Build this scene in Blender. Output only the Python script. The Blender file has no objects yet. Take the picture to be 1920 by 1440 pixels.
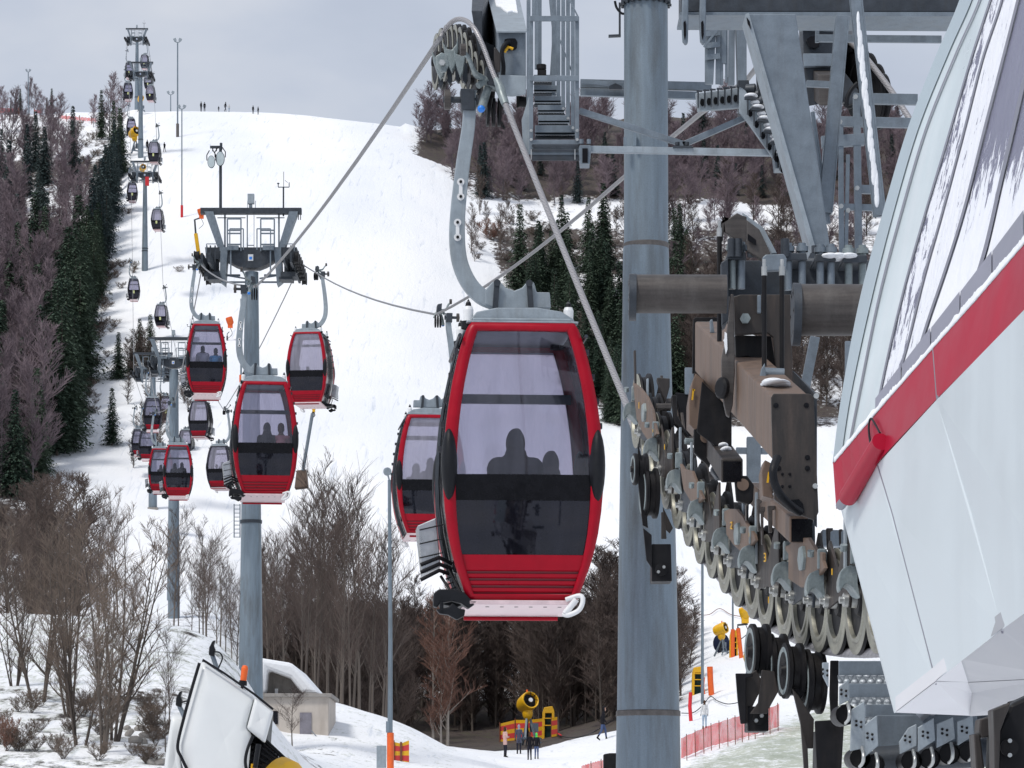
import bpy, math, random
import numpy as np
from mathutils import Vector, Matrix, noise as mnoise
PI = math.pi
rnd = random.Random(7)
scene = bpy.context.scene
col = scene.collection
F = 6000.0; HY = 1560.0          # focal length in photo pixels, horizon row
def W(px, py, Y): return Vector(((px-960)/F*Y, Y, (HY-py)/F*Y))
def S(n, Y): return n*Y/F         # n photo pixels at depth Y in metres

# ------------------------------------------------------------ materials
def new_mat(name):
    m = bpy.data.materials.new(name); m.use_nodes = True
    nt = m.node_tree; nt.nodes.clear()
    out = nt.nodes.new('ShaderNodeOutputMaterial')
    return m, nt, out
def lk(nt, a, b): nt.links.new(a, b)
def ramp(nt, stops, interp='LINEAR'):
    r = nt.nodes.new('ShaderNodeValToRGB'); r.color_ramp.interpolation = interp
    e = r.color_ramp.elements
    while len(e) < len(stops): e.new(0.5)
    for i, (p, c) in enumerate(stops):
        e[i].position = p
        e[i].color = (c[0], c[1], c[2], 1) if hasattr(c, '__len__') else (c, c, c, 1)
    return r
def nz(nt, scale, detail=5, rough=.55, co='Object', stretch=None, dist=0):
    tc = nt.nodes.new('ShaderNodeTexCoord'); n = nt.nodes.new('ShaderNodeTexNoise')
    n.inputs['Scale'].default_value = scale; n.inputs['Detail'].default_value = detail
    n.inputs['Roughness'].default_value = rough; n.inputs['Distortion'].default_value = dist
    src = tc.outputs[co]
    if co == 'World':
        pass
    if stretch:
        mp = nt.nodes.new('ShaderNodeMapping'); mp.inputs['Scale'].default_value = stretch
        lk(nt, src, mp.inputs['Vector']); src = mp.outputs['Vector']
    lk(nt, src, n.inputs['Vector']); return n
def mat(name, c, rough=.5, metal=0.0, var=.18, scale=6, streak=None, bump=.0, bscale=60, dirt=None, dirt_amt=.4, spec=None, coat=0, fine=0):
    """weathered painted / metal surface: base colour broken up by noise, streaks and dirt"""
    m, nt, out = new_mat(name)
    b = nt.nodes.new('ShaderNodeBsdfPrincipled')
    lo = [max(0, x*(1-var)) for x in c]; hi = [min(1, x*(1+var)) for x in c]
    n = nz(nt, scale, 6, .6, stretch=streak)
    r = ramp(nt, [(.3, lo), (.7, hi)]); lk(nt, n.outputs['Fac'], r.inputs['Fac'])
    colr = r.outputs['Color']
    if dirt:
        n2 = nz(nt, scale*.45, 7, .65, stretch=(3, 3, .5)); r2 = ramp(nt, [(.48, 0), (.72, dirt_amt)])
        lk(nt, n2.outputs['Fac'], r2.inputs['Fac'])
        mx = nt.nodes.new('ShaderNodeMix'); mx.data_type = 'RGBA'
        lk(nt, r2.outputs['Color'], mx.inputs[0]); lk(nt, colr, mx.inputs[6]); mx.inputs[7].default_value = (*dirt, 1)
        colr = mx.outputs[2]
    if fine:
        n3 = nz(nt, 90, 4, .7); r3 = ramp(nt, [(.3, 1-fine), (.7, 1+0*fine)])
        lk(nt, n3.outputs['Fac'], r3.inputs['Fac'])
        mx = nt.nodes.new('ShaderNodeMix'); mx.data_type = 'RGBA'; mx.blend_type = 'MULTIPLY'; mx.inputs[0].default_value = 1
        lk(nt, colr, mx.inputs[6]); lk(nt, r3.outputs['Color'], mx.inputs[7]); colr = mx.outputs[2]
    lk(nt, colr, b.inputs['Base Color'])
    rr = ramp(nt, [(.3, max(0, rough-.1)), (.7, min(1, rough+.12))]); lk(nt, n.outputs['Fac'], rr.inputs['Fac'])
    lk(nt, rr.outputs['Color'], b.inputs['Roughness'])
    b.inputs['Metallic'].default_value = metal
    if coat: b.inputs['Coat Weight'].default_value = coat; b.inputs['Coat Roughness'].default_value = .12
    if spec is not None: b.inputs['Specular IOR Level'].default_value = spec
    if bump:
        nb = nz(nt, bscale, 5, .6); bp = nt.nodes.new('ShaderNodeBump'); bp.inputs['Strength'].default_value = bump
        bp.inputs['Distance'].default_value = .01
        lk(nt, nb.outputs['Fac'], bp.inputs['Height']); lk(nt, bp.outputs['Normal'], b.inputs['Normal'])
    lk(nt, b.outputs['BSDF'], out.inputs['Surface'])
    return m

# ------------------------------------------------------------ mesh builder
ORG = {}
class MB:
    def __init__(s): s.v = []; s.f = []; s.sm = []; s.mi = []; s.m = 0
    def add(s, vs, fs, smooth=False):
        o = len(s.v); s.v += [Vector(a) for a in vs]
        for f in fs: s.f.append([i+o for i in f]); s.sm.append(smooth); s.mi.append(s.m)
    def box(s, c, size, rot=None):
        hx, hy, hz = [a/2 for a in size]; c = Vector(c)
        vs = [Vector((x, y, z)) for x in (-hx, hx) for y in (-hy, hy) for z in (-hz, hz)]
        if rot is not None: vs = [rot @ a for a in vs]
        s.add([a+c for a in vs], [(0,1,3,2),(4,6,7,5),(0,4,5,1),(2,3,7,6),(0,2,6,4),(1,5,7,3)])
    def prism(s, pts, ext, cap=True, inset=None):
        """closed polygon swept along ext"""
        n = len(pts); pts = [Vector(p) for p in pts]; ext = Vector(ext)
        s.add(pts+[p+ext for p in pts], [[i, (i+1) % n, n+(i+1) % n, n+i] for i in range(n)] + ([list(range(n))[::-1], list(range(n, 2*n))] if cap else []))
    def bar(s, a, b, w, h=None, up=(0, 0, 1)):
        a = Vector(a); b = Vector(b); h = h or w; d = (b-a)
        if d.length < 1e-6: return
        d.normalize(); up = Vector(up)
        if abs(d.dot(up)) > .98: up = Vector((0, 1, 0))
        x = d.cross(up).normalized(); z = x.cross(d).normalized()
        vs = [p + x*sx*w/2 + z*sz*h/2 for p in (a, b) for sx, sz in ((-1,-1),(1,-1),(1,1),(-1,1))]
        s.add(vs, [(0,1,2,3),(7,6,5,4),(0,4,5,1),(1,5,6,2),(2,6,7,3),(3,7,4,0)])
    def chan(s, a, b, w, h, t=.008, up=(0, 0, 1)):
        """open channel profile bar"""
        a = Vector(a); b = Vector(b); d = (b-a).normalized(); up = Vector(up)
        if abs(d.dot(up)) > .98: up = Vector((0, 1, 0))
        x = d.cross(up).normalized(); z = x.cross(d).normalized()
        s.bar(a+x*w/2, b+x*w/2, t, h, up); s.bar(a+z*(h/2-t/2), b+z*(h/2-t/2), w-t, t, up); s.bar(a-z*(h/2-t/2), b-z*(h/2-t/2), w-t, t, up)
    def tube(s, pts, r, seg=8, cap=True, smooth=True):
        pts = [Vector(p) for p in pts]; n = len(pts)
        rs = r if hasattr(r, '__len__') else [r]*n
        up = None; rings = []
        for i, p in enumerate(pts):
            d = (pts[min(i+1, n-1)]-pts[max(i-1, 0)])
            if d.length < 1e-9: d = Vector((0, 0, 1))
            d.normalize()
            if up is None: up = Vector((0, 0, 1)) if abs(d.z) < .9 else Vector((0, 1, 0))
            x = d.cross(up)
            if x.length < 1e-4: x = d.cross(Vector((1, 0, 0)))
            x.normalize(); y = x.cross(d).normalized(); up = y
            rings.append([p + (x*math.cos(2*PI*k/seg)+y*math.sin(2*PI*k/seg))*rs[i] for k in range(seg)])
        s.add([v for rg in rings for v in rg], [[i*seg+k, i*seg+(k+1) % seg, (i+1)*seg+(k+1) % seg, (i+1)*seg+k] for i in range(n-1) for k in range(seg)], smooth)
        if cap:
            s.add(rings[0], [list(range(seg))[::-1]]); s.add(rings[-1], [list(range(seg))])
    def lathe(s, prof, o, axis, seg=20, smooth=True, closed=False):
        """profile of (distance along axis, radius) spun about axis through o"""
        o = Vector(o); a = Vector(axis).normalized()
        x = a.cross(Vector((0, 0, 1)) if abs(a.z) < .9 else Vector((1, 0, 0))).normalized(); y = a.cross(x)
        sharp = []
        for i in range(len(prof)-1):
            vs = []
            for t, r in (prof[i], prof[i+1]):
                vs += [o + a*t + (x*math.cos(2*PI*k/seg)+y*math.sin(2*PI*k/seg))*r for k in range(seg)]
            s.add(vs, [[k, (k+1) % seg, seg+(k+1) % seg, seg+k] for k in range(seg)], smooth)
    def ell(s, c, r, seg=14, rings=9, rot=None):
        c = Vector(c); vs = []
        for i in range(rings+1):
            th = PI*i/rings
            for k in range(seg):
                ph = 2*PI*k/seg
                p = Vector((r[0]*math.sin(th)*math.cos(ph), r[1]*math.sin(th)*math.sin(ph), r[2]*math.cos(th)))
                if rot is not None: p = rot @ p
                vs.append(c+p)
        s.add(vs, [[i*seg+k, i*seg+(k+1) % seg, (i+1)*seg+(k+1) % seg, (i+1)*seg+k] for i in range(rings) for k in range(seg)], True)
    def build(s, name, m, parent=None, base=None, bevel=0, merge=False, bseg=2):
        org = Vector((0, 0, 0))
        if parent is not None: org = ORG[parent.name]
        elif base is not None: org = Vector(base)
        me = bpy.data.meshes.new(name)
        me.from_pydata([tuple(v-org) for v in s.v], [], s.f)
        me.polygons.foreach_set('use_smooth', s.sm)
        for q in (m if isinstance(m, (list, tuple)) else [m]): me.materials.append(q)
        me.polygons.foreach_set('material_index', s.mi)
        me.validate(); me.update()
        o = bpy.data.objects.new(name, me); col.objects.link(o)
        ORG[o.name] = org
        if parent is not None: o.parent = parent
        else: o.location = org
        if bevel:
            b = o.modifiers.new('bevel', 'BEVEL'); b.width = bevel; b.segments = bseg; b.limit_method = 'ANGLE'; b.angle_limit = math.radians(38)
            b.harden_normals = False
        return o
def rnoise(p): return mnoise.noise(Vector(p))
def tag(o, label=None, cat=None, group=None, kind=None):
    if label: o['label'] = label
    if cat: o['category'] = cat
    if group: o['group'] = group
    if kind: o['kind'] = kind
    return o
def thing(name, loc, label, cat, group=None):
    o = bpy.data.objects.new(name, None); col.objects.link(o); o.empty_display_size = .2
    o.location = loc; ORG[o.name] = Vector(loc)
    return tag(o, label, cat, group)
def copy_tree(o, parent=None):
    c = o.copy(); col.objects.link(c)
    if parent is not None: c.parent = parent
    for ch in list(o.children): copy_tree(ch, c)
    return c
def relabel(o, label, group=None):
    o['label'] = label
    if group: o['group'] = group
    return o
def catmull(pts, n=6):
    P = [Vector(p) for p in pts]; out = []
    for i in range(len(P)-1):
        a = P[max(i-1, 0)]; b = P[i]; c = P[i+1]; d = P[min(i+2, len(P)-1)]
        for k in range(n):
            t = k/n
            out.append(.5*((2*b)+(c-a)*t+(2*a-5*b+4*c-d)*t*t+(3*b-a-3*c+d)*t**3))
    out.append(P[-1]); return out

# ------------------------------------------------------------ world, sun, camera
w = bpy.data.worlds.new("World"); scene.world = w; w.use_nodes = True
nt = w.node_tree; nt.nodes.clear()
out = nt.nodes.new('ShaderNodeOutputWorld'); bg = nt.nodes.new('ShaderNodeBackground')
sky = nt.nodes.new('ShaderNodeTexSky'); sky.sky_type = 'NISHITA'; sky.sun_disc = False
SE, SR = 56, 225
sky.sun_elevation = math.radians(SE); sky.sun_rotation = math.radians(SR); sky.air_density = 1.2; sky.dust_density = 3
tc = nt.nodes.new('ShaderNodeTexCoord')
n = nt.nodes.new('ShaderNodeTexNoise'); n.inputs['Scale'].default_value = 9; n.inputs['Detail'].default_value = 5; n.inputs['Roughness'].default_value = .5
mp = nt.nodes.new('ShaderNodeMapping'); mp.inputs['Scale'].default_value = (1, 1, 2.2); mp.inputs['Location'].default_value = (.35, .2, .1)
lk(nt, tc.outputs['Generated'], mp.inputs['Vector']); lk(nt, mp.outputs['Vector'], n.inputs['Vector'])
# overcast layer: grey lavender cloud deck with soft lighter and darker banks
r = ramp(nt, [(.30, (4.9, 5.45, 6.6)), (.52, (5.7, 6.2, 7.25)), (.72, (6.9, 7.2, 7.9))])
r2 = nt.nodes.new('ShaderNodeMapRange'); r2.inputs[1].default_value = .3; r2.inputs[2].default_value = .7
for e in r.color_ramp.elements: e.color = tuple([c/10 for c in e.color[:3]]+[1])
lk(nt, n.outputs['Fac'], r.inputs['Fac'])
sc = nt.nodes.new('ShaderNodeVectorMath'); sc.operation = 'SCALE'; sc.inputs['Scale'].default_value = 10.0
lk(nt, r.outputs['Color'], sc.inputs[0])
mx = nt.nodes.new('ShaderNodeMix'); mx.data_type = 'RGBA'; mx.inputs[0].default_value = .9
lk(nt, sky.outputs['Color'], mx.inputs[6]); lk(nt, sc.outputs['Vector'], mx.inputs[7])
lk(nt, mx.outputs[2], bg.inputs['Color']); bg.inputs['Strength'].default_value = .102
lk(nt, bg.outputs['Background'], out.inputs['Surface'])
sl = bpy.data.lights.new('sun', 'SUN'); sl.energy = 2.25; sl.angle = math.radians(12); sl.color = (1, .96, .9)
so = bpy.data.objects.new('sun', sl); col.objects.link(so)
# light comes from the upper left behind the camera
d = Vector((math.sin(math.radians(SR))*math.cos(math.radians(SE)), math.cos(math.radians(SR))*math.cos(math.radians(SE)), math.sin(math.radians(SE))))
so.rotation_euler = d.to_track_quat('Z', 'Y').to_euler(); so.location = d*50
cam = bpy.data.cameras.new('camera'); co = bpy.data.objects.new('camera', cam); col.objects.link(co)
cam.sensor_width = 36; cam.lens = F/1920*36; cam.shift_y = (HY-720)/1920; cam.clip_start = .5; cam.clip_end = 9000
co.rotation_euler = (PI/2, 0, 0); scene.camera = co
scene.view_settings.view_transform = 'Standard'; scene.view_settings.look = 'None'; scene.view_settings.exposure = 0
scene.render.engine = 'CYCLES'; scene.cycles.transparent_max_bounces = 24; scene.cycles.max_bounces = 6

# ------------------------------------------------------------ shared materials
M = {}
M['galv'] = mat('galvanised_steel', (.205, .245, .285), .5, .45, .16, 9, bump=.15, bscale=40, dirt=(.12, .13, .14), dirt_amt=.35, fine=.15)
M['galv_lt'] = mat('pale_galvanised_steel', (.33, .38, .42), .5, .35, .14, 8, bump=.1, dirt=(.2, .2, .19), dirt_amt=.4, fine=.12)
M['galv_dk'] = mat('dark_galvanised_steel', (.050, .060, .074), .5, .35, .3, 9, bump=.15, dirt=(.05, .05, .05), dirt_amt=.5, fine=.2)
M['column'] = mat('column_steel', (.21, .265, .315), .5, .2, .16, 3.0, streak=(6, 6, .4), dirt=(.10, .095, .085), dirt_amt=.6, fine=.22)
M['weld'] = mat('rusty_weld', (.13, .12, .115), .7, .3, .4, 12)
M['black'] = mat('black_steel', (.010, .010, .012), .5, .1, .4, 10, dirt=(.035, .03, .027), dirt_amt=.5, fine=.2, spec=.22)
M['blackp'] = mat('black_plastic', (.007, .008, .011), .5, 0, .3, 14, bump=.25, bscale=120, spec=.25)
M['brown'] = mat('brown_painted_steel', (.17, .115, .085), .55, .05, .16, 4, streak=(6, 6, .6), dirt=(.07, .055, .05), dirt_amt=.55, fine=.15)
M['brown_dk'] = mat('dark_brown_steel', (.030, .025, .023), .5, .1, .3, 7, streak=(5, 5, .7), dirt=(.14, .10, .08), dirt_amt=.4, fine=.2)
M['pipe'] = mat('weathered_pipe_steel', (.075, .066, .062), .5, .35, .3, 6, streak=(.6, 8, 8), dirt=(.2, .19, .18), dirt_amt=.3, fine=.2)
M['zinc'] = mat('yellow_zinc', (.34, .335, .28), .38, .45, .3, 5, fine=.25, dirt=(.12, .11, .09), dirt_amt=.5)
M['cast'] = mat('cast_zinc_grey', (.24, .285, .295), .45, .3, .2, 14, bump=.25, bscale=70, dirt=(.5, .53, .5), dirt_amt=.5, fine=.2)
M['rope'] = mat('steel_rope', (.22, .22, .23), .45, .3, .12, 20)
M['red'] = mat('red_cabin_paint', (.33, .0015, .014), .34, 0, .10, 5, spec=.22, dirt=(.30, .006, .02), dirt_amt=.35)
M['red_dk'] = mat('dark_red_groove', (.16, .004, .012), .4, 0, .1, 5)
M['pink'] = mat('pale_floor_pan', (.70, .54, .56), .4, .2, .12, 9)
M['white'] = mat('white_moulding', (.74, .75, .76), .4, 0, .06, 8)
M['bolt'] = mat('bolt_steel', (.50, .51, .50), .35, .8, .15, 20)
M['snow'] = mat('lying_snow', (.83, .85, .88), .8, 0, .05, 8, bump=.6, bscale=22)
M['yellow'] = mat('snowgun_yellow', (.80, .44, .01), .4, 0, .10, 8, dirt=(.4, .25, .05), dirt_amt=.3)
M['orange'] = mat('orange_pad', (.80, .13, .02), .6, 0, .12, 8)
M['blue'] = mat('blue_cap', (.02, .22, .75), .35, 0, .1, 8)
M['netting'] = mat('red_pad', (.62, .02, .03), .7, 0, .15, 6)
# ------------------------------------------------------------ terrain
PX = [-12000, -2500, -600, 0, 200, 350, 430, 500, 620, 700, 780, 840, 1000, 1160, 1280, 1400, 1640, 1920, 2600, 5000, 14000]
def rowz(Y, r): return [(HY-a)/F*Y for a in r]
TAB = [  # depth, photo row of the ground for each px key
 (40,  [1800]*21),
 (60,  [1420,1420,1430,1440,1445,1460,1500,1600,1640,1650,1650,1650,1650,1650,1640,1630,1620,1620,1620,1620,1620]),
 (90,  [1100,1120,1140,1146,1150,1163,1205,1330,1500,1500,1500,1505,1510,1510,1500,1490,1480,1480,1480,1470,1470]),
 (118, [1120,1150,1180,1190,1200,1215,1250,1415,1412,1430,1440,1445,1462,1465,1455,1440,1430,1430,1430,1400,1400]),
 (142, [1150,1180,1210,1220,1225,1225,1240,1290,1312,1332,1362,1402,1446,1446,1432,1410,1400,1400,1400,1380,1380]),
 (190, [1100,1120,1150,1185,1200,1205,1220,1300,1400,1410,1405,1404,1420,1390,1370,1345,1330,1330,1330,1300,1300]),
 (235, [1000,1050,1090,1110,1150,1160,1160,1240,1330,1380,1392,1390,1384,1335,1260,1215,1200,1200,1200,1150,1150]),
 (300, [800,850,900,930,945,968,985,1000,1030,1040,1060,1075,1090,1080,1075,1070,1065,1065,1065,1050,1050]),
 (350, [650,700,740,740,740,740,745,760,790,810,825,835,850,860,860,865,870,870,870,860,860]),
 (400, [480,520,560,560,550,545,550,560,570,590,610,640,700,720,730,740,750,750,750,760,760]),
 (470, [300,320,340,335,310,300,302,305,320,340,360,390,440,450,455,460,470,470,480,500,500]),
 (522, [215,218,222,220,214,207,208,210,220,229,242,262,300,310,315,320,330,335,340,360,360]),
 (560, [216,219,223,221,216,211,212,216,226,235,244,255,262,268,272,276,285,290,300,330,330]),
 (640, [235,240,245,243,240,236,238,240,246,250,250,245,225,220,222,226,235,240,260,300,300]),
 (720, [300,300,300,300,300,300,300,300,300,300,300,300,262,255,255,260,270,280,300,330,330]),
 (1500,[900]*21),
]
YG = np.concatenate([np.linspace(4, 40, 10)[:-1], np.linspace(40, 160, 110)[:-1], np.linspace(160, 760, 260)[:-1], np.geomspace(760, 7000, 24)])
zkeys = np.array([[-2.4]*len(PX)]+[rowz(Y, r) for Y, r in TAB]+[[100]*len(PX)])
ykeys = np.array([2]+[Y for Y, r in TAB]+[8000])
def kern(a, s, axis):
    k = np.exp(-.5*(np.arange(-3*s, 3*s+1)/s)**2); k /= k.sum()
    pad = [(0, 0)]*a.ndim; pad[axis] = (3*s, 3*s)
    b = np.pad(a, pad, mode='edge')
    return np.apply_along_axis(lambda v: np.convolve(v, k, 'valid'), axis, b)
Zc = np.stack([np.interp(YG, ykeys, zkeys[:, j]) for j in range(len(PX))], 1)      # (Y, key)
Zc = kern(Zc, 2, 0)
PG = np.concatenate([np.linspace(-12000, -700, 14)[:-1], np.linspace(-700, 2700, 341)[:-1], np.linspace(2700, 14000, 14)])
ZG = np.stack([np.interp(PG, PX, Zc[i]) for i in range(len(YG))], 0)
ZG[:, 13:354] = kern(ZG[:, 13:354], 3, 1)
def inpoly(x, y, P):
    c = False; j = len(P)-1
    for i in range(len(P)):
        if ((P[i][1] > y) != (P[j][1] > y)) and x < (P[j][0]-P[i][0])*(y-P[i][1])/(P[j][1]-P[i][1])+P[i][0]: c = not c
        j = i
    return c
def lerpt(x, T):
    if x <= T[0][0]: return T[0][1]
    for (a, b), (c, d) in zip(T, T[1:]):
        if x <= c: return b+(d-b)*(x-a)/(c-a)
    return T[-1][1]
LB = [(150, 262), (210, 262), (300, 240), (400, 222), (480, 205), (560, 190), (700, 160), (860, 110), (1000, 90)]   # piste left edge by row
RB = [(200, 750), (240, 757), (290, 800), (400, 868), (500, 912), (600, 960), (700, 1040), (800, 1130), (900, 1400), (1100, 3000)]
for i, Y in enumerate(YG):
    for j, p in enumerate(PG):
        x = (p-960)/F*Y
        a = 1.0
        row = HY-ZG[i, j]/Y*F
        if Y > 250 and lerpt(row, LB) < p < lerpt(row, RB): a = .15
        amp = (.12+.0016*Y)*a
        ZG[i, j] += rnoise((x*.09, Y*.06, 0))*amp*1.2 + rnoise((x*.4, Y*.3, 5))*amp*.35 if Y > 45 else 0
def zat(px, Y):
    j = np.searchsorted(PG, px)-1; j = max(0, min(len(PG)-2, j)); t = (px-PG[j])/(PG[j+1]-PG[j])
    i = np.searchsorted(YG, Y)-1; i = max(0, min(len(YG)-2, i)); s = (Y-YG[i])/(YG[i+1]-YG[i])
    return (ZG[i, j]*(1-t)+ZG[i, j+1]*t)*(1-s)+(ZG[i+1, j]*(1-t)+ZG[i+1, j+1]*t)*s
def ground(px, row, Y0=45, Y1=700):
    """first depth at which the ground climbs to this photo row"""
    Y = Y0; best = (9e9, Y0)
    while Y < Y1:
        r = HY-zat(px, Y)/Y*F
        if r <= row: return Y
        best = min(best, (r, Y)); Y += 1.0
    return best[1]
def gpoint(px, Y): return Vector(((px-960)/F*Y, Y, zat(px, Y)))
nY, nP = len(YG), len(PG)
verts = [((PG[j]-960)/F*YG[i], YG[i], ZG[i, j]) for i in range(nY) for j in range(nP)]
faces = [(i*nP+j, i*nP+j+1, (i+1)*nP+j+1, (i+1)*nP+j) for i in range(nY-1) for j in range(nP-1)]
me = bpy.data.meshes.new('snowy_hillside'); me.from_pydata(verts, [], faces); me.polygons.foreach_set('use_smooth', [True]*len(faces))
he = me.attributes.new('heath', 'FLOAT', 'POINT'); ga = me.attributes.new('grass', 'FLOAT', 'POINT')
hv = []; gv = []
for i in range(nY):
    for j in range(nP):
        p = PG[j]; Y = YG[i]; row = HY-ZG[i, j]/Y*F
        h = .0; g = .0
        if Y > 250:
            dl = lerpt(row, LB)-p; dr = p-lerpt(row, RB)
            h = max(-.2, min(1, dl/25))*.55 if p < 500 else max(-.2, min(1, dr/30))*.55
            if p < 330 and 300 < row < 960 and dl < 0: h = .36*max(0, 1+dl/ (70+max(0, row-550)*.35))
            if p < 500 and row < 300: h = min(h, .42)
            if p > 1100 and row > 800: h = .05
            if p > 860 and 375 < row < 430: h = .30
            if p > 1240 and row < 380: h = .55
            if Y > 500 and p > 740: h = max(h, .8*min(1, (p-740)/70))
        elif Y > 200:
            h = .35 if p < 470 else (1.0 if p < 1150 else .7*max(0, (1300-p)/150)+.04)
            if p < 470 and row < 1120: h = .26
        elif Y > 50:
            if p < 470: h = .48 if row > 1290 else .32; g = .72
            elif p < 860: h = .30 if p < 640 else .10; g = .6
            else: h = .03; g = .52+(.46 if p > 1270 else 0)*max(0, min(1, (row-(1440-(p-1280)*.45))/35+.5))
            if Y > 150 and 600 < p < 900 and row > 1380: h = .2
        hv.append(h); gv.append(g)
he.data.foreach_set('value', hv); ga.data.foreach_set('value', gv)
m, nt, out = new_mat('snow_and_heath'); b = nt.nodes.new('ShaderNodeBsdfPrincipled'); b.inputs['Roughness'].default_value = .75
b.inputs['Specular IOR Level'].default_value = .2
geo = nt.nodes.new('ShaderNodeNewGeometry')
def gn(scale, detail, rough, st, dist=0):
    mp = nt.nodes.new('ShaderNodeMapping'); mp.inputs['Scale'].default_value = st; lk(nt, geo.outputs['Position'], mp.inputs['Vector'])
    n = nt.nodes.new('ShaderNodeTexNoise'); n.inputs['Scale'].default_value = scale; n.inputs['Detail'].default_value = detail
    n.inputs['Roughness'].default_value = rough; n.inputs['Distortion'].default_value = dist; lk(nt, mp.outputs['Vector'], n.inputs['Vector']); return n.outputs['Fac']
def attr(n_):
    a = nt.nodes.new('ShaderNodeAttribute'); a.attribute_name = n_; return a.outputs['Fac']
def mth(op, a, b_, clamp=False):
    x = nt.nodes.new('ShaderNodeMath'); x.operation = op; x.use_clamp = clamp
    for k, q in enumerate((a, b_)):
        if hasattr(q, 'links'): lk(nt, q, x.inputs[k])
        elif q is not None: x.inputs[k].default_value = q
    return x.outputs[0]
def mixc(f, a, b_):
    x = nt.nodes.new('ShaderNodeMix'); x.data_type = 'RGBA'
    for k, q in ((0, f), (6, a), (7, b_)):
        if hasattr(q, 'links'): lk(nt, q, x.inputs[k])
        else: x.inputs[k].default_value = q if k == 0 else (*q, 1)
    return x.outputs[2]
big = gn(.13, 7, .62, (1, .35, .7)); fine = gn(1.6, 6, .75, (1, .5, 1)); med = gn(.5, 5, .6, (1, .35, 1))
sn = gn(.06, 4, .5, (1, .35, .35)); rs = ramp(nt, [(.35, (.80, .825, .86)), (.6, (.92, .922, .93))]); lk(nt, sn, rs.inputs['Fac'])
tr = gn(.9, 5, .7, (1.6, .12, .12), .6); rt = ramp(nt, [(.30, (.70, .74, .80)), (.42, (1, 1, 1))]); lk(nt, tr, rt.inputs['Fac'])
x = nt.nodes.new('ShaderNodeMix'); x.data_type = 'RGBA'; x.blend_type = 'MULTIPLY'; x.inputs[0].default_value = .8
lk(nt, rs.outputs['Color'], x.inputs[6]); lk(nt, rt.outputs['Color'], x.inputs[7]); snowc = x.outputs[2]
rb = ramp(nt, [(.3, (.038, .032, .034)), (.5, (.085, .068, .062)), (.62, (.075, .072, .050)), (.8, (.13, .105, .095))]); lk(nt, fine, rb.inputs['Fac'])
# threshold pattern: patch if noise < heath
pat = mth('ADD', mth('MULTIPLY', big, .5), mth('MULTIPLY', fine, .5))
th = mth('ADD', mth('MULTIPLY', attr('heath'), .52), .16)
fac = mth('MULTIPLY', mth('SUBTRACT', th, mth('SUBTRACT', pat, .12)), 16, True)
fac = mth('MULTIPLY', fac, 1.0, True)
gp = mth('ADD', mth('MULTIPLY', fine, .6), mth('MULTIPLY', gn(5, 5, .8, (1, .3, 1)), .4))
gf = mth('MULTIPLY', mth('SUBTRACT', mth('ADD', mth('MULTIPLY', attr('grass'), .42), .22), gp), 7, True)
rg = ramp(nt, [(.35, (.17, .21, .11)), (.65, (.36, .39, .28))]); lk(nt, med, rg.inputs['Fac'])
c1 = mixc(mth('MULTIPLY', gf, .75), snowc, rg.outputs['Color'])
lk(nt, mixc(fac, c1, rb.outputs['Color']), b.inputs['Base Color'])
bp = nt.nodes.new('ShaderNodeBump'); bp.inputs['Strength'].default_value = .42; bp.inputs['Distance'].default_value = .3
lk(nt, mth('ADD', fine, mth('MULTIPLY', tr, .5)), bp.inputs['Height']); lk(nt, bp.outputs['Normal'], b.inputs['Normal'])
lk(nt, b.outputs['BSDF'], out.inputs['Surface']); me.materials.append(m)
gr = bpy.data.objects.new('snowy_hillside', me); col.objects.link(gr); tag(gr, kind='structure')
# ------------------------------------------------------------ trees
def leafmat(name, c1, c2, rough=.8, scale=1.5):
    m, nt, out = new_mat(name); b = nt.nodes.new('ShaderNodeBsdfPrincipled'); b.inputs['Roughness'].default_value = rough
    b.inputs['Specular IOR Level'].default_value = .15
    n = nz(nt, scale, 4, .7); oi = nt.nodes.new('ShaderNodeObjectInfo')
    ad = nt.nodes.new('ShaderNodeMath'); ad.operation = 'MULTIPLY_ADD'; lk(nt, oi.outputs['Random'], ad.inputs[0]); ad.inputs[1].default_value = .35
    lk(nt, n.outputs['Fac'], ad.inputs[2])
    r = ramp(nt, [(.4, c1), (.9, c2)]); lk(nt, ad.outputs[0], r.inputs['Fac']); lk(nt, r.outputs['Color'], b.inputs['Base Color'])
    lk(nt, b.outputs['BSDF'], out.inputs['Surface']); return m
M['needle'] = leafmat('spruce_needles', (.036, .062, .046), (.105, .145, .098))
M['needle_f'] = leafmat('haze_tinted_spruce_needles', (.045, .070, .075), (.11, .145, .135))  # paler, bluer green: distance haze put into the needle colour
M['bark'] = leafmat('grey_brown_bark', (.075, .062, .055), (.17, .145, .125))
M['twig'] = leafmat('brown_twigs', (.10, .078, .065), (.21, .165, .135))
M['twig_dk'] = leafmat('dark_brown_twigs', (.062, .048, .044), (.15, .115, .10))
M['twig_p'] = leafmat('purple_birch_twigs', (.15, .115, .128), (.28, .22, .24))  # own purple, paled in the colour for distance haze
M['twig_o'] = leafmat('russet_twigs', (.16, .085, .065), (.26, .15, .115))
M['bark_f'] = leafmat('haze_tinted_bark', (.10, .085, .094), (.19, .165, .178))  # paler bark with distance haze mixed into its colour
M['bark_b'] = leafmat('pale_birch_bark', (.22, .19, .16), (.42, .38, .34))

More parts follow.
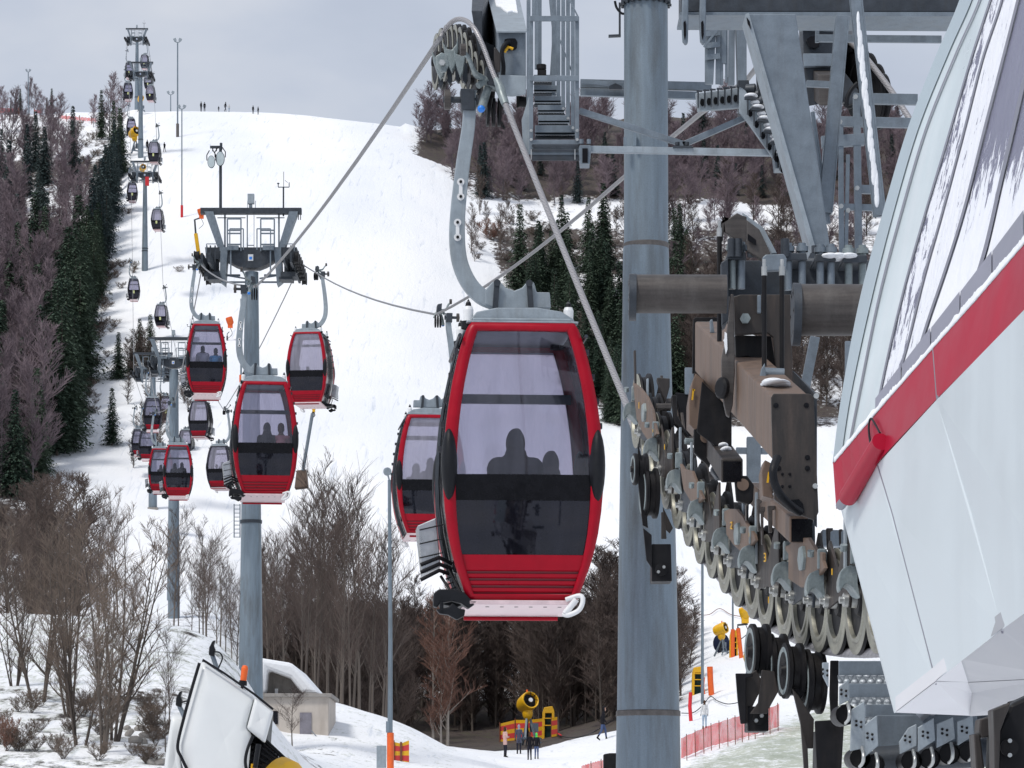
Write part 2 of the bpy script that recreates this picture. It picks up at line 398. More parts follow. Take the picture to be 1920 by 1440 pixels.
def spruce(name, seed, wid=.19, needle='needle', dens=1.0, bare=.06):
    """unit-height spruce: whorls of drooping boughs made of many small needle sprays"""
    rr = random.Random(seed); root = thing(name, (0, 0, 0), '', 'tree')
    t = MB(); t.tube([(0, 0, -.03), (.002, 0, .5), (0, 0, .97)], [.016, .009, .002], 6); t.build('trunk', M['bark'], root)
    c = MB(); z = bare
    while z < 1.0:
        f = (1-z)**.8; R = wid*(f*(.85+.3*rr.random())+.012)
        nb = int((5+9*f)*dens)
        a0 = rr.random()*6.28
        for k in range(nb):
            a = a0+2*PI*k/nb+rr.uniform(-.3, .3); L = R*rr.uniform(.6, 1.15); 
            dx, dy = math.cos(a), math.sin(a)
            droop = rr.uniform(.15, .5)*L
            ns = max(2, int(L/.022))
            for s_ in range(ns):
                u = (s_+.6)/ns
                p = Vector((dx*L*u, dy*L*u, z+.02-droop*u*u+.01*rr.random()))
                wsp = .030*(1.15-u*.6)*rr.uniform(.7, 1.3)
                for q in range(3):
                    aa = a+rr.uniform(-1.2, 1.2); e = Vector((math.cos(aa), math.sin(aa), rr.uniform(-.9, .1)))*wsp*1.25
                    sd = Vector((-math.sin(aa), math.cos(aa), rr.uniform(-.3, .3)))*wsp*.36
                    b0 = p+Vector((rr.uniform(-.008, .008), rr.uniform(-.008, .008), rr.uniform(-.008, .008)))
                    c.add([b0-sd*.5, b0+e*.55-sd, b0+e, b0+e*.5+sd], [(0, 1, 2, 3)])
        z += .021+.016*rr.random()
    c.build('crown', M[needle], root)
    return root

def bare_tree(name, seed, stems=1, wid=.30, twig='twig', bark='bark', n1=16, n2=7, n3=4, rt=.0022, r0=.013, up=.75, lowest=.22, spread=.1, double=1):
    rr = random.Random(seed); root = thing(name, (0, 0, 0), '', 'tree')
    T = MB(); C = MB()
    def wob(p, d, L, n, cur, r):
        pts = [p]; dd = Vector(d)
        for i in range(n):
            dd = (dd+Vector((rr.uniform(-r, r), rr.uniform(-r, r), rr.uniform(-r, r)+cur))).normalized()
            pts.append(pts[-1]+dd*L/n)
        return pts
    for s_ in range(stems):
        a = rr.random()*6.28; lean = spread*(0 if stems == 1 else rr.uniform(.35, 1))
        H = rr.uniform(.8, 1.0) if stems > 1 else .98
        b0 = Vector((math.cos(a), math.sin(a), 0))*(.02 if stems > 1 else 0)
        st = wob(b0+Vector((0, 0, -.02)), Vector((math.cos(a)*lean, math.sin(a)*lean, 1)).normalized(), H, 9, .03, .035)
        rs = [r0*(1-.9*i/9)*(1 if stems == 1 else .62) for i in range(10)]
        T.tube(st, rs, 6)
        m1 = n1 if stems == 1 else max(5, int(n1*.6))
        for i in range(m1):
            h = lowest+(1-lowest)*(i+rr.random())/m1*.97; fi = h*9; k = min(8, int(fi)); p = st[k].lerp(st[k+1], fi-k)
            a1 = rr.random()*6.28; uu = (h-lowest)/(1-lowest); L = wid*(.45+.65*math.sin(PI*min(1, uu*.85+.12)))*(1-.35*uu)*rr.uniform(.6, 1.15)
            d = Vector((math.cos(a1), math.sin(a1), up*rr.uniform(.6, 1.4))).normalized()
            br = wob(p, d, L, 4, .10, .10); rb_ = max(rt*1.2, r0*.42*(1-.75*h))
            T.tube(br, [rb_*(1-.17*q) for q in range(5)], 4, cap=False)
            for j in range(n2):
                u = .2+.8*(j+rr.random())/n2; k2 = min(3, int(u*4)); p2 = br[k2].lerp(br[k2+1], u*4-k2)
                a2 = rr.random()*6.28; L2 = L*rr.uniform(.3, .6)
                d2 = (d*.8+Vector((math.cos(a2), math.sin(a2), .5*rr.random()+.1))*.75).normalized()
                tw = wob(p2, d2, L2, 2, .08, .13)
                C.tube(tw, [rt*1.5, rt*1.1, rt*.7], 3, cap=False, smooth=False)
                for q in range(n3):
                    u3 = rr.random(); p3 = tw[0].lerp(tw[2], .15+.8*u3); a3 = rr.random()*6.28
                    d3 = (d2*.8+Vector((math.cos(a3), math.sin(a3), .2+.5*rr.random()))*.7).normalized()
                    C.tube([p3, p3+d3*L2*rr.uniform(.35, .8)], [rt*.9, rt*.45], 3, cap=False, smooth=False)
    T.build('trunk', M[bark], root); C.build('crown', M[twig], root)
    return root
def single(root):
    """far small copies: trunk and crown stay as children"""
    return root
class Kind:
    def __init__(s, protos, name): s.p = protos; s.used = set()
    def place(s, px, row, hpx, label, group, Y=None, Y0=250, wscale=1, cat='tree', k=None):
        Y = Y or ground(px, row, Y0); k = rnd.randrange(len(s.p)) if k is None else k
        pr = s.p[k]
        if k in s.used: o = copy_tree(pr)
        else: o = pr; s.used.add(k)
        g = gpoint(px, Y); h = S(hpx, Y)
        o.location = g+Vector((0, 0, -.02*h)); w_ = h*wscale*rnd.uniform(.88, 1.12)
        o.scale = (w_, w_, h); o.rotation_euler = (0, 0, rnd.random()*6.28)
        o['label'] = label; o['category'] = cat
        if group: o['group'] = group
        elif 'group' in o: del o['group']
        return o
    def clean(s):
        for k, pr in enumerate(s.p):
            if k not in s.used:
                for ch in list(pr.children): bpy.data.objects.remove(ch)
                bpy.data.objects.remove(pr)
SP = Kind([spruce('spruce_tree', 11, .20), spruce('spruce_tree', 12, .17), spruce('spruce_tree', 13, .23, bare=.02)], 's')
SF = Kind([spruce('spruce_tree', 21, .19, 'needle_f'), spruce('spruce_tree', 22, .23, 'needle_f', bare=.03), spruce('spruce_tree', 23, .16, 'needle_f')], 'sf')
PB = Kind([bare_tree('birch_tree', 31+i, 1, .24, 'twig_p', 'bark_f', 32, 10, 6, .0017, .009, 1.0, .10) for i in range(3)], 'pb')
BR = Kind([bare_tree('thicket_tree', 41+i, 1, .22, 'twig_dk', 'bark', 32, 10, 6, .0014, .011, 1.1, .06) for i in range(3)], 'br')
BT = Kind([bare_tree('bare_tree', 51+i, 1, .26, 'twig_dk', 'bark', 20, 8, 5, .0009, .0095, 1.15, .28) for i in range(3)], 'bt')
MS = Kind([bare_tree('multi_stem_tree', 61+i, 6, .20, 'twig', 'bark', 15, 8, 5, .0008, .010, 1.3, .13, .26) for i in range(3)], 'ms')
BI = Kind([bare_tree('pale_stemmed_birch', 71, 1, .22, 'twig_o', 'bark_b', 26, 9, 6, .0012, .010, 1.2, .15)], 'bi')
SH = Kind([bare_tree('bush', 81+i, 9, .34, 'twig', 'bark', 10, 7, 5, .0035, .012, .8, .05, .9) for i in range(2)], 'sh')
SR_ = Kind([bare_tree('bush', 91, 9, .34, 'twig_o', 'bark', 12, 7, 5, .004, .012, .8, .05, .8)], 'sr')
DS = 1.0
# the dense spruce row that edges the piste on the left
EDGE = [(330, 238), (400, 226), (470, 213), (540, 196), (620, 178), (700, 163), (780, 150), (850, 132)]
for i in range(72):
    t = (i/71)**.8; row = 305+(855-305)*t
    px = lerpt(row, [(r, p) for r, p in EDGE])-10-rnd.random()*(10+48*t)-(0 if i % 3 else 10)
    (SF if row < 520 else SP).place(px, row, (95+150*t)*rnd.uniform(.8, 1.2), 'dark green spruce in the dense row along the left edge of the piste', 'spruces in the row along the piste', wscale=1.0)
for px, row, h in ((190, 262, 92), (213, 300, 110), (225, 330, 125), (38, 208, 50), (30, 204, 34), (97, 212, 50), (88, 214, 34), (20, 212, 26)):
    SP.place(px, row, h, 'spruce standing at the brow of the hill in the upper left', 'spruces on the brow of the hill', wscale=.9)
# mixed wood left of the row
n_ = 0
for i in range(150):
    row = 300+rnd.random()**.9*640; px = rnd.uniform(-60, lerpt(row, [(300, 150), (420, 165), (600, 120), (760, 90), (950, 70)]))
    if 225 < row < 300: continue
    h = 95+(row-300)*.24
    if rnd.random() < .50: (SF if row < 520 else SP).place(px, row, h*rnd.uniform(.8, 1.25), 'dark spruce in the mixed wood on the left', 'spruces in the mixed wood on the left', wscale=.95)
    else: PB.place(px, row, h*rnd.uniform(.9, 1.4), 'purplish leafless birch in the mixed wood on the left', 'birches in the mixed wood on the left', wscale=.9)
for px, row, h in ((205, 262, 128), (222, 250, 90), (175, 240, 65), (55, 212, 75), (70, 212, 60), (5, 250, 90), (80, 235, 60), (108, 285, 110), (95, 300, 120), (20, 330, 170), (140, 330, 110)):
    PB.place(px, row, h, 'slender purplish birch rising above the brow of the hill on the left', 'birches on the brow of the hill')
for i in range(26):
    px = rnd.uniform(-10, 225); row = rnd.uniform(222, 310)
    SH.place(px, row, rnd.uniform(10, 22), 'low dark heather bush in the snow at the upper left', 'heather bushes at the upper left', wscale=1.4, cat='bush')
# scrub down the left side of the piste
for i in range(60):
    row = rnd.uniform(500, 800); px = lerpt(row, [(440, 215), (540, 185), (700, 152), (800, 150)])+abs(rnd.gauss(0, 22))
    SH.place(px, row, rnd.uniform(9, 20), 'low dark scrub poking through the snow beside the spruce row', 'scrub beside the spruce row', wscale=1.6, cat='bush')
for px, row in ((228, 400), (240, 402), (218, 345), (250, 515), (335, 512), (295, 860), (300, 905), (320, 895), (270, 850)):
    SH.place(px, row, 12, 'small scrub patch on open snow near the lift line', 'scrub patches near the lift line', wscale=2, cat='bush')
# small group by the lift line
for px, row, h in ((222, 712, 88), (262, 680, 82), (282, 680, 90), (210, 838, 110), (247, 700, 60)):
    SP.place(px, row, h, 'isolated spruce on the snow below the middle lift towers', 'isolated spruces by the lift line', wscale=1.25)
for px, row, h in ((240, 705, 70), (255, 712, 95), (272, 712, 100), (268, 862, 110), (285, 850, 130), (300, 855, 120), (250, 880, 70), (240, 760, 60), (345, 760, 80), (352, 770, 90)):
    BR.place(px, row, h, 'brown leafless tree among the middle lift towers', 'leafless trees by the middle lift towers', wscale=1.3)
# right hillside
for i in range(290):
    px = rnd.uniform(785, 1690); row = rnd.uniform(262, 385) if i % 5 else rnd.uniform(246, 270)
    if px < 840: row = rnd.uniform(248, 275)
    if px < 900 and row > 330: continue
    k = SF if rnd.random() < .12 else PB
    h = (90+.05*(row-250))*rnd.uniform(.65, 1.15)
    if k is SF: SF.place(px, row, h*.95, 'distant spruce on the wooded hillside to the right', 'distant spruces on the right hillside')
    else: PB.place(px, row, h, 'purplish leafless tree on the wooded hillside to the right', 'leafless trees on the right hillside', wscale=1.25)
for i in range(70):
    px = rnd.uniform(1250, 1700); row = rnd.uniform(400, 620)
    (PB if rnd.random() < .6 else BR).place(px, row, rnd.uniform(70, 140), 'leafless tree seen through the steelwork on the right hillside', 'leafless trees behind the steelwork', wscale=1.2)
for i in range(34):
    px = rnd.uniform(880, 1190); row = rnd.uniform(392, 500)
    if rnd.random() < .5: SH.place(px, row, rnd.uniform(10, 24), 'low dark bush on the snowy terrace right of the piste', 'bushes on the snowy terrace', wscale=1.8, cat='bush')
    else: BR.place(px, row, rnd.uniform(50, 100), 'thin leafless tree on the snowy terrace right of the piste', 'thin trees on the snowy terrace', wscale=.9)
SR_.place(922, 452, 42, 'round russet bush at the right edge of the piste', None, wscale=1.6, cat='bush')
for i in range(85):
    row = rnd.uniform(500, 800)**1.0; lo = lerpt(row, [(500, 935), (600, 990), (700, 1050), (800, 1140)]); px = rnd.uniform(lo, 1290)
    SP.place(px, row, rnd.uniform(110, 175), 'dark spruce in the dense stand right of the piste', 'spruces in the stand right of the piste', wscale=1.0)
for i in range(60):
    px = rnd.uniform(1240, 1640); row = rnd.uniform(650, 800)
    BR.place(px, row, rnd.uniform(120, 210), 'brown leafless tree on the lower right hillside', 'leafless trees on the lower right hillside', wscale=1.2)
for px, row, h in ((1330, 800, 90), (1350, 805, 80)):
    BR.place(px, row, h, 'brown leafless tree on the lower right hillside', 'leafless trees on the lower right hillside')
# belt of leafless wood across the middle
for i in range(190):
    px = rnd.uniform(480, 1180) if i > 30 else rnd.uniform(560, 1150); Y = rnd.uniform(205, 262) if i > 40 else rnd.uniform(198, 212)
    if px > 770: Y = ground(px, 1380-max(0, px-1030)*.36, 180)+2+rnd.random()*(30 if i > 40 else 5)
    row = HY-zat(px, Y)/Y*F
    top = lerpt(px, [(480, 1130), (640, 1120), (840, 1130), (1000, 1110), (1180, 1110)])
    h = max(130, (row-top))*rnd.uniform(.85, 1.06)
    BR.place(px, row, h, 'dark brown leafless tree in the wood below the piste', 'leafless trees in the wood below the piste', Y=Y, wscale=1.15)
for i in range(45):
    px = rnd.uniform(1120, 1300); Y = rnd.uniform(205, 262); row = HY-zat(px, Y)/Y*F
    BR.place(px, row, lerpt(px, [(1120, 240), (1270, 150), (1310, 60)])*rnd.uniform(.8, 1.1), 'brown leafless tree beside the thick steel column', 'leafless trees beside the steel column', Y=Y, wscale=1.5)
for i in range(34):
    px = rnd.uniform(500, 735) if i % 4 else rnd.uniform(1000, 1150); Y = rnd.uniform(165, 200) if px < 800 else 225
    row = HY-zat(px, Y)/Y*F
    BT.place(px, row, (row-lerpt(px, [(500, 990), (560, 930), (600, 850), (680, 860), (740, 980), (1000, 1120), (1130, 1050)]))*rnd.uniform(.72, 1.0), 'tall leafless tree in front of the white slope', 'tall leafless trees in front of the slope', Y=Y, wscale=.72)
for px, row, h in ((838, 1402, 330), (812, 1400, 300), (826, 1404, 250)):
    BI.place(px, row, h, 'pale stemmed birch with russet twigs at the edge of the wood', 'pale stemmed birches at the wood edge', Y=200, wscale=1.1)
# trees behind and on the left bank
for i in range(42):
    px = rnd.uniform(-40, 500); Y = rnd.uniform(100, 215)
    row = HY-zat(px, Y)/Y*F
    top = lerpt(px, [(-40, 930), (100, 900), (200, 905), (330, 960), (500, 960)])
    h = max(90, (row-top)*rnd.uniform(.5, 1.05)**1.2)
    BT.place(px, row, h, 'leafless tree growing behind the snowy bank on the left', 'leafless trees behind the snowy bank', Y=Y, wscale=.8)
for i in range(14):
    px = rnd.uniform(-20, 150); Y = rnd.uniform(150, 230); row = HY-zat(px, Y)/Y*F
    BR.place(px, row, (row-880)*rnd.uniform(.7, 1), 'russet brown leafless tree at the foot of the spruces on the left', 'leafless trees at the foot of the spruces', Y=Y, wscale=1.2)
for px, row, h in ((72, 1325, 410), (132, 1345, 420), (150, 1400, 360), (207, 1395, 450), (190, 1420, 380), (26, 1290, 250)):
    MS.place(px, row, h, 'leafless tree with several thin stems on the face of the snowy bank', 'many stemmed trees on the snowy bank', Y0=50, wscale=1.15)
for px, row, h in ((318, 1400, 230), (310, 1420, 170)):
    BT.place(px, row, h, 'thin sapling on the snowy bank beside the white snow gun', 'saplings beside the white snow gun', Y0=50, wscale=.8)
for i in range(34):
    px = rnd.uniform(0, 320); row = rnd.uniform(1330, 1440)
    SH.place(px, row, rnd.uniform(25, 55), 'tangle of dry stalks on the snowy bank at lower left', 'dry stalks on the snowy bank', Y0=50, wscale=1.3, cat='bush')
SR_.place(12, 1410, 70, 'russet dry bush in the lower left corner', None, Y0=50, wscale=.9, cat='bush')
BT.place(548, 1428, 118, 'thin leafless sapling in front of the beige hut', None, Y=108, wscale=1.3)
for k_ in (SP, SF, PB, BR, BT, MS, BI, SH, SR_): k_.clean()
# ------------------------------------------------------------ gondola cabins
k_ = .0048
def glass(name, tint, dif, difcol, glossy=.12, rough=.03):
    m, nt, out = new_mat(name)
    t = nt.nodes.new('ShaderNodeBsdfTransparent'); t.inputs['Color'].default_value = (*tint, 1)
    g = nt.nodes.new('ShaderNodeBsdfGlossy'); g.inputs['Roughness'].default_value = rough; g.inputs['Color'].default_value = (.9, .9, 1, 1)
    df = nt.nodes.new('ShaderNodeBsdfDiffuse'); tl = nt.nodes.new('ShaderNodeBsdfTranslucent')
    n = nz(nt, 2.2, 6, .6, stretch=(3, 3, .35)); r = ramp(nt, [(.3, [c*.8 for c in difcol]), (.7, difcol)]); lk(nt, n.outputs['Fac'], r.inputs['Fac'])
    lk(nt, r.outputs['Color'], df.inputs['Color']); lk(nt, r.outputs['Color'], tl.inputs['Color'])
    a = nt.nodes.new('ShaderNodeMixShader'); a.inputs[0].default_value = .55; lk(nt, df.outputs[0], a.inputs[1]); lk(nt, tl.outputs[0], a.inputs[2])
    rd = ramp(nt, [(.3, max(0, dif-.10)), (.7, min(1, dif+.10))]); lk(nt, n.outputs['Fac'], rd.inputs['Fac'])
    b = nt.nodes.new('ShaderNodeMixShader'); lk(nt, rd.outputs['Color'], b.inputs[0]); lk(nt, t.outputs[0], b.inputs[1]); lk(nt, a.outputs[0], b.inputs[2])
    fr = nt.nodes.new('ShaderNodeFresnel'); fr.inputs['IOR'].default_value = 1.45
    f2 = nt.nodes.new('ShaderNodeMath'); f2.operation = 'MULTIPLY_ADD'; lk(nt, fr.outputs[0], f2.inputs[0]); f2.inputs[1].default_value = .8; f2.inputs[2].default_value = glossy*.4
    c = nt.nodes.new('ShaderNodeMixShader'); lk(nt, f2.outputs[0], c.inputs[0]); lk(nt, b.outputs[0], c.inputs[1]); lk(nt, g.outputs[0], c.inputs[2])
    lk(nt, c.outputs[0], out.inputs['Surface']); return m
M['win'] = glass('scuffed_cabin_glass', (.78, .77, .86), .06, (.40, .40, .50))
M['win_b'] = glass('misted_cabin_glass', (.7, .68, .8), .62, (.62, .60, .72))
M['win_d'] = glass('dark_tinted_glass', (.13, .13, .17), .30, (.05, .05, .075), .06)
M['side'] = mat('black_side_glass', (.010, .010, .014), .15, 0, .2, 4, spec=.4)
M['band'] = mat('black_window_band', (.004, .004, .006), .25, 0, .3, 12, spec=.2)
M['silver'] = mat('silver_rack', (.42, .44, .46), .3, .75, .15, 8, dirt=(.1, .1, .1), dirt_amt=.4)
M['sticker'] = mat('pale_yellow_sticker', (.62, .66, .30), .5, 0, .15, 30)
M['dkframe'] = mat('charcoal_cabin_frame', (.030, .028, .042), .35, 0, .15, 6, spec=.3)
HWO = [(628,95),(636,102),(648,107),(670,114),(700,122),(750,133),(800,141),(850,146),(900,149),(950,148),(1000,143),(1040,136),(1080,125),(1110,114),(1143,102)]
def hwo(r): return lerpt(r, HWO)*k_
def hwi(r): return (lerpt(r, HWO)-lerpt(r, [(628, 22), (900, 25), (1063, 18), (1143, 15)]))*k_
DB = .82
def yf(r):
    t = (r-628)/(1143-628); return DB*(.86+.16*math.sin(PI*max(0, min(1, t*.92+.04))))
def zz(r): return (625-r)*k_
def make_cabin(fm, pm, sticker=False, name='gondola_cabin'):
    root = thing(name, (0, 0, 0), '', 'gondola')
    for sg in (-1, 1):     # front and rear faces
        rows = [628, 634, 642, 655, 675, 700, 740, 780, 820, 860, 900, 940, 980, 1020, 1050, 1080, 1105, 1125, 1143]
        O = [(-hwo(r), r) for r in rows[::-1]]+[(hwo(r), r) for r in rows]
        def inn(x, r):
            ri = min(max(r, 644), 1131); 
            return (math.copysign(hwi(ri), x), ri)
        ring = []
        for x, r in O:
            xi, ri = inn(x, r); ym = yf(r); yi = yf(ri)
            ring.append([(x*.985, sg*(ym-.20), zz(r)), (x, sg*(ym-.06), zz(r)), (x*.985+xi*.015, sg*(ym+.0), zz(r*.95+ri*.05)), (x*.5+xi*.5, sg*(ym+.022), zz((r+ri)/2)), (xi*.96+x*.04, sg*(yi+.010), zz(ri*.9+r*.1)), (xi, sg*(yi-.05), zz(ri))])
        b = MB(); nn = len(ring)
        b.add([p for q in ring for p in q], [[i*6+j, ((i+1) % nn)*6+j, ((i+1) % nn)*6+j+1, i*6+j+1] for i in range(nn) for j in range(5)], True)
        b.build('frame', fm, root)
        def pane(nm, r0, r1, m, off=.0, n=10):
            b = MB(); v = []
            for i in range(n+1):
                r = r0+(r1-r0)*i/n
                for j in range(7):
                    t = -1+j/3; v.append((hwi(r)*t*1.01, sg*(yf(r)+off+.02*(1-t*t)), zz(r)))
            b.add(v, [[i*7+j, i*7+j+1, i*7+j+8, i*7+j+7] for i in range(n) for j in range(6)], True); return b.build(nm, m, root)
        pane('upper_window', 640, 912, M['win'] if sg < 0 else M['win_b'], -.035)
        pane('window_band', 912, 960, M['band'], -.033, 4)
        pane('lower_window', 960, 1063, M['win_d'], -.035, 5)
        # ribbed lower panel
        prof = [(1060, 0), (1066, .0), (1088, .0)]
        for r in (1090, 1103, 1116, 1129): prof += [(r, -.012), (r+4, -.014), (r+5, .004), (r+11, .004)]
        prof += [(1143, 0)]
        b = MB(); v = []
        for r, dy in prof:
            for t in (-1, -.5, 0, .5, 1): v.append((hwi(r)*1.03*t, sg*(yf(r)-.012+dy+.01*(1-t*t)), zz(r)))
        for i in range(len(prof)-1):
            b.m = 1 if prof[i][1] < -.01 else 0
            b.add(v[i*5:i*5+10], [[j, j+1, j+6, j+5] for j in range(4)])
        b.build('lower_panel', [pm, M['red_dk'] if pm is M['red'] else M['blackp']], root)
        for s2 in (-1, 1):
            b = MB(); b.ell((s2*(hwo(895)-.055), sg*(yf(895)-.02), zz(895)), (.072, .105, .325), 14, 12, Matrix.Rotation(0, 3, 'Y')); b.build('bumper', M['blackp'], root)
        b = MB(); b.box((0, sg*.48, zz(1000)), (1.22, .10, .86)); b.box((0, sg*.34, zz(1006)), (1.15, .36, .07)); b.build('seat', M['band'], root, bevel=.02)
        if sticker:
            b = MB(); b.box((0.02, sg*(yf(960)+.012), zz(965)), (.20, .01, .34)); b.build('sticker', M['sticker'], root)
    rows = [632, 660, 700, 750, 800, 860, 915, 960, 1010, 1060, 1100, 1140]
    for sx in (-1, 1):
        v = []
        for r in rows:
            for t in (-1, -.34, .34, 1): v.append((sx*(hwo(r)*.985+.012*(1-abs(t))), t*(yf(r)-.14), zz(r)))
        for j, nm in ((0, 'side_panel'), (1, 'door'), (2, 'side_panel')):
            b = MB(); b.add([v[i*4+j+q] for i in range(len(rows)) for q in (0, 1)], [[i*2, i*2+1, i*2+3, i*2+2] for i in range(len(rows)-1)], True)
            o = b.build(nm, M['side'], root)
            if nm == 'door':
                c = MB()
                for t in (-.33, -.01, .01, .33):
                    c.tube([(sx*(hwo(r)*.985+.025), t*yf(r)*.86, zz(r)) for r in rows], .011, 5)
                c.tube([(sx*(hwo(660)+.03), -.8, zz(655)), (sx*(hwo(660)+.03), .8, zz(655))], .018, 6)
                for q in range(5): c.box((sx*(hwo(680+q*45)+.025), -.62+.02*q, zz(680+q*45)), (.035, .06, .05))
                ORG[o.name] = Vector((0, 0, 0)); c.build('door_rail', M['galv_dk'], o)
    # roof, roof beam, floor
    b = MB(); b.prism([(-.44, -.68, .0), (.44, -.68, .0), (.44, .68, 0), (-.44, .68, 0)], (0, 0, .03)); b.prism([(-.50, -.72, -.02), (.50, -.72, -.02), (.50, .72, -.02), (-.50, .72, -.02)], (0, 0, .02)); b.build('roof', M['galv_lt'], root, bevel=.01)
    for sg in (-1, 1):
        b = MB(); y0 = sg*.58
        b.prism([((px-981)*k_, y0-.05, zz(py)) for px, py in ((882, 624), (897, 606), (935, 598), (1010, 597), (1055, 604), (1078, 618), (1080, 624))], (0, .10, 0)); b.build('roof_beam', M['galv_lt'], root, bevel=.008)
        for px in (882, 1069):
            b = MB(); X = (px-981)*k_; b.lathe([(-.06, .0), (-.06, .055), (.0, .06), (.0, .042), (.10, .046), (.13, .035), (.13, .018), (.17, .018), (.18, .0)], (X, y0, zz(622)), (0, 0, 1), 14); o = b.build('marker_lamp', M['white'], root)
            ORG[o.name] = Vector((0, 0, 0)); c = MB(); c.lathe([(-.07, .0), (-.07, .065), (-.005, .068), (-.005, .0)], (X, y0, zz(622)), (0, 0, 1), 14); c.lathe([(.125, .03), (.16, .024), (.185, .008), (.20, 0)], (X, y0, zz(622)), (0, 0, 1), 10); c.build('lamp_socket', M['blackp'], o)
    b = MB(); n0 = -.78
    b.prism([(-.48, n0, zz(1144)), (.48, n0, zz(1144)), (.50, .78, zz(1144)), (-.50, .78, zz(1144))], (0, 0, -.04))
    fp = b.build('floor_pan', M['pink'], root, bevel=.006); ORG[fp.name] = Vector((0, 0, 0))
    if name == 'gondola_cabin' and fm is M['red']:
        for i in range(6): b = MB(); b.lathe([(0, .018), (.004, .018), (.004, 0)], (-.3+i*.13, -.5, zz(1152.2)), (0, 0, -1), 10); b.build('drain_hole', M['blackp'], fp)
    b = MB(); b.tube([(-.44, .74, zz(1157)), (.44, .74, zz(1157))], .02, 8)
    b.build('sill_bar', M['red'], root)
    b = MB(); b.tube(catmull([(.38, -.80, zz(1143)), (.50, -.84, zz(1136)), (.525, -.86, zz(1146)), (.49, -.86, zz(1163)), (.40, -.84, zz(1172)), (.36, -.80, zz(1170))], 5), .022, 8); b.tube([(.47, -.84, zz(1143)), (.37, -.82, zz(1169))], .03, 6); b.build('guide_loop', M['white'], root)
    # black plastic guide shoe low on the door side
    b = MB(); b.prism([((px-981)*k_, -.78, zz(py)) for px, py in ((816, 1132), (824, 1125), (850, 1124), (872, 1130), (884, 1143), (900, 1146), (880, 1160), (866, 1150), (850, 1146), (828, 1150), (822, 1158), (815, 1156))], (0, .16, 0))
    b.prism([((px-981)*k_, -.80, zz(py)) for px, py in ((842, 1158), (850, 1150), (862, 1160), (874, 1162), (872, 1174), (858, 1181), (842, 1172), (826, 1170), (820, 1162))], (0, .10, 0)); b.tube([((830-981)*k_, -.79, zz(1148)), ((830-981)*k_, -.79, zz(1166))], .02, 6)
    b.prism([((px-981)*k_, -.62, zz(py)) for px, py in ((828, 1134), (860, 1132), (880, 1146), (860, 1156), (832, 1150))], (0, .5, 0))
    b.build('guide_shoe', M['blackp'], root, bevel=.02)
    # ski rack on the door side
    rk = MB(); fx = lambda a: (a-981)*k_
    for i in range(5):
        o_ = i*.085
        rk.prism([(fx(792)-.02, -.50+o_, zz(1002)), (fx(833)-.05, -.50+o_, zz(987)), (fx(840)-.04, -.50+o_, zz(1078)), (fx(802)-.02, -.50+o_, zz(1092))], (0, .06, 0))
    sr = rk.build('ski_rack', M['silver'], root, bevel=.008); ORG[sr.name] = Vector((0, 0, 0))
    c = MB()
    for i in range(3):
        c.tube([(fx(800)-.03, -.50, zz(1103-i*14)), (fx(835)-.03, -.50, zz(1085-i*12)), (fx(852), -.45, zz(1092-i*10))], .020, 6)
        c.tube([(fx(796)-.02, -.50, zz(1010+i*26)), (fx(836), -.52, zz(1000+i*26))], .006, 5)
    c.tube([(fx(842), -.45, zz(1075)), (fx(872), -.6, zz(1135))], .013, 6); c.tube([(fx(832), -.45, zz(1095)), (fx(858), -.6, zz(1140))], .013, 6)
    for q in range(5): c.tube([(fx(836+q*5), -.46, zz(1092+q*9)), (fx(850+q*5), -.46, zz(1086+q*9))], .007, 5)
    c.build('rack_rubber', M['blackp'], sr)
    # rail across the rear window
    b = MB(); b.box((0, .70, zz(731)), (1.12, .05, .085)); b.build('cross_rail', M['galv_dk'], root)
    # hanger
    cl = catmull([((px-981)*k_, 0, zz(py)) for px, py in ((877, 166), (874, 230), (864, 300), (855, 380), (852, 440), (857, 490), (874, 530), (899, 556), (930, 568))], 5)
    b = MB(); L = []; R_ = []
    for i, p in enumerate(cl):
        d = (cl[min(i+1, len(cl)-1)]-cl[max(0, i-1)]).normalized(); n_ = Vector((d.z, 0, -d.x)); wd = (.055+.016*min(1, i/20))
        L.append(p+n_*wd); R_.append(p-n_*wd)
    for y0, y1 in ((-.045, .045),):
        v = []
        for a, c in zip(L, R_): v += [(a.x, y0, a.z), (c.x, y0, c.z), (c.x, y1, c.z), (a.x, y1, a.z)]
        nn = len(L); b.add(v, [[i*4+j, i*4+(j+1) % 4, (i+1)*4+(j+1) % 4, (i+1)*4+j] for i in range(nn-1) for j in range(4)]+[[0, 1, 2, 3]])
    b.prism([((px-981)*k_, -.055, zz(py)) for px, py in ((905, 545), (918, 530), (932, 527), (944, 540), (960, 546), (975, 540), (986, 527), (998, 530), (1003, 548), (1028, 548), (1030, 578), (925, 580), (905, 572))], (0, .11, 0))
    ha = b.build('hanger_arm', M['galv_lt'], root, bevel=.008); ORG[ha.name] = Vector((0, 0, 0))
    for r in (355, 432):
        px = lerpt(r, [(300, 864), (380, 856), (440, 852)]); c = MB()
        for dz in (-14, 14): c.lathe([(0, .034), (.012, .034), (.012, .0)], ((px-981)*k_, -.046, zz(r+dz)), (0, -1, 0), 12)
        c.prism([((px-981)*k_-.016, -.046, zz(r-14)), ((px-981)*k_+.016, -.046, zz(r-14)), ((px-981)*k_+.016, -.046, zz(r+14)), ((px-981)*k_-.016, -.046, zz(r+14))], (0, -.010, 0)); c.build('tie_plate', M['white'], ha)
        c = MB()
        for dz in (-14, 14): c.lathe([(0, .014), (.014, .014), (.014, 0)], ((px-981)*k_, -.058, zz(r+dz)), (0, -1, 0), 8)
        c.build('tie_bolt', M['black'], ha)
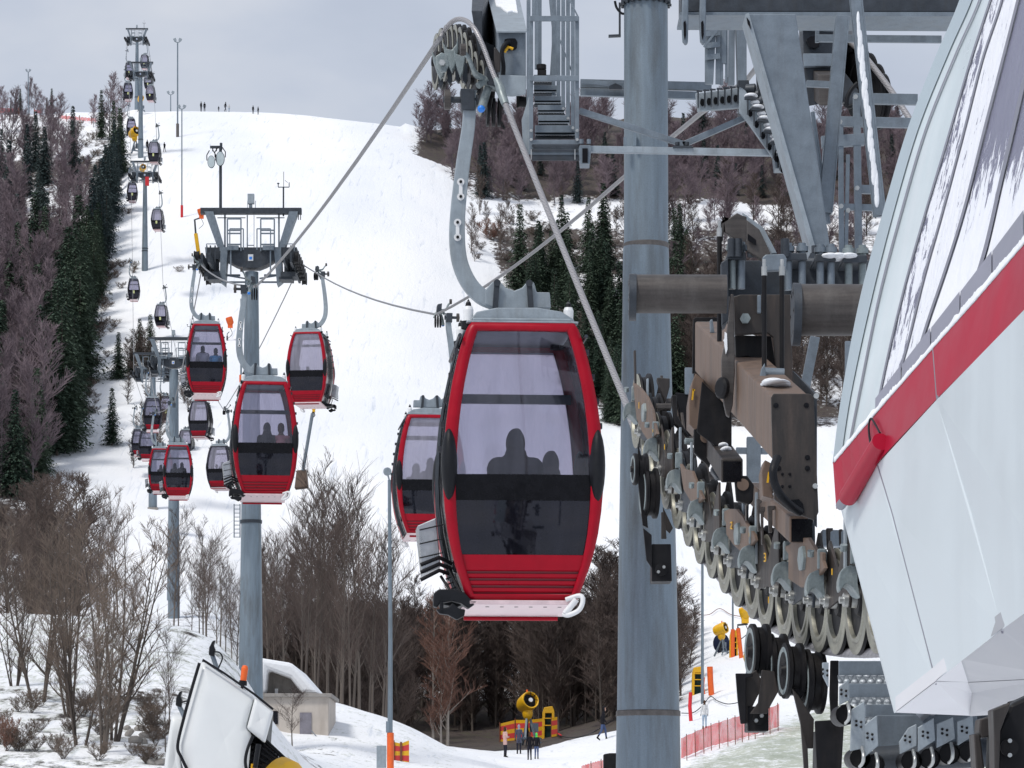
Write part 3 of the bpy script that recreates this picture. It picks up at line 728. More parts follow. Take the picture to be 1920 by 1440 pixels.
    c = MB(); c.tube(catmull([((px-981)*k_, -.02, zz(py)) for px, py in ((847, 400), (846, 450), (858, 495), (880, 535), (898, 545))], 4), .008, 5); c.build('arm_cable', M['blackp'], ha)
    for x0, x1 in ((927, 921), (988, 994)):
        for y0 in (-.09, .09):
            b = MB(); b.bar(((x0-981)*k_, y0, zz(530)), ((x1-981)*k_, y0, zz(618)), .05, .016, (0, 1, 0)); 
            for xx, rr_ in ((x0, 533), (x1, 615)): b.lathe([(0, .032), (.02, .032), (.02, 0)], ((xx-981)*k_, y0, zz(rr_)), (0, -1, 0), 10)
            b.build('hanger_link', M['galv_dk'], root)
    # grip
    X = lambda a: (a-981)*k_
    b = MB()
    b.lathe([(-.02, 0), (-.02, .03), (.20, .03), (.22, .045), (.30, .05)], (X(830), 0, zz(183)), (1, 0, 0), 12)
    b.prism([(X(858), -.08, zz(165)), (X(884), -.08, zz(165)), (X(886), -.08, zz(205)), (X(860), -.08, zz(205))], (0, .16, 0))
    b.prism([(X(905), -.13, zz(125)), (X(925), -.13, zz(130)), (X(928), -.13, zz(160)), (X(908), -.13, zz(160))], (0, .26, 0))
    gp_ = b.build('grip', M['galv_dk'], root, bevel=.006); ORG[gp_.name] = Vector((0, 0, 0))
    c = MB(); c.lathe([(-.025, 0), (-.025, .09), (.03, .092), (.03, 0)], (X(833), 0, zz(183)), (1, 0, 0), 20); c.build('guide_roller', M['pipe'], gp_); c = MB(); c.lathe([(-.03, 0), (-.03, .055), (.02, .055), (.02, 0)], (X(861), -.30, zz(103)), (1, 0, 0), 16); c.build('guide_roller', M['pipe'], gp_)
    c = MB(); c.tube(catmull([(X(862), -.3, zz(108)), (X(872), -.28, zz(120)), (X(884), -.2, zz(142)), (X(900), -.12, zz(148)), (X(912), -.08, zz(158))], 4), [.022]*8+[.03]*9, 8)
    c.tube([(X(890), -.15, zz(163)), (X(905), -.1, zz(150)), (X(930), -.05, zz(165)), (X(938), -.05, zz(185))], [.03, .04, .03, .02], 8); c.build('clamp_lever', M['cast'], gp_)
    c = MB(); c.tube([(X(912), -.06, zz(158)), (X(902), -.12, zz(188)), (X(896), -.2, zz(208))], [.035, .04, .038], 14); c.build('spring_cylinder', M['cast'], gp_)
    c = MB(); c.lathe([(0, .034), (.02, .034), (.035, .02), (.035, 0)], (X(896), -.2, zz(208)), (-.25, -.9, -.5), 16); c.build('end_cap', M['blue'], gp_)
    c = MB()
    for q in range(3): c.lathe([(0, .05), (.004, .13), (.03, .13), (.034, .05)], (X(908+q*11), .06, zz(203)), (1, 0, 0), 22)
    c.build('running_wheel', M['black'], gp_)
    for ch in root.children:
        if ch.name.split('.')[0] in ('hanger_arm', 'hanger_link', 'grip'): ch.location.x += .075
    return root
GRIP = Vector((-.175, 0, 2.18))       # where the rope runs through the grip
red_c = make_cabin(M['red'], M['red']); semi_c = make_cabin(M['dkframe'], M['red']); dark_c = make_cabin(M['dkframe'], M['dkframe'], True)
used = set(); CABS = {}
def cabin(kind, px, row, hpx, yaw, label, group=None):
    Y = 28.8*520/hpx; sy = math.sin(math.radians(yaw)); px -= DB*(sy if yaw < 90 else -sy)/Y*F; Y += .4
    o = kind if kind.name not in used else copy_tree(kind); used.add(kind.name)
    o.location = W(px, row, Y); o.rotation_euler = (0, 0, math.radians(yaw)); o['label'] = label
    if group: o['group'] = group
    elif 'group' in o: del o['group']
    R_ = Matrix.Rotation(math.radians(yaw), 3, 'Z'); g = Vector(o.location)+R_ @ GRIP
    return o, g, Y, R_
GR = 'gondola cabins hanging on the lift'
main_c = cabin(red_c, 981, 625, 520, 4.2, 'largest red gondola cabin, nearest the viewer, with two hooded riders in silhouette', GR)
c500 = cabin(red_c, 503, 722, 212, 7, 'red gondola cabin with side ski rack in front of the grey lift tower pole', GR)
c790 = cabin(red_c, 810, 784, 224, 186, 'red gondola cabin half hidden behind the largest cabin', GR)
c390 = cabin(red_c, 391, 612, 131, 5, 'red gondola cabin left of the nearest lift tower, riders in blue inside', GR)
c580 = cabin(red_c, 577, 627, 133, 173, 'red gondola cabin right of the nearest lift tower with rack on its right', GR)
c337 = cabin(red_c, 337, 837, 96, 5, 'small red gondola cabin with two silhouetted riders, in front of the second lift tower', GR)
c300 = cabin(red_c, 304, 843, 80, 5, 'small red gondola cabin partly hidden behind another, at the second lift tower', GR)
c411 = cabin(semi_c, 411, 838, 79, 173, 'small dark cabin with red skirt left of the tower pole, lowest on the right rope', GR)
c372 = cabin(semi_c, 374, 754, 67, 174, 'small dark cabin with red skirt just below the cabin with blue riders', GR)
c287 = cabin(semi_c, 288, 748, 60, 5, 'small dark cabin with red skirt beside the pole of the second tower', GR)
c278 = cabin(semi_c, 277, 809, 53, 5, 'small dark cabin with red skirt, lowest on the left rope', GR)
c265 = cabin(semi_c, 262, 806, 48, 5, 'small dark cabin peeking out behind another at the far left of the lower cluster', GR)
c348 = cabin(semi_c, 348, 808, 46, 174, 'small dark cabin mostly hidden behind the second tower pole', GR)
c315 = cabin(dark_c, 312, 744, 46, 5, 'small dark cabin with yellow sticker beside the second tower pole', GR)
c258 = cabin(dark_c, 257, 708, 40, 5, 'dark cabin with yellow sticker left of the cluster of tower heads', GR)
c302 = cabin(dark_c, 302, 573, 40, 175, 'dark cabin on the right rope just above the middle tower heads', GR)
c252 = cabin(dark_c, 252, 524, 39, 4, 'dark cabin left of the foot of the tower with the red box', GR)
c294 = cabin(dark_c, 295, 394, 38, 176, 'dark cabin with yellow sticker hanging right of the tower with the red box', GR)
c248 = cabin(dark_c, 249, 344, 34, 4, 'dark cabin with yellow sticker just below left of the tower head with the red box', GR)
c289 = cabin(dark_c, 289, 268, 38, 176, 'dark cabin hanging right of the tower foot, halfway up the white slope', GR)
c247 = cabin(dark_c, 247, 224, 31, 4, 'dark cabin left of the tower, in front of the yellow snow gun', GR)
c241 = cabin(dark_c, 241, 157, 31, 4, 'dark cabin low on the left of the two highest towers', GR)
c242 = cabin(dark_c, 243, 119, 28, 4, 'dark cabin high on the left of the two highest towers', GR)
c270 = cabin(dark_c, 271, 104, 26, 176, 'topmost dark cabin, against the sky right of the highest tower', GR)
c277 = cabin(dark_c, 278, 142, 26, 176, 'dark cabin against the sky, third down on the right of the highest towers', GR)
c282 = cabin(dark_c, 282, 162, 28, 176, 'dark cabin against the sky just above the brow on the right rope', GR)
# ------------------------------------------------------------ lift towers
ut = 115/F
def T(px, py, y=0): return Vector(((px-472)*ut, y, (500-py)*ut))
def make_head():
    root = thing('lift_tower', (0, 0, 0), '', 'lift tower')
    b = MB()
    b.prism([T(384, 466, -.35), T(560, 466, -.35), T(558, 490, -.35), T(520, 488, -.35), T(500, 500, -.35), T(487, 505, -.35), T(455, 505, -.35), T(442, 500, -.35), T(420, 488, -.35), T(386, 490, -.35)], (0, .7, 0))
    b.build('cross_beam', M['galv_dk'], root)
    b = MB(); b.box(T(471.5, 486, -.37), (.19, .02, .24)); b.build('sign_plate', M['white'], root)
    b = MB(); b.box(T(471.5, 487, -.385), (.10, .01, .10)); b.build('sign_mark', M['blue'], root)
    for s in (-1, 1):
        X = lambda a: 472+s*(a-472)
        b = MB(); b.prism([T(X(545), 396, -.25), T(X(562), 396, -.25), T(X(532), 478, -.25), T(X(520), 478, -.25)], (0, .5, 0)); b.bar(T(X(524), 396, .1), T(X(524), 480, .1), .06); b.build('gantry_leg', M['galv'], root)
        b = MB(); b.prism([T(X(516), 466, -.4), T(X(530), 466, -.4), T(X(532), 530, -.4), T(X(522), 538, -.4)], (0, .7, 0)); b.bar(T(X(510), 470, -.5), T(X(510), 520, -.5), .05); b.build('drop_bracket', M['galv'], root)
        # ladder cage
        b = MB()
        for x in (491, 517): b.bar(T(X(x), 412, -.4), T(X(x), 474, -.4), .05)
        b.bar(T(X(485), 434, -.7), T(X(485), 474, -.7), .04); b.bar(T(X(511), 434, -.7), T(X(511), 470, -.7), .04)
        for y in (412, 434, 440, 461): b.bar(T(X(491), y, -.4), T(X(517), y, -.4), .05)
        b.bar(T(X(485), 434, -.7), T(X(511), 434, -.7), .04); b.box(T(X(506), 469, -.45), (.42, .3, .16))
        b.build('ladder_cage', M['galv'], root)
        # sheave train
        b = MB()
        for x in (543, 556): b.bar(T(X(x), 505, -2.4), T(X(x), 502, 2.4), .08, .34)
        b.bar(T(X(535), 500, 0), T(X(560), 500, 0), .3, .5)
        b.box(T(X(545), 522, -.4), (.55, .9, .18)); b.box(T(X(540), 529, -.4), (.5, .8, .10))
        for x in (540, 549, 556): b.bar(T(X(x), 464, -.5), T(X(x), 515, -.5), .05)
        b.build('sheave_frame', M['galv_dk'], root)
        for q in range(7):
            y = -2.3+q*.75; b = MB()
            b.lathe([(-.09, 0), (-.09, .24), (-.04, .21), (.04, .21), (.09, .24), (.09, 0)], T(X(566), 500+abs(q-3)*1.2, y), (1, 0, 0), 14); b.build('sheave', M['black'], root)
        b = MB(); b.chan(T(X(495), 515, .2), T(X(535), 515, .2), .05, .08); b.bar(T(X(485), 528, .2), T(X(528), 528, .2), .06); b.bar(T(X(486), 521, .2), T(X(528), 514, .2), .05); b.build('tie_rod', M['galv'], root)
        b = MB(); b.bar(T(X(530), 462, -.6), T(X(556), 462, -.6), .03); b.bar(T(X(556), 462, -.6), T(X(556), 480, -.6), .03); b.bar(T(X(530), 462, -.6), T(X(530), 475, -.6), .03); b.build('handrail', M['galv'], root)
    b = MB(); b.prism([T(374, 388, -.15), T(568, 388, -.15), T(568, 399, -.15), T(374, 399, -.15)], (0, .3, 0)); b.bar(T(406, 406), T(460, 406), .03); b.bar(T(481, 406), T(535, 406), .03)
    b.bar(T(562, 400), T(562, 410), .03); b.bar(T(566, 400), T(566, 410), .03); b.build('gantry_beam', M['galv_dk'], root)
    b = MB(); b.bar(T(463, 400, .1), T(463, 470, .1), .04); b.bar(T(476, 400, .1), T(476, 470, .1), .02); b.bar(T(464, 458, .1), T(476, 458, .1), .03); b.build('ladder', M['galv'], root)
    b = MB(); b.box(T(471, 371, -.1), (.24, .2, .36)); b.bar(T(470, 381), T(470, 389), .12); b.bar(T(464, 373), T(464, 388), .02); b.bar(T(479, 373), T(479, 388), .02); b.build('floodlight', M['galv_lt'], root)
    b = MB(); b.tube([T(533, 403), T(533, 347)], .03, 6); b.bar(T(523, 347), T(544, 347), .03); b.bar(T(523, 347), T(523, 339), .03); b.bar(T(544, 347), T(544, 338), .03); b.tube([T(533.5, 350), T(533.5, 317)], .01, 4)
    b.ell(T(523, 340), (.05, .05, .03), 8, 5); b.bar(T(536, 334), T(541, 338), .06, .01); b.build('wind_gauge', M['galv_dk'], root)
    return root
def lamps(root, at):
    b = MB(); b.tube([T(412, 388)+at, T(412, 270)+at], .055, 8); b.bar(T(392, 270)+at, T(413, 270)+at, .09, .09); b.tube([T(413, 262)+at, T(413, 275)+at], .05, 6)
    for x in (397, 404): b.bar(T(x, 271)+at, T(x, 278)+at, .04)
    b.build('lamp_pole', M['galv_dk'], root)
    for x, y, r in ((395, 300, .23), (412, 294, .27)):
        c = T(x, y)+at+Vector((0, -.15, 0)); sx = .62
        b = MB(); prof = [(-.02, r*.96), (-.03, r), (.04, r), (.22, r*.7), (.42, r*.35), (.44, 0)]
        bb = MB(); bb.lathe(prof, (0, 0, 0), (.2, 1, .1), 20); bb.v = [Vector((v.x*sx, v.y, v.z))+c for v in bb.v]; o = bb.build('lamp_housing', M['galv_dk'], root)
        ORG[o.name] = ORG[root.name]; bb = MB(); bb.lathe([(0, 0), (0, r*.93)], (0, 0, 0), (.2, 1, .1), 20); bb.v = [Vector((v.x*sx, v.y, v.z))+c+Vector((0, -.03, 0)) for v in bb.v]; bb.build('lamp_lens', M['lens'], o)
        b.tube([c+Vector((-r*.7, 0, .05)), c+Vector((-r*.72, 0, .25)), c+Vector((-r*.3, 0, .42))], .02, 5); b.tube([c+Vector((r*.7, 0, .05)), c+Vector((r*.72, 0, .25)), c+Vector((r*.3, 0, .42))], .02, 5); b.build('lamp_bracket', M['black'], root)
M['lens'] = mat('floodlight_lens', (.45, .52, .54), .15, 0, .1, 8, coat=.5)
head0 = make_head()
TW = {}
def tower(px, row, Y, base_row, wb, wt, label, conc=False, first=False, extra=None, pole_shift=0, flange=None):
    o = head0 if first else copy_tree(head0)
    loc = W(px, row, Y); o.location = loc
    relabel(o, label, 'lift towers up the slope'); ORG[o.name] = loc
    top = loc+Vector((0, 0, -.2)); bx = px+pole_shift; g = W(bx, base_row, Y)
    b = MB(); n_ = 24; ps = []; rs = []
    for t in (0, .25, .5, .75, 1):
        ps.append(top.lerp(g+Vector((0, 0, -.6)), t)); rs.append(S(wt/2+(wb-wt)/2*t, Y))
    b.tube(ps, rs, n_); p = b.build('pole', M['column'], o)
    if flange:
        for fr in flange:
            t = (HY-fr)/F*Y; t = (loc.z-t)/(loc.z-g.z); c = top.lerp(g, t); rr_ = S(wt/2+(wb-wt)/2*t, Y)
            b = MB(); b.lathe([(-.06, rr_), (-.06, rr_*1.08), (.06, rr_*1.08), (.06, rr_)], c, (0, 0, 1), 24); b.build('flange', M['galv_dk'], o)
    if conc:
        b = MB(); s = S(wb*.85, Y); b.prism([g+Vector((-s, -s, -1.5)), g+Vector((s, -s, -1.5)), g+Vector((s, s, -1.5)), g+Vector((-s, s, -1.5))], (0, 0, 1.5+S(14, Y))); b.build('concrete_foot', M['concrete'], o)
    TW[label] = o
    L_ = loc+Vector(((378-472)*ut, 0, .12)); R_ = loc+Vector(((566-472)*ut, 0, .12))
    return o, L_, R_
M['concrete'] = mat('old_concrete', (.30, .28, .26), .85, 0, .2, 3, bump=.3, dirt=(.12, .11, .1), dirt_amt=.5)
tA = tower(472, 500, 118, 1330, 48, 25, 'nearest lift tower, tall grey tubular pole with gantry and two round floodlamps', first=True, flange=(974,), pole_shift=-2)
tB = tower(326, 688, 232, 1175, 23, 17, 'second lift tower up, its head just left of the cabin with blue riders')
tC = tower(287, 704, 300, 966, 11, 8, 'lift tower on a square concrete foot behind the cluster of small cabins', True)
tD = tower(272, 333, 410, 545, 13, 7, 'lift tower on the open slope with a small red box under its head', flange=(465,))
tE = tower(264, 143, 475, 302, 11, 5, 'lift tower standing just below the brow, second from the top')
tF = tower(257, 77, 535, 214, 8, 4, 'highest lift tower, on the brow against the sky')
# extras on the nearest tower
oA = tA[0]; lamps(oA, W(472, 500, 118))
b = MB(); org = W(472, 500, 118); px0 = 444
for x in (439, 450): b.bar(W(x, 945, 117.3), W(x, 1008, 117.3), .04)
for i in range(9): b.bar(W(439, 947+i*7.5, 117.3), W(450, 947+i*7.5, 117.3), .025)
b.build('foot_ladder', M['galv'], oA)
b = MB(); b.box(W(276, 340, 409), (.45, .4, 1.1)); b.build('red_box', M['netting'], tD[0])
# cables: left rope climbs, right rope descends
def sagged(a, b_, n=10, sag=.012):
    L = (b_-a).length; return [a.lerp(b_, i/n)-Vector((0, 0, sag*L*4*(i/n)*(1-i/n))) for i in range(n+1)]
def rope_obj(pts, name, label, r=.033, m=None, strand=False):
    b = MB(); b.tube(pts, r, 8); o = b.build(name, m or M['rope'], base=pts[0]); tag(o, label, 'cable'); return o
def strand_rope(pts, r, pitch, name, label, lobes=6, lobe_d=.14):
    """laid rope: lobed section twisted along its length"""
    P = [Vector(p) for p in pts]; D = [0]
    for a, c in zip(P, P[1:]): D.append(D[-1]+(c-a).length)
    n = int(D[-1]/(pitch/14)); b = MB(); vs = []; seg = 18; j = 0; up = None
    for i in range(n+1):
        s_ = D[-1]*i/n
        while j < len(D)-2 and D[j+1] < s_: j += 1
        t = (s_-D[j])/(D[j+1]-D[j]); p = P[j].lerp(P[j+1], t); d = (P[j+1]-P[j]).normalized()
        x = d.cross(Vector((1, 0, .1))).normalized(); y = x.cross(d)
        for q in range(seg):
            a = 2*PI*q/seg; rr_ = r*(1-lobe_d+lobe_d*abs(math.cos(lobes/2*(a-2*PI*s_/pitch))))
            vs.append(p+(x*math.cos(a)+y*math.sin(a))*rr_)
    b.add(vs, [[i*seg+q, i*seg+(q+1) % seg, (i+1)*seg+(q+1) % seg, (i+1)*seg+q] for i in range(n) for q in range(seg)], True)
    o = b.build(name, M['rope_n'], base=P[0]); at_ = o.data.attributes.new('groove', 'FLOAT', 'POINT')
    at_.data.foreach_set('value', [abs(math.cos(lobes/2*(2*PI*q/seg-2*PI*(D[-1]*i/n)/pitch))) for i in range(n+1) for q in range(seg)]); tag(o, label, 'cable'); return o
m, nt, out = new_mat('laid_steel_rope'); bb = nt.nodes.new('ShaderNodeBsdfPrincipled'); bb.inputs['Metallic'].default_value = .4; bb.inputs['Roughness'].default_value = .45
ag = nt.nodes.new('ShaderNodeAttribute'); ag.attribute_name = 'groove'; rg_ = ramp(nt, [(.12, (.045, .042, .045)), (.5, (.30, .29, .30)), (.95, (.44, .43, .44))]); lk(nt, ag.outputs['Fac'], rg_.inputs['Fac']); lk(nt, rg_.outputs['Color'], bb.inputs['Base Color'])  # groove attribute darkens strand creases: their shade is put into the colour
lk(nt, bb.outputs['BSDF'], out.inputs['Surface']); M['rope_n'] = m
GL = [W(825, 72, 29.2)]
left = [c500[1], c390[1], tA[1], c337[1], c300[1], tB[1], c287[1], c278[1], tC[1], c252[1], tD[1], c248[1], c247[1], tE[1], c241[1], c242[1], tF[1]]
right = [c580[1], tA[2], c411[1], c372[1], tB[2], c348[1], tC[2], c302[1], tD[2], c294[1], c289[1], tE[2], c282[1], c277[1], c270[1], tF[2]]
left.sort(key=lambda p: p.y); right.sort(key=lambda p: p.y)
def chain(first, pts):
    out_ = [first]; prev = first
    for p in pts: out_ += sagged(prev, p, 8, .004 if (p-prev).length > 15 else 0)[1:]; prev = p
    return out_
rope_obj(chain(GL[0], left), 'haul_rope', 'steel haul rope running up the left side of the towers', .024)
# ------------------------------------------------------------ steelwork of the station head
def wp(pts, Y): return [W(x, y, Y) for x, y in pts]
def plate(b, pts, Y, th): b.prism(wp(pts, Y), (0, th, 0))
def wbar(b, p0, p1, w, h=None, up=(0, 0, 1)): b.bar(W(*p0), W(*p1), w, h, up)
def hexa(b, near, Yn, far, Yf):
    v = wp(near, Yn)+wp(far, Yf); b.add(v, [(3, 2, 1, 0), (4, 5, 6, 7), (0, 1, 5, 4), (1, 2, 6, 5), (2, 3, 7, 6), (3, 0, 4, 7)])
def solo(b, name, m, label, cat, base=None, bevel=0, group=None):
    o = b.build(name, m, base=base if base is not None else b.v[0], bevel=bevel); return tag(o, label, cat, group)

# --- thick steel column
Yc = 31
col_t = thing('steel_column', W(1215, 1500, Yc), 'thick grey tubular steel column with two brownish weld seams, right of the largest cabin', 'column')
b = MB(); rows = [(-160, 1170, 1252), (0, 1170, 1252), (452, 1170, 1253), (470, 1168, 1254), (600, 1167, 1257), (720, 1165, 1260), (1050, 1160, 1268), (1330, 1157, 1274), (1345, 1156, 1275), (1500, 1154, 1277), (1980, 1150, 1283)]
b.tube([W((a+c)/2, r, Yc) for r, a, c in rows], [S((c-a)/2, Yc) for r, a, c in rows], 40, cap=True); b.build('shaft', M['column'], col_t)
for r, w_ in ((462, 84), (1338, 119)):
    b = MB(); R_ = S(w_/2, Yc); b.lathe([(-.03, R_*.99), (-.02, R_*1.018), (.02, R_*1.018), (.03, R_*.99)], W(1211.5 if r < 900 else 1215.5, r, Yc), (0, 0, 1), 40); b.build('weld_seam', M['weld'], col_t)
b = MB(); R_ = S(41, Yc); b.lathe([(-.03, R_*1.0), (-.03, R_*1.14), (.03, R_*1.14), (.03, R_)], W(1211, 2, Yc), (0, 0, 1), 40)
for i in range(20): a = 2*PI*i/20; b.lathe([(-.05, 0), (-.05, .02), (-.03, .02)], W(1211, 2, Yc)+Vector((math.cos(a)*R_*1.09, math.sin(a)*R_*1.09, 0)), (0, 0, 1), 6)
b.build('flange', M['galv_dk'], col_t)
b = MB(); wbar(b, (1162, 5, Yc), (1162, 66, Yc), .02); wbar(b, (1164, 67, Yc), (1141, 68, Yc), .05, .02); b.build('step_iron', M['galv_dk'], col_t)
b = MB(); b.tube(catmull([W(1153, 2, Yc), W(1156, 14, Yc), W(1164, 24, Yc), W(1170, 26, Yc)], 4), .012, 6); b.build('cable', M['blackp'], col_t)
for px, py in ((1172, 270), (1190, 262)):
    b = MB(); wbar(b, (px, py-12, Yc-.23), (px, py+12, Yc-.23), .03, .05); b.build('lug', M['column'], col_t)

# --- sheave train on the left (rope passes over it)
lt = thing('sheave_train', W(880, 200, 30), 'arched row of rope wheels under a snowy steel hood, above the largest cabin hanger', 'rope wheels')
arc = [(825, 62), (833, 52), (842, 46), (851, 44), (860, 45), (869, 50), (878, 60), (888, 75), (898, 96), (910, 112)]
for i, (x, y) in enumerate(arc):
    Y = 31.9-i*.24; c = W(x+1, y+54, Y); R_ = S(52, Y)*(1-.0*i)
    b = MB(); ax = Vector((-1, -.16, 0)); b.lathe([(-.05, 0), (-.05, R_*.80), (-.055, R_*.82), (-.05, R_), (-.03, R_), (-.015, R_*.88), (.015, R_*.88), (.03, R_), (.05, R_), (.05, 0)], c, ax, 30)
    o = b.build('rope_wheel', M['black'], lt); ORG[o.name] = ORG[lt.name]
    b = MB(); b.lathe([(.05, R_), (.056, R_*.97), (.056, R_*.82), (.05, R_*.8)], c, ax, 30); b.build('rim', M['zinc'], o)
    b = MB(); b.lathe([(.058, 0), (.058, R_*.74)], c, ax, 26); b.lathe([(.058, .05), (.09, .045), (.095, 0)], c, ax, 10); b.build('wheel_disc', M['black'], o)
for px, py, Y, s in ((822, 100, 29.7, 1), (843, 85, 29.6, 1), (860, 95, 29.5, .8)):
    b = MB(); plate(b, [(px-13*s, py-8), (px-6*s, py+6), (px+4*s, py+8), (px+12*s, py-2), (px+16*s, py-18), (px+16*s, py+8), (px+10*s, py+40), (px+4*s, py+48), (px-4*s, py+30), (px-10*s, py+12)], Y, .12); b.build('rope_catcher', M['cast'], lt, bevel=.01)
b = MB(); plate(b, [(817, 105), (828, 98), (838, 102), (842, 122), (836, 134), (826, 135), (818, 124)], 29.2, .04); b.build('rocker_plate', M['cast'], lt, bevel=.006)
b = MB(); b.lathe([(0, .03), (.02, .03), (.02, 0)], W(829, 118, 29.18), (0, -1, 0), 6); b.build('nut', M['bolt'], lt)
for px, py, h in ((825, 145, 35), (842, 140, 30), (857, 136, 30), (871, 140, 28)):
    b = MB(); plate(b, [(px-5, py-20), (px+5, py-22), (px+6, py+h*.3), (px+2, py+h*.6), (px-3, py+h*.4)], 29.8, .08); b.build('lower_bracket', M['galv_dk'], lt)
# hood with snow
b = MB(); hexa(b, [(934, 60), (986, 60), (986, 178), (936, 178)], 29.0, [(905, -60), (958, -60), (958, 60), (906, 60)], 36); b.build('hood_box', M['galv'], lt, bevel=.008)
b = MB(); hexa(b, [(931, 58), (988, 58), (988, 61), (931, 61)], 28.93, [(900, -64), (960, -64), (960, -61), (900, -61)], 36); b.build('hood_roof', M['galv_lt'], lt)
b = MB(); b.prism([W(x, y, 28.98+ (58-y)/124*7.0)+Vector((0, 0, .015)) for x, y in ((926, 2), (930, 18), (938, 20), (944, 26), (952, 30), (962, 28), (971, 30), (968, 10), (960, -10), (925, -14))], (0, 0, .03)); b.build('snow_patch', M['snow'], lt, bevel=.01)
b = MB(); plate(b, [(946, 74), (952, 72), (966, 72), (970, 78), (969, 90), (964, 94), (950, 94), (945, 88)], 28.985, .01); b.build('opening', M['band'], lt)
b = MB(); b.tube(catmull([W(955, 78, 28.95), W(946, 84, 28.9), W(941, 100, 28.9), W(944, 125, 28.9), W(942, 155, 28.95)], 5), .02, 6); b.build('black_cable', M['blackp'], lt)
b = MB(); b.tube([W(962, 92, 28.93), W(953, 88, 28.93), W(946, 98, 28.93)], .014, 6); b.build('yellow_cable', M['yellow'], lt)
b = MB(); plate(b, [(935, 140), (987, 142), (986, 176), (960, 180), (940, 178)], 28.9, .04); b.build('lower_cover', M['galv_lt'], lt, bevel=.006)
b = MB(); plate(b, [(926, 88), (931, 90), (939, 102), (938, 134), (930, 134), (926, 110)], 28.8, .05); b.build('curved_guard', M['brown_dk'], lt, bevel=.01)
b = MB(); hexa(b, [(884, 20), (904, 20), (906, 150), (900, 120)], 30, [(888, -60), (920, -60), (930, 100), (930, 160)], 33); plate(b, [(893, 70), (935, 90), (936, 130), (900, 150)], 30.5, .3); b.build('side_plate', M['galv_dk'], lt, bevel=.006)
b = MB(); b.tube([W(970, 190, 29.2), W(990, 192, 29.2)], .05, 10); plate(b, [(968, 180), (974, 180), (974, 200), (969, 202)], 29.1, .03); b.build('pipe_stub', M['black'], lt)
# --- haul ropes near the station
pts = [c500[1]]+sagged(c500[1], GL[0], 8, -.004)[1:]
arcp = [W(823, 78, 29.8), W(833, 58, 29.8), W(845, 43, 29.6), W(858, 36, 29.4), W(872, 38, 29.2), W(884, 47, 29.0), W(896, 65, 28.9), W(908, 92, 28.85), (W(920, 125, 28.8)), W(932, 155, 28.75)]
o = strand_rope([p for p in catmull(arcp, 4)], .023, .16, 'haul_rope', 'steel rope curving over the arched row of wheels above the largest cabin')
o = MB(); o.tube([W(930, 148, 28.7), W(938, 165, 28.65), W(942, 180, 28.6), W(948, 196, 28.55)], [.025, .042, .04, .035], 10); o = solo(o, 'rope_sleeve', M['cast'], 'pale metal sleeve on the rope beside the blue capped grip', 'rope sleeve')

# --- catwalk with steps, left of the column
cw = thing('stair_catwalk', W(1035, 300, 28.5), 'galvanised stair catwalk with railings, between the wheel hood and the thick column', 'catwalk')
def st(nm, b, m='galv', bevel=.003): return b.build(nm, M[m], cw, bevel=bevel)
b = MB(); hexa(b, [(992, 262), (1085, 262), (1089, 290), (992, 290)], 28, [(1006, 262), (1080, 262), (1080, 270), (1006, 270)], 28.5); st('landing', b)
b = MB()
for i in range(22): b.lathe([(0, .012), (.01, .016), (.012, 0)], W(1000+i*4, 274, 27.99), (0, -1, 0), 6)
for i in range(22): b.lathe([(0, .012), (.01, .016), (.012, 0)], W(998+i*4.1, 282, 27.99), (0, -1, 0), 6)
st('tread_studs', b, 'galv_dk', 0)
tr = [(1003, 1078, 235, 252), (1009, 1068, 216, 230), (1008, 1058, 197, 210), (1002, 1052, 180, 192), (1001, 1044, 160, 172), (1001, 1040, 140, 152)]
for k, (x0, x1, y0, y1) in enumerate(tr):
    Y = 28.4+k*.28; b = MB(); plate(b, [(x0, y0), (x1, y0), (x1, y1), (x0, y1)], Y, .02)
    b.prism([W(x0, y1, Y), W(x1, y1, Y), W(x1, y1+5, Y+.24), W(x0, y1+5, Y+.24)], (0, 0, .02))
    t_ = st('tread', b); ORG[t_.name] = ORG[cw.name]; b = MB()
    for i in range(int((x1-x0)/5)): b.lathe([(0, .012), (.008, .02), (.02, .02), (.02, 0)], W(x0+3+i*5, y1+3.5, Y+.1), (0, -.5, -1), 6)
    b.build('tread_teeth', M['galv_dk'], t_)
for x, y0, y1, Y in ((996, 32, 262, 28), (1082, 32, 262, 28), (991, 0, 225, 28.3), (1074, -10, 246, 28.4), (1065, -10, 228, 28.7), (1056, -10, 208, 29), (1047, -20, 190, 29.3), (1038, -20, 180, 29.6), (1006, -20, 130, 29), (1012, -20, 130, 29.3), (1001, -20, 36, 28.6)):
    b = MB(); wbar(b, (x, y0, Y), (x, y1, Y), .035, .03); st('post', b)
for x, y, Y in ((996, 262, 27.97), (1082, 262, 27.97), (996, 245, 27.97), (1082, 245, 27.97), (997, 36, 27.97), (1081, 36, 27.97), (997, 147, 27.97), (1081, 147, 27.97), (1074, 240, 28.37), (1065, 222, 28.67), (1056, 204, 28.97)):
    b = MB(); b.lathe([(0, .014), (.012, .014), (.012, 0)], W(x, y, Y), (0, -1, 0), 6); st('bolt', b, 'bolt', 0)
for y in (35, 147):
    b = MB(); wbar(b, (993, y, 27.96), (1085, y, 27.96), .02, .046); st('cross_rail', b)
b = MB(); plate(b, [(1028, -20), (1042, -20), (1044, 60), (1048, 140), (1031, 140), (1036, 60)], 30, .1); st('curved_post', b)
b = MB(); wbar(b, (1063, -10, 28.2), (1084, 32, 28), .01); wbar(b, (1048, 70, 29), (1078, 150, 28.6), .01); st('brace_wire', b, 'galv', 0)
b = MB(); plate(b, [(978, 225), (992, 180), (996, 262), (990, 300), (980, 260)], 28.2, .03); st('side_plate', b, 'galv_lt')
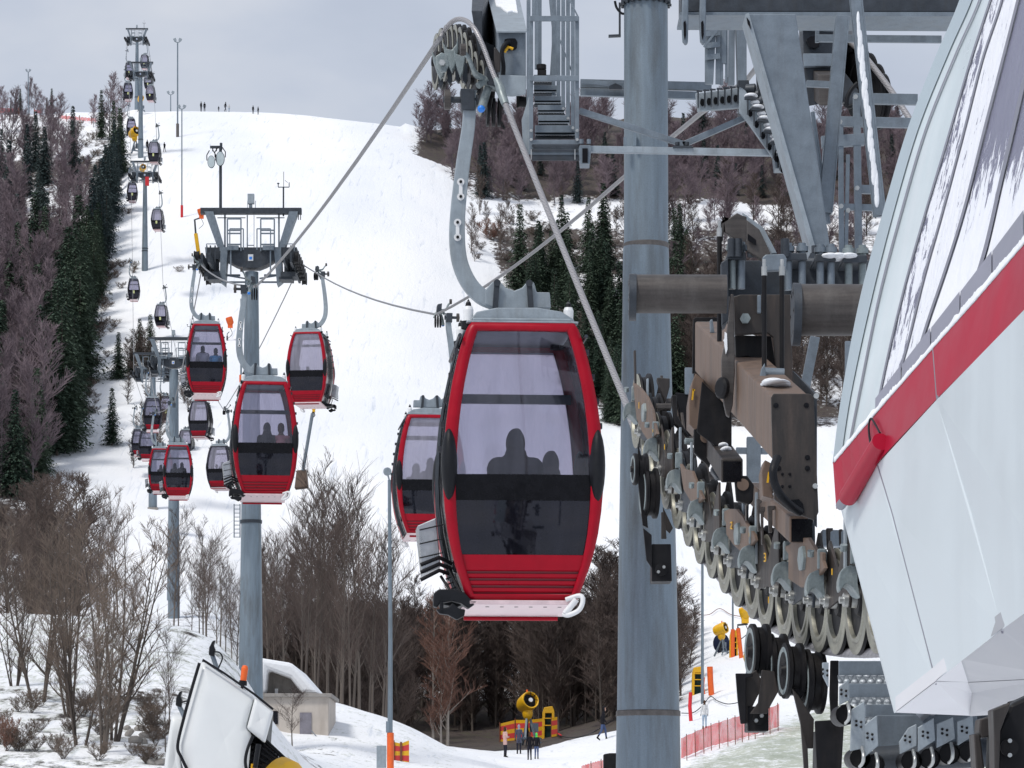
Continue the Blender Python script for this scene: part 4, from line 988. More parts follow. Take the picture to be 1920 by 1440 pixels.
b = MB(); b.tube([W(998, 292, 28.05), W(1088, 292, 28.05)], .045, 12); st('support_pipe', b, 'galv_dk', 0)
for x in (996, 1078):
    b = MB(); wbar(b, (x, 280, 27.95), (x, 299, 27.95), .008); st('clip', b, 'bolt', 0)
b = MB(); b.lathe([(0, .025), (.02, .045), (.06, .045), (.06, 0)], W(1015, 134, 28.8), (0, 0, 1), 8); b.box(W(1016, 138, 28.8), (.08, .08, .05)); st('hook', b, 'black', 0)

# --- horizontal truss joining catwalk and right side
tb = thing('support_truss', W(1275, 285, 28), 'galvanised truss of level bar and sloping channels, crossing in front of the thick column', 'truss')
def tt(nm, b, m='galv', bevel=.003): return b.build(nm, M[m], tb, bevel=bevel)
b = MB(); b.chan(W(1088, 280, 28), W(1452, 287, 28), .06, .055); tt('level_bar', b, 'galv_lt')
b = MB(); b.chan(W(1086, 208, 28.1), W(1285, 272, 28.1), .05, .05, .012); tt('sloping_channel', b)
b = MB(); b.chan(W(1280, 272, 28.1), W(1415, 213, 28.1), .05, .05, .012); tt('sloping_channel', b)
b = MB(); plate(b, [(1262, 273), (1298, 273), (1300, 277), (1262, 277)], 27.95, .1)
for x in (1270, 1288): b.lathe([(0, .02), (.03, .02), (.03, 0)], W(x, 273, 28), (0, 0, 1), 8)
tt('gusset', b, 'galv_dk', 0)
for x, y in ((1097, 290), (1463, 299)):
    b = MB(); plate(b, [(x-10, y-18), (x+10, y-18), (x+12, y-14), (x+9, y+17), (x-9, y+17), (x-12, y-10)], 27.9, .2)
    b.lathe([(0, .02), (.04, .02), (.04, 0)], W(x-7, y-20, 27.95), (0, 0, 1), 8); b.lathe([(0, .02), (.04, .02), (.04, 0)], W(x+7, y-20, 27.95), (0, 0, 1), 8)
    o = tt('end_bracket', b, 'galv'); ORG[o.name] = ORG[tb.name]; b = MB(); plate(b, [(x-5, y-12), (x+5, y-12), (x+5, y+15), (x-5, y+15)], 27.88, .02); b.build('hollow_end', M['band'], o)
rt2 = thing('upper_truss', W(1200, 165, 30), 'pair of level galvanised rails at tree top height, passing behind the thick column', 'truss')
for (x0, y0, x1, y1, h, Y) in ((1088, 157, 1334, 163, .05, 31.6), (1088, 173, 1310, 180, .045, 31.6), (1088, 154, 1180, 160, .02, 31.5)):
    b = MB(); b.chan(W(x0, y0, Y), W(x1, y1, Y), .06, h*1.6); b.build('rail', M['galv'], rt2, bevel=.003)
b = MB(); plate(b, [(1142, 161), (1154, 156), (1166, 161), (1166, 167), (1142, 167)], 31.4, .05); b.build('gusset', M['galv_dk'], rt2)
# --- perforated walkway beams
wk = thing('walkway_beam', W(1385, 200, 28), 'pale perforated walkway beam with snow on its brackets, bending down toward the sloping steel leg', 'walkway')
b = MB(); plate(b, [(1304, 175), (1392, 164), (1394, 200), (1375, 203), (1308, 208)], 28, .05); b.build('level_web', M['galv_lt'], wk, bevel=.004)
b = MB(); plate(b, [(1386, 160), (1398, 170), (1468, 282), (1466, 318), (1452, 300), (1400, 226), (1386, 210)], 27.9, .05); b.build('sloping_web', M['galv_lt'], wk, bevel=.004)
for k in range(7):
    x = 1313+k*12.5; y = 190-k*1.5
    b = MB(); b.lathe([(0, 0), (0, .034)], W(x+4, y+2, 27.985), (0, -1, 0), 12); b.v = [Vector((W(x+4, 0, 28).x+(v.x-W(x+4, 0, 28).x)*.6, v.y, v.z)) for v in b.v]; b.build('hole', M['band'], wk)
    b = MB(); wbar(b, (x-4, y-20, 27.95), (x-4, y+12, 27.95), .012, .05); wbar(b, (x-7, y-19, 27.9), (x+4, y-19, 27.9), .02, .012); b.build('bracket', M['galv_dk'], wk)
for k in range(6):
    x = 1402+k*12; y = 188+k*21
    b = MB(); b.lathe([(0, 0), (0, .034)], W(x+4, y+24, 27.885), (0, -1, 0), 12); b.v = [Vector((W(x+4, 0, 28).x+(v.x-W(x+4, 0, 28).x)*.6, v.y, v.z)) for v in b.v]; b.build('hole', M['band'], wk)
    b = MB(); wbar(b, (x-6, y-4, 27.8), (x+16, y-2, 27.8), .05, .02); wbar(b, (x, y, 27.8), (x, y+26, 27.8), .012, .05); b.build('bracket', M['galv_dk'], wk)
    b = MB(); b.ell(W(x+6, y-8, 27.85), (.06, .08, .022)); b.ell(W(x+14, y+4, 27.85), (.04, .06, .02)); b.build('snow_patch', M['snow'], wk)
b = MB(); plate(b, [(1384, 150), (1404, 150), (1408, 175), (1425, 190), (1430, 215), (1420, 222), (1386, 215)], 28.2, .2); plate(b, [(1418, 112), (1424, 110), (1428, 150), (1436, 190), (1430, 200), (1420, 160)], 28.3, .1)
for q in range(5): b.lathe([(-.04, 0), (-.04, .05), (.04, .05), (.04, 0)], W(1408+q*7, 168+q*11, 28.1), (1, -.3, 0), 10)
b.build('joint_casting', M['galv_dk'], wk, bevel=.004)
# --- posts and cages behind the big leg (upper right)
pc = thing('ladder_tower', W(1360, 160, 30), 'upright galvanised posts and ladder under the top beam, right of the thick column', 'ladder')
for x0, y0, x1, y1, w_ in ((1325, 30, 1325, 158, .035), (1337, 25, 1330, 158, .07), (1347, 25, 1346, 158, .045), (1353, 25, 1353, 160, .03), (1362, 25, 1362, 155, .025), (1357, 30, 1357, 120, .05), (1372, 25, 1371, 160, .06)):
    b = MB(); wbar(b, (x0, y0, 30), (x1, y1, 30), w_, w_*.7); b.build('post', M['galv'], pc, bevel=.003)
b = MB(); plate(b, [(1380, 25), (1400, 25), (1400, 150), (1384, 160)], 29.9, .2); b.build('wide_post', M['galv'], pc, bevel=.004)
for y in (64, 86, 108):
    b = MB(); wbar(b, (1322, y, 29.95), (1350, y-3, 29.95), .02, .05); b.build('rung', M['galv'], pc)
b = MB(); wbar(b, (1320, 88, 29.9), (1350, 50, 29.9), .02, .02); b.build('brace', M['galv'], pc)

# --- top beam, hooks, big leg
tp = thing('top_beam', W(1540, 20, 24), 'dark grey beam along the top right edge with two hooks at its left end', 'beam')
b = MB(); plate(b, [(1277, -60), (1900, -60), (1900, 22), (1277, 22)], 24, .35); b.build('web', M['galv_dk'], tp, bevel=.006)
b = MB(); plate(b, [(1275, 22.5), (1900, 22.5), (1900, 31), (1275, 28)], 23.95, .45); b.build('lower_flange', M['galv'], tp)
for x in (1285, 1318):
    b = MB(); plate(b, [(x-5, -20), (x+6, -20), (x+6, 40), (x+5, 80), (x, 83), (x-5, 76), (x-7, 40)], 23.85, .06); o = b.build('hook', M['galv'], tp, bevel=.01)
    ORG[o.name] = ORG[tp.name]; b = MB(); plate(b, [(x-3.5, 42), (x, 38), (x+1.5, 46), (x+1.5, 66), (x-1, 74), (x-3, 66)], 23.84, .01); b.build('slot', M['band'], o)
lg = thing('sloping_leg', W(1540, 476, 23), 'big tapering galvanised steel leg slanting down from the top beam', 'steel leg')
b = MB(); plate(b, [(1402, 26), (1492, 26), (1558, 474), (1530, 478)], 23, .28); b.build('leg_plate', M['galv'], lg, bevel=.006)
b = MB(); plate(b, [(1398, 26), (1404, 24), (1533, 478), (1524, 478)], 22.95, .35); b.build('edge_flange', M['galv_lt'], lg)
b = MB(); plate(b, [(1400, 32), (1406, 40), (1408, 54), (1402, 44)], 22.93, .02); b.build('slot', M['band'], lg)
b = MB(); plate(b, [(1520, 474), (1568, 474), (1570, 484), (1516, 484)], 22.8, .45)
for x in (1528, 1540, 1556): b.lathe([(0, .025), (.05, .025), (.05, 0)], W(x, 474, 22.85), (0, 0, 1), 8)
b.build('foot_plate', M['galv_dk'], lg)
for (x0, y0, x1, y1, w_, lab, sn_) in ((1600, -30, 1648, 405, .085, 'slender sloping strut with a line of snow along it, at the upper right', 1), (1578, 32, 1546, 400, .10, 'plain sloping strut crossing behind the snow lined one', 0), (1522, 210, 1552, 420, .03, 'thin sloping bar close along the edge of the big sloping leg', 0)):
    t_ = thing('strut', W(x1, y1, 22.5), lab, 'strut'); Y = 22.3 if sn_ else 23.6
    b = MB(); b.chan(W(x0, y0, Y), W(x1, y1, Y), w_, w_, .012, (0, 1, 0)); b.build('bar', M['galv'], t_, bevel=.003)
    if sn_:
        b = MB()
        for i in range(34):
            t = .15+.8*i/34; c = W(x0+(x1-x0)*t+rnd.uniform(-2, 2), y0+(y1-y0)*t, Y-.045); b.ell(c, (.008+rnd.random()*.014, .008, .05+.05*rnd.random()), 8, 6)
        b.build('snow_line', M['snow'], t_)
fr = thing('railing_frame', W(1600, 480, 25), 'upright and level galvanised rails behind the struts at the upper right', 'railing')
for (x0, y0, x1, y1, w_) in ((1530, 72, 1765, 74, .055), (1600, 185, 1720, 187, .08), (1575, 228, 1710, 231, .075), (1603, 355, 1650, 356, .065), (1580, 388, 1650, 390, .05), (1606, 180, 1610, 480, .055), (1576, 225, 1578, 480, .04), (1590, 290, 1586, 480, .03), (1512, 157, 1560, 159, .05), (1533, 20, 1532, 80, .03), (1540, 267, 1620, 262, .09), (1543, 290, 1563, 291, .12)):
    b = MB(); wbar(b, (x0, y0, 25), (x1, y1, 25), w_*.7 if abs(x1-x0) > 20 else w_, w_); b.build('rail', M['galv'], fr, bevel=.003)
for x, y in ((1604, 182), (1575, 229), (1607, 353), (1577, 387), (1590, 395)):
    b = MB(); b.lathe([(0, .018), (.02, .018), (.02, 0)], W(x, y, 24.93), (0, -1, 0), 8); b.build('bolt', M['bolt'], fr)
# --- dark wheel housing, upper right
wh = thing('wheel_housing', W(1560, 190, 27), 'dark housing with big black rope wheels seen behind the upper right struts', 'rope wheels')
b = MB(); hexa(b, [(1505, 56), (1562, 58), (1566, 190), (1510, 200)], 27, [(1498, 40), (1600, 40), (1600, 180), (1500, 190)], 30); b.build('housing', M['galv_dk'], wh, bevel=.006)
b = MB(); plate(b, [(1500, 50), (1560, 54), (1562, 58), (1500, 54)], 26.95, .1); plate(b, [(1503, 40), (1574, 44), (1574, 54), (1500, 52)], 26.9, .08); b.build('housing_rim', M['galv'], wh)
b = MB(); plate(b, [(1512, 74), (1520, 68), (1532, 68), (1538, 76), (1536, 86), (1528, 90), (1518, 88)], 26.93, .05); b.build('opening', M['band'], wh)
b = MB(); plate(b, [(1506, 100), (1560, 100), (1560, 124), (1508, 124)], 26.92, .06); b.build('cover', M['galv'], wh, bevel=.005)
b = MB(); hexa(b, [(1534, 140), (1570, 140), (1570, 198), (1536, 198)], 26.6, [(1520, 128), (1556, 128), (1556, 180), (1522, 185)], 27.2); b.build('motor_box', M['pipe'], wh, bevel=.006)
for i, (x, y, r, sx) in enumerate(((1592, 128, 55, 1), (1604, 145, 58, 1), (1617, 160, 60, 1), (1632, 178, 58, 1), (1643, 190, 52, 1))):
    Y = 28.6-i*.35; c = W(x, y, Y); R_ = S(r, Y); ax = Vector((-.96, -.24, 0))
    b = MB(); b.lathe([(-.05, 0), (-.05, R_), (-.03, R_), (-.01, R_*.88), (.01, R_*.88), (.03, R_), (.05, R_), (.05, R_*.8), (.04, R_*.78), (.04, 0)], c, ax, 30); b.build('rope_wheel', M['black'], wh)
b = MB(); plate(b, [(1560, 140), (1580, 130), (1610, 170), (1606, 190), (1590, 200), (1585, 190), (1565, 200)], 26.9, .08); b.build('side_plate', M['galv_dk'], wh, bevel=.006)
b = MB(); plate(b, [(1619, 100), (1627, 108), (1629, 150), (1620, 160)], 26.5, .06); b.build('rope_guard', M['pipe'], wh)
b = MB(); b.tube(catmull([W(1608, 156, 26.6), W(1596, 168, 26.6), W(1588, 186, 26.6), W(1590, 200, 26.6), W(1605, 195, 26.6)], 5), .02, 6); b.build('hose', M['blackp'], wh)
Rp = [W(1572, 70, 29.5), W(1590, 78, 28.6), W(1612, 96, 27.8), W(1636, 124, 27.2), W(1668, 166, 26.8), W(1705, 222, 26.4), W(1800, 370, 25.6)]
strand_rope(catmull(Rp, 5), .026, .17, 'haul_rope', 'steel rope running down over the dark wheels at the upper right')
farr = [c790[1]]+sagged(c790[1], W(1170, 332, 42), 8, .006)[1:]+[W(1312, 214, 35), W(1345, 190, 33.5), W(1400, 150, 32), W(1424, 120, 31), W(1500, 80, 30), W(1572, 66, 29.6)]
allr = [p for p in chain(c790[1], [q for q in right])]
rope_obj(allr, 'haul_rope', 'steel haul rope running up the right side of the towers from the half hidden cabin', .024)
rope_obj(farr, 'haul_rope', 'steel haul rope crossing behind the thick column to the half hidden cabin', .027)
# ------------------------------------------------------------ big sheave train lower right
P0 = W(1200, 766, 23.2); P1 = W(1625, 1128, 15.5)
tdir = (P1-P0); tdir.z = 0; tdir.normalize(); AX = Vector((tdir.y, -tdir.x, 0))   # left-facing wheel axis
if AX.x > 0: AX = -AX
def PL(px, py, n=0):
    d = Vector(((px-960)/F, 1, (HY-py)/F)); o_ = P0+AX*n; t = o_.dot(AX)/d.dot(AX); return d*t
M['zinc_d'] = M['zinc']
TG = thing('sheave_train', W(1400, 1000, 19), 'long descending row of yellowish rimmed rope wheels with grey catchers, lower right', 'rope wheels')
def tg(nm, b, m, bevel=.004, parent=None): o = b.build(nm, M[m], parent or TG, bevel=bevel); ORG[o.name] = ORG[TG.name]; return o
bott = [(1197, 840), (1216, 880), (1233, 918), (1254, 954), (1275, 991), (1296, 1024), (1318, 1057), (1341, 1084), (1365, 1112), (1390, 1137), (1418, 1160), (1443, 1180), (1479, 1199), (1510, 1214), (1545, 1223), (1577, 1227), (1615, 1228), (1655, 1226)]
R0 = .27; WC = []
def disc(px, py, R_, n0=0, hub=True, rim='zinc', wid=.05):
    c = PL(px, py, n0); o = MB()
    o.lathe([(-wid, 0), (-wid, R_), (-wid*.6, R_), (-wid*.35, R_*.90), (wid*.3, R_*.90), (wid*.6, R_), (wid*.92, R_*.985)], c, AX, 40)
    w_ = tg('rope_wheel', o, 'black', 0)
    o = MB(); o.lathe([(wid*.92, R_*.985), (wid*1.0, R_*.98), (wid*1.05, R_*.9), (wid*.95, R_*.78), (wid*1.1, R_*.75), (wid*1.1, R_*.69), (wid*.7, R_*.67)], c, AX, 40); tg('rim', o, rim, 0, w_)
    o = MB(); o.lathe([(wid*.7, R_*.68), (wid*.5, R_*.3), (wid*.9, R_*.26), (wid*1.0, 0)], c, AX, 30); tg('wheel_disc', o, 'black', 0, w_)
    if hub:
        o = MB(); o.lathe([(wid*.9, R_*.15), (wid*1.5, R_*.14), (wid*1.6, R_*.08), (wid*2.0, R_*.07), (wid*2.0, 0)], c, AX, 10); tg('hub', o, 'bolt', 0, w_)
    return c
for x, y in bott:
    Yg = PL(x+6, y-80).y; c = disc(x+8, y-R0*F/Yg*.985, R0); WC.append(c)
# rope under the wheels
und = [PL(px+10, py+5, 0) for px, py in [(1176, 785)]]+[c-Vector((0, 0, R0*.95)) for c in WC]
rp = [W(948, 196, 28.55)]+sagged(W(948, 196, 28.55), PL(1172, 752, 0), 8, .002)[1:]+[PL(1184, 790, 0)]+und[1:]
strand_rope(rp, .026, .18, 'haul_rope', 'stranded steel rope running down past the largest cabin and under the wheel row')
# inner backing frames
for i in range(0, 17, 2):
    a, c2 = WC[i], WC[i+1]; b = MB(); q = -AX*.09; m_ = (a+c2)/2
    b.prism([a+q+Vector((0, 0, -.05)), a+q+Vector((0, 0, .07)), m_+q+Vector((0, 0, .33)), c2+q+Vector((0, 0, .07)), c2+q+Vector((0, 0, -.05)), m_+q+Vector((0, 0, .05))], -AX*.02); tg('inner_plate', b, 'brown_dk')
    b = MB()
    for z in (.34,): b.tube([m_+AX*.10+Vector((0, 0, z*.4)), m_-AX*.22+Vector((0, 0, z*.4))], .03, 10)
    tg('axle', b, 'pipe', 0)
# V brackets on the outer face carrying each pair
for i in range(1, 17, 2):
    a, c2 = WC[i], WC[min(i+1, 17)]; m_ = (a+c2)/2; q = AX*.075; z = lambda v: Vector((0, 0, v))
    for k, m1 in ((0, 'galv_dk' if i % 4 == 1 else 'brown_dk'), ):
        b = MB(); u = tdir
        b.prism([a+q+z(-.04)-u*.03, a+q+z(.05)-u*.06, a+q+z(.28), a+q+z(.30)+u*.03, m_+q+z(.14), c2+q+z(.38)-u*.02, c2+q+z(.40)+u*.03, c2+q+z(.05)+u*.06, c2+q+z(-.04)+u*.03, m_+q+z(.0)], AX*.014); tg('pair_bracket', b, m1, .003)
    for w_ in (a, c2):
        b = MB(); b.lathe([(.085, .035), (.11, .035), (.11, .018), (.13, .018), (.13, 0)], w_, AX, 8); tg('axle_nut', b, 'bolt', 0)
for i in (2, 5, 6, 10, 11, 14, 16):
    a = WC[i]; b = MB(); b.bar(a+AX*.10+Vector((0, 0, .10)), a+AX*.10+Vector((0, 0, .50)), .03, .014, AX); tg('upright_finger', b, 'galv_lt', .003)
b = MB(); b.bar(PL(1192, 745, .12), PL(1190, 658, .12), .035, .014, AX); tg('upright_finger', b, 'brown_dk', .003)
# rocker plates with hexagonal nuts
def poly(pts, n=.12, th=.02): return [PL(x, y, n) for x, y in pts], AX*th
ref = [(1475, 1025), (1485, 1022), (1500, 1009), (1522, 1008), (1538, 1034), (1549, 1036), (1549, 1052), (1553, 1065), (1528, 1099), (1509, 1102), (1485, 1086), (1485, 1040)]
def zo8(x, y): return (1150+x/2.88, 640+y/2.88)
rockers = [(ref, (1507, 1047)), ([zo8(*p) for p in ((603, 925), (640, 905), (680, 905), (715, 945), (735, 985), (775, 1040), (785, 1075), (745, 1120), (700, 1130), (665, 1100), (628, 1045), (625, 985))], zo8(678, 1040)),
 ([zo8(*p) for p in ((122, 225), (160, 255), (195, 300), (225, 370), (235, 440), (250, 500), (205, 540), (170, 490), (140, 420), (128, 300))], zo8(172, 385)), ([zo8(*p) for p in ((375, 660), (395, 690), (440, 700), (470, 780), (500, 850), (470, 880), (430, 860), (395, 800))], None)]
for pts, nut in rockers:
    b = MB(); b.prism(*poly(pts, .115, .02)); r_ = tg('rocker_plate', b, 'brown', .004)
    if nut:
        b = MB(); c = PL(nut[0], nut[1], .135); b.lathe([(0, .07), (.015, .07), (.022, .06), (.022, .025), (.02, .0)], c, AX, 6); tg('hex_nut', b, 'cast', .004, r_)
# chalk marks
for x, y, h, t in ((1198, 760, 12, 'I'), (1246, 838, 10, 'I'), (1224, 808, 6, 'I'), (1371, 985, 12, '2'), (1434, 1045, 14, '3'), (1523, 1038, 14, '1'), (1560, 1072, 12, 'I'), (1405, 1003, 8, 'I'), (1441, 1125, 12, 'I')):
    b = MB(); p = lambda a, c_: PL(x+a, y+c_, .142)
    sg = {'I': [((0, -.5), (0, .5))], '1': [((0, -.5), (0, .5)), ((-2.0, .2), (0, -.5))], '2': [((-1.5, -.4), (1.5, -.5)), ((1.5, -.5), (1.2, 0)), ((1.2, 0), (-1.5, .45)), ((-1.5, .45), (1.8, .5))], '3': [((-1.5, -.5), (1.5, -.5)), ((1.5, -.5), (1.5, .5)), ((-1, 0), (1.5, 0)), ((-1.5, .5), (1.5, .5))]}[t]
    for (a0, a1), (c0, c1) in sg: b.bar(p(a0, a1*h), p(c0, c1*h), .008, .004, AX)
    tg('paint_mark', b, 'yellow', 0)
# cast rope catchers
CT = [(335, 640), (385, 645), (397, 690), (398, 800), (418, 920), (398, 900), (352, 835), (318, 808), (290, 806), (268, 830), (250, 862), (236, 858), (228, 820), (230, 760), (246, 700), (270, 668), (305, 652)]
for x, y in ((1182, 770), (1221, 838), (1264, 898), (1305, 955), (1352, 1008), (1402, 1043), (1466, 1075), (1530, 1093), (1592, 1085)):
    c = PL(x, y, .15); k = 1/3.79*15.9/F*(.80); b = MB()
    pr = [Vector((c.x, c.y, c.z))-AX*((px-320)*k)*-1*-1+Vector((0, 0, -(py-760)*k)) for px, py in CT]
    n_ = len(pr); lay = []
    for t, s_ in ((0, .97), (.02, 1.0), (.07, .92), (.11, .74)):
        lay.append([c+(p-c)*s_+(-tdir)*t-Vector((0, 0, .15*t)) for p in pr])
    b.add([v for L in lay for v in L], [[j*n_+i, j*n_+(i+1) % n_, (j+1)*n_+(i+1) % n_, (j+1)*n_+i] for j in range(3) for i in range(n_)]+[list(range(n_))[::-1]]); o = tg('rope_catcher', b, 'cast', .005)
    b = MB(); b.box(c-AX*.03+Vector((0, 0, .12)), (.045, .05, .10)); b.lathe([(0, .018), (.03, .018), (.03, 0)], c+AX*.03+Vector((0, -.03, .13)), (0, -.5, 1), 8); tg('clamp_block', b, 'cast', .008, o)
# things standing behind the wheel tops
for pts, Y, m_ in (([zo8(235, 195), zo8(305, 200), zo8(305, 245), zo8(290, 300), zo8(280, 330), zo8(240, 215)], 22, 'brown_dk'), ([zo8(230, 335), zo8(315, 335), zo8(315, 365), zo8(235, 365)], 21.8, 'pipe'), ([zo8(315, 290), zo8(342, 290), zo8(345, 400), zo8(390, 480), zo8(410, 520), zo8(330, 440)], 21.5, 'black'),
   ([zo8(335, 275), zo8(410, 285), zo8(410, 460), zo8(440, 520), zo8(400, 520), zo8(360, 400)], 22, 'black'), ([zo8(386, 520), zo8(435, 525), zo8(440, 540), zo8(390, 545)], 20.5, 'cast'), ([zo8(530, 675), zo8(600, 680), zo8(600, 740), zo8(560, 740), zo8(530, 700)], 19, 'galv_dk')):
    b = MB(); plate(b, pts, Y, .12); tg('inner_block', b, m_, .006)
for pts in ([zo8(435, 470), zo8(500, 470), zo8(542, 520), zo8(542, 600), zo8(520, 680), zo8(435, 600)], [zo8(640, 725), zo8(722, 725), zo8(760, 775), zo8(755, 860), zo8(735, 880), zo8(665, 860), zo8(655, 745), zo8(640, 745)]):
    b = MB(); plate(b, pts, 19.6 if pts[0][0] < 1350 else 18, .05); o = tg('holed_plate', b, 'black', .006)
    hx = sum(p[0] for p in pts)/len(pts)+1; hy = pts[0][1]+17; b = MB(); Yq = (19.6 if pts[0][0] < 1350 else 18)-.005; cc = W(hx, hy, Yq)
    b.lathe([(0, .028), (.004, .034), (.004, 0)], cc, (0, -1, 0), 16); tg('hole', b, 'brown', 0, o)
for (x, y, w_, h) in ((1424, 935, 9, 60), (1431, 950, 8, 70), (1447, 948, 14, 50), (1556, 990, 12, 40), (1577, 992, 6, 30), (1400, 945, 4, 30), (1513, 985, 4, 30), (1525, 990, 4, 30)):
    b = MB(); plate(b, [(x-w_/2, y), (x+w_/2, y), (x+w_/2, y+h*.12), (x+w_*.1, y+h*.16), (x+w_*.1, y+h), (x-w_*.35, y+h)], 17.2, .05); tg('latch_post', b, 'pipe', .003)
# --- brown box beams
bb_ = thing('box_beam', W(1400, 800, 18), 'brown box beam with dark bolted end plate, sloping down toward the viewer above the wheels', 'beam')
def tb2(nm, b, m, bevel=.006, parent=None): o = b.build(nm, M[m], parent or bb_, bevel=bevel); ORG[o.name] = ORG[bb_.name]; return o
Yn, Yf = 16.0, 20.3
hexa_pts = ([(1447, 744), (1521, 744), (1521, 862), (1447, 862)], [(1303, 603), (1361, 603), (1361, 697), (1303, 697)])
b = MB(); hexa(b, hexa_pts[0], Yn, hexa_pts[1], Yf); tb2('beam_body', b, 'brown', .012)
b = MB(); plate(b, [(1450, 738), (1519, 738), (1526, 745), (1535, 960), (1528, 975), (1480, 958), (1452, 936), (1449, 870), (1446, 745)], 15.95, .03); ep = tb2('end_plate', b, 'brown_dk', .004)
for x, y, r in ((1455, 760, 5), (1512, 760, 5), (1514, 858, 5), (1514, 878, 5), (1460, 878, 5), (1467, 889, 3), (1481, 889, 3), (1467, 912, 3), (1481, 912, 3)):
    b = MB(); b.lathe([(0, S(r, 16)), (.003, 0)], W(x, y, 15.945), (0, -1, 0), 12); tb2('bolt_hole', b, 'band', 0, ep)
b = MB(); plate(b, [(1478, 938), (1498, 936), (1506, 945), (1508, 962), (1480, 955)], 15.94, .01); tb2('cutout', b, 'band', 0, ep)
b = MB(); b.tube(catmull([W(1458, 858, 15.85), W(1450, 880, 15.8), W(1452, 905, 15.8), W(1465, 930, 15.8), W(1485, 950, 15.85), W(1500, 960, 15.9)], 5), .022, 8); tb2('hose', b, 'blackp', 0)
b = MB(); hexa(b, [(1526, 736), (1532, 738), (1532, 990), (1526, 985)], 16.0, [(1486, 695), (1490, 697), (1490, 800), (1486, 800)], 17.6); tb2('side_rail', b, 'galv_dk', .003)
for x, y in ((1530, 743), (1528, 912)):
    b = MB(); b.lathe([(0, .014), (.02, .014), (.02, 0)], W(x, y, 15.95), (0, -1, 0), 8); tb2('bolt', b, 'bolt', 0)
b = MB()
for x, y, Y, s in ((1454, 720, 16.5, .10), (1448, 716, 16.55, .07), (1462, 722, 16.5, .07)): b.ell(W(x, y, Y), (s*.8, s*1.6, .016), 12, 6)
for x, y, Y, s in ((1392, 648, 18.5, .10), (1385, 645, 18.7, .09)): b.ell(W(x, y, Y)+Vector((0, 0, .02)), (s, s*1.6, .05), 12, 6)
tb2('snow_patch', b, 'snow', 0)
b = MB(); plate(b, [(1300, 598), (1303, 595), (1348, 595), (1348, 602), (1306, 602), (1303, 700), (1298, 700)], 20.35, .03); tb2('far_end_plate', b, 'black', .004)
b = MB(); plate(b, [(1304, 700), (1320, 712), (1316, 790), (1304, 808), (1292, 795), (1292, 752), (1298, 715)], 19.6, .3); tb2('hanging_plate', b, 'brown', .005)
b = MB(); b.bar(W(1300, 730, 19.58), W(1298, 750, 19.58), .01, .005, (0, 1, 0)); b.bar(W(1298, 730, 19.58), W(1303, 732, 19.58), .01, .005, (0, 1, 0)); tb2('paint_mark', b, 'yellow', 0)
b = MB(); plate(b, [(1434, 862), (1449, 870), (1449, 935), (1430, 930), (1428, 885)], 16.3, .2); tb2('lower_bracket', b, 'brown', .005)
b = MB(); b.bar(W(1442, 885, 16.28), W(1439, 905, 16.28), .01, .005, (0, 1, 0)); tb2('paint_mark', b, 'yellow', 0)
b = MB(); hexa(b, [(1316, 715), (1372, 770), (1372, 860), (1306, 810)], 18.9, [(1316, 715), (1360, 760), (1360, 850), (1310, 800)], 19.8); tb2('inner_box', b, 'black', .006)
# two smaller open-ended beams
for nm, near, Yn2, far, Yf2, lab in (('small_box_beam', [(1352, 860), (1393, 860), (1393, 905), (1352, 905)], 18.0, [(1310, 798), (1344, 798), (1344, 836), (1310, 836)], 20.6, 'smaller dark box beam with an open square end, above the middle of the wheel row'),
        ('small_box_beam', [(1480, 968), (1527, 968), (1527, 1018), (1480, 1018)], 16.4, [(1405, 905), (1444, 905), (1444, 945), (1405, 945)], 19, 'smaller box beam with an open square end and snow, under the bolted end plate')):
    t_ = thing(nm, W(*near[2], Yn2), lab, 'beam'); b = MB(); hexa(b, near, Yn2, far, Yf2); b.build('beam_body', M['brown_dk'] if near[0][0] < 1400 else M['brown'], t_, bevel=.008)
    b = MB(); x0, y0 = near[0]; x1, y1 = near[2]; plate(b, [(x0+4, y0+5), (x1-3, y0+5), (x1-3, y1-2), (x0+4, y1-2)], Yn2-.01, .005); b.build('open_end', M['band'], t_)
    b = MB(); 
    for q in range(5): t = .25+.12*q; b.ell(W(far[1][0]*t+near[1][0]*(1-t)-20, far[1][1]*t+near[1][1]*(1-t), Yf2*t+Yn2*(1-t))+Vector((0, 0, .0)), (.035, .14, .02), 10, 6)
    b.build('snow_patch', M['snow'], t_)
# --- hanger and yoke
yk = thing('beam_hanger', W(1400, 560, 18), 'dark steel yoke with slotted plate and black rods, holding up the brown box beam', 'hanger')
def ty(nm, b, m, bevel=.005, parent=None): o = b.build(nm, M[m], parent or yk, bevel=bevel); ORG[o.name] = ORG[yk.name]; return o
b = MB(); plate(b, [(1376, 556), (1388, 552), (1482, 552), (1487, 720), (1476, 716), (1455, 690), (1450, 632), (1440, 624), (1378, 628)], 17.9, .04); ty('yoke_plate', b, 'brown_dk')
b = MB(); plate(b, [(1378, 628), (1446, 630), (1456, 692), (1450, 700), (1430, 680), (1402, 668), (1380, 672)], 18.0, .3); ty('inner_plate', b, 'black')
b = MB(); plate(b, [(1370, 551), (1376, 552), (1378, 700), (1374, 760), (1368, 782), (1362, 778), (1357, 755), (1353, 700), (1353, 670), (1360, 640), (1366, 600)], 17.7, .05); sp_ = ty('slotted_plate', b, 'pipe')
b = MB(); plate(b, [(1359, 622), (1363, 625), (1364, 655), (1361, 664), (1358, 645)], 17.69, .01); ty('slot', b, 'snow', 0, sp_)
b = MB(); cc = W(1357, 728, 17.68); b.lathe([(0, .06), (.02, .06), (.03, .045), (.03, 0)], cc, (-.85, -.5, 0), 16); ty('pivot_bolt', b, 'black', .003)
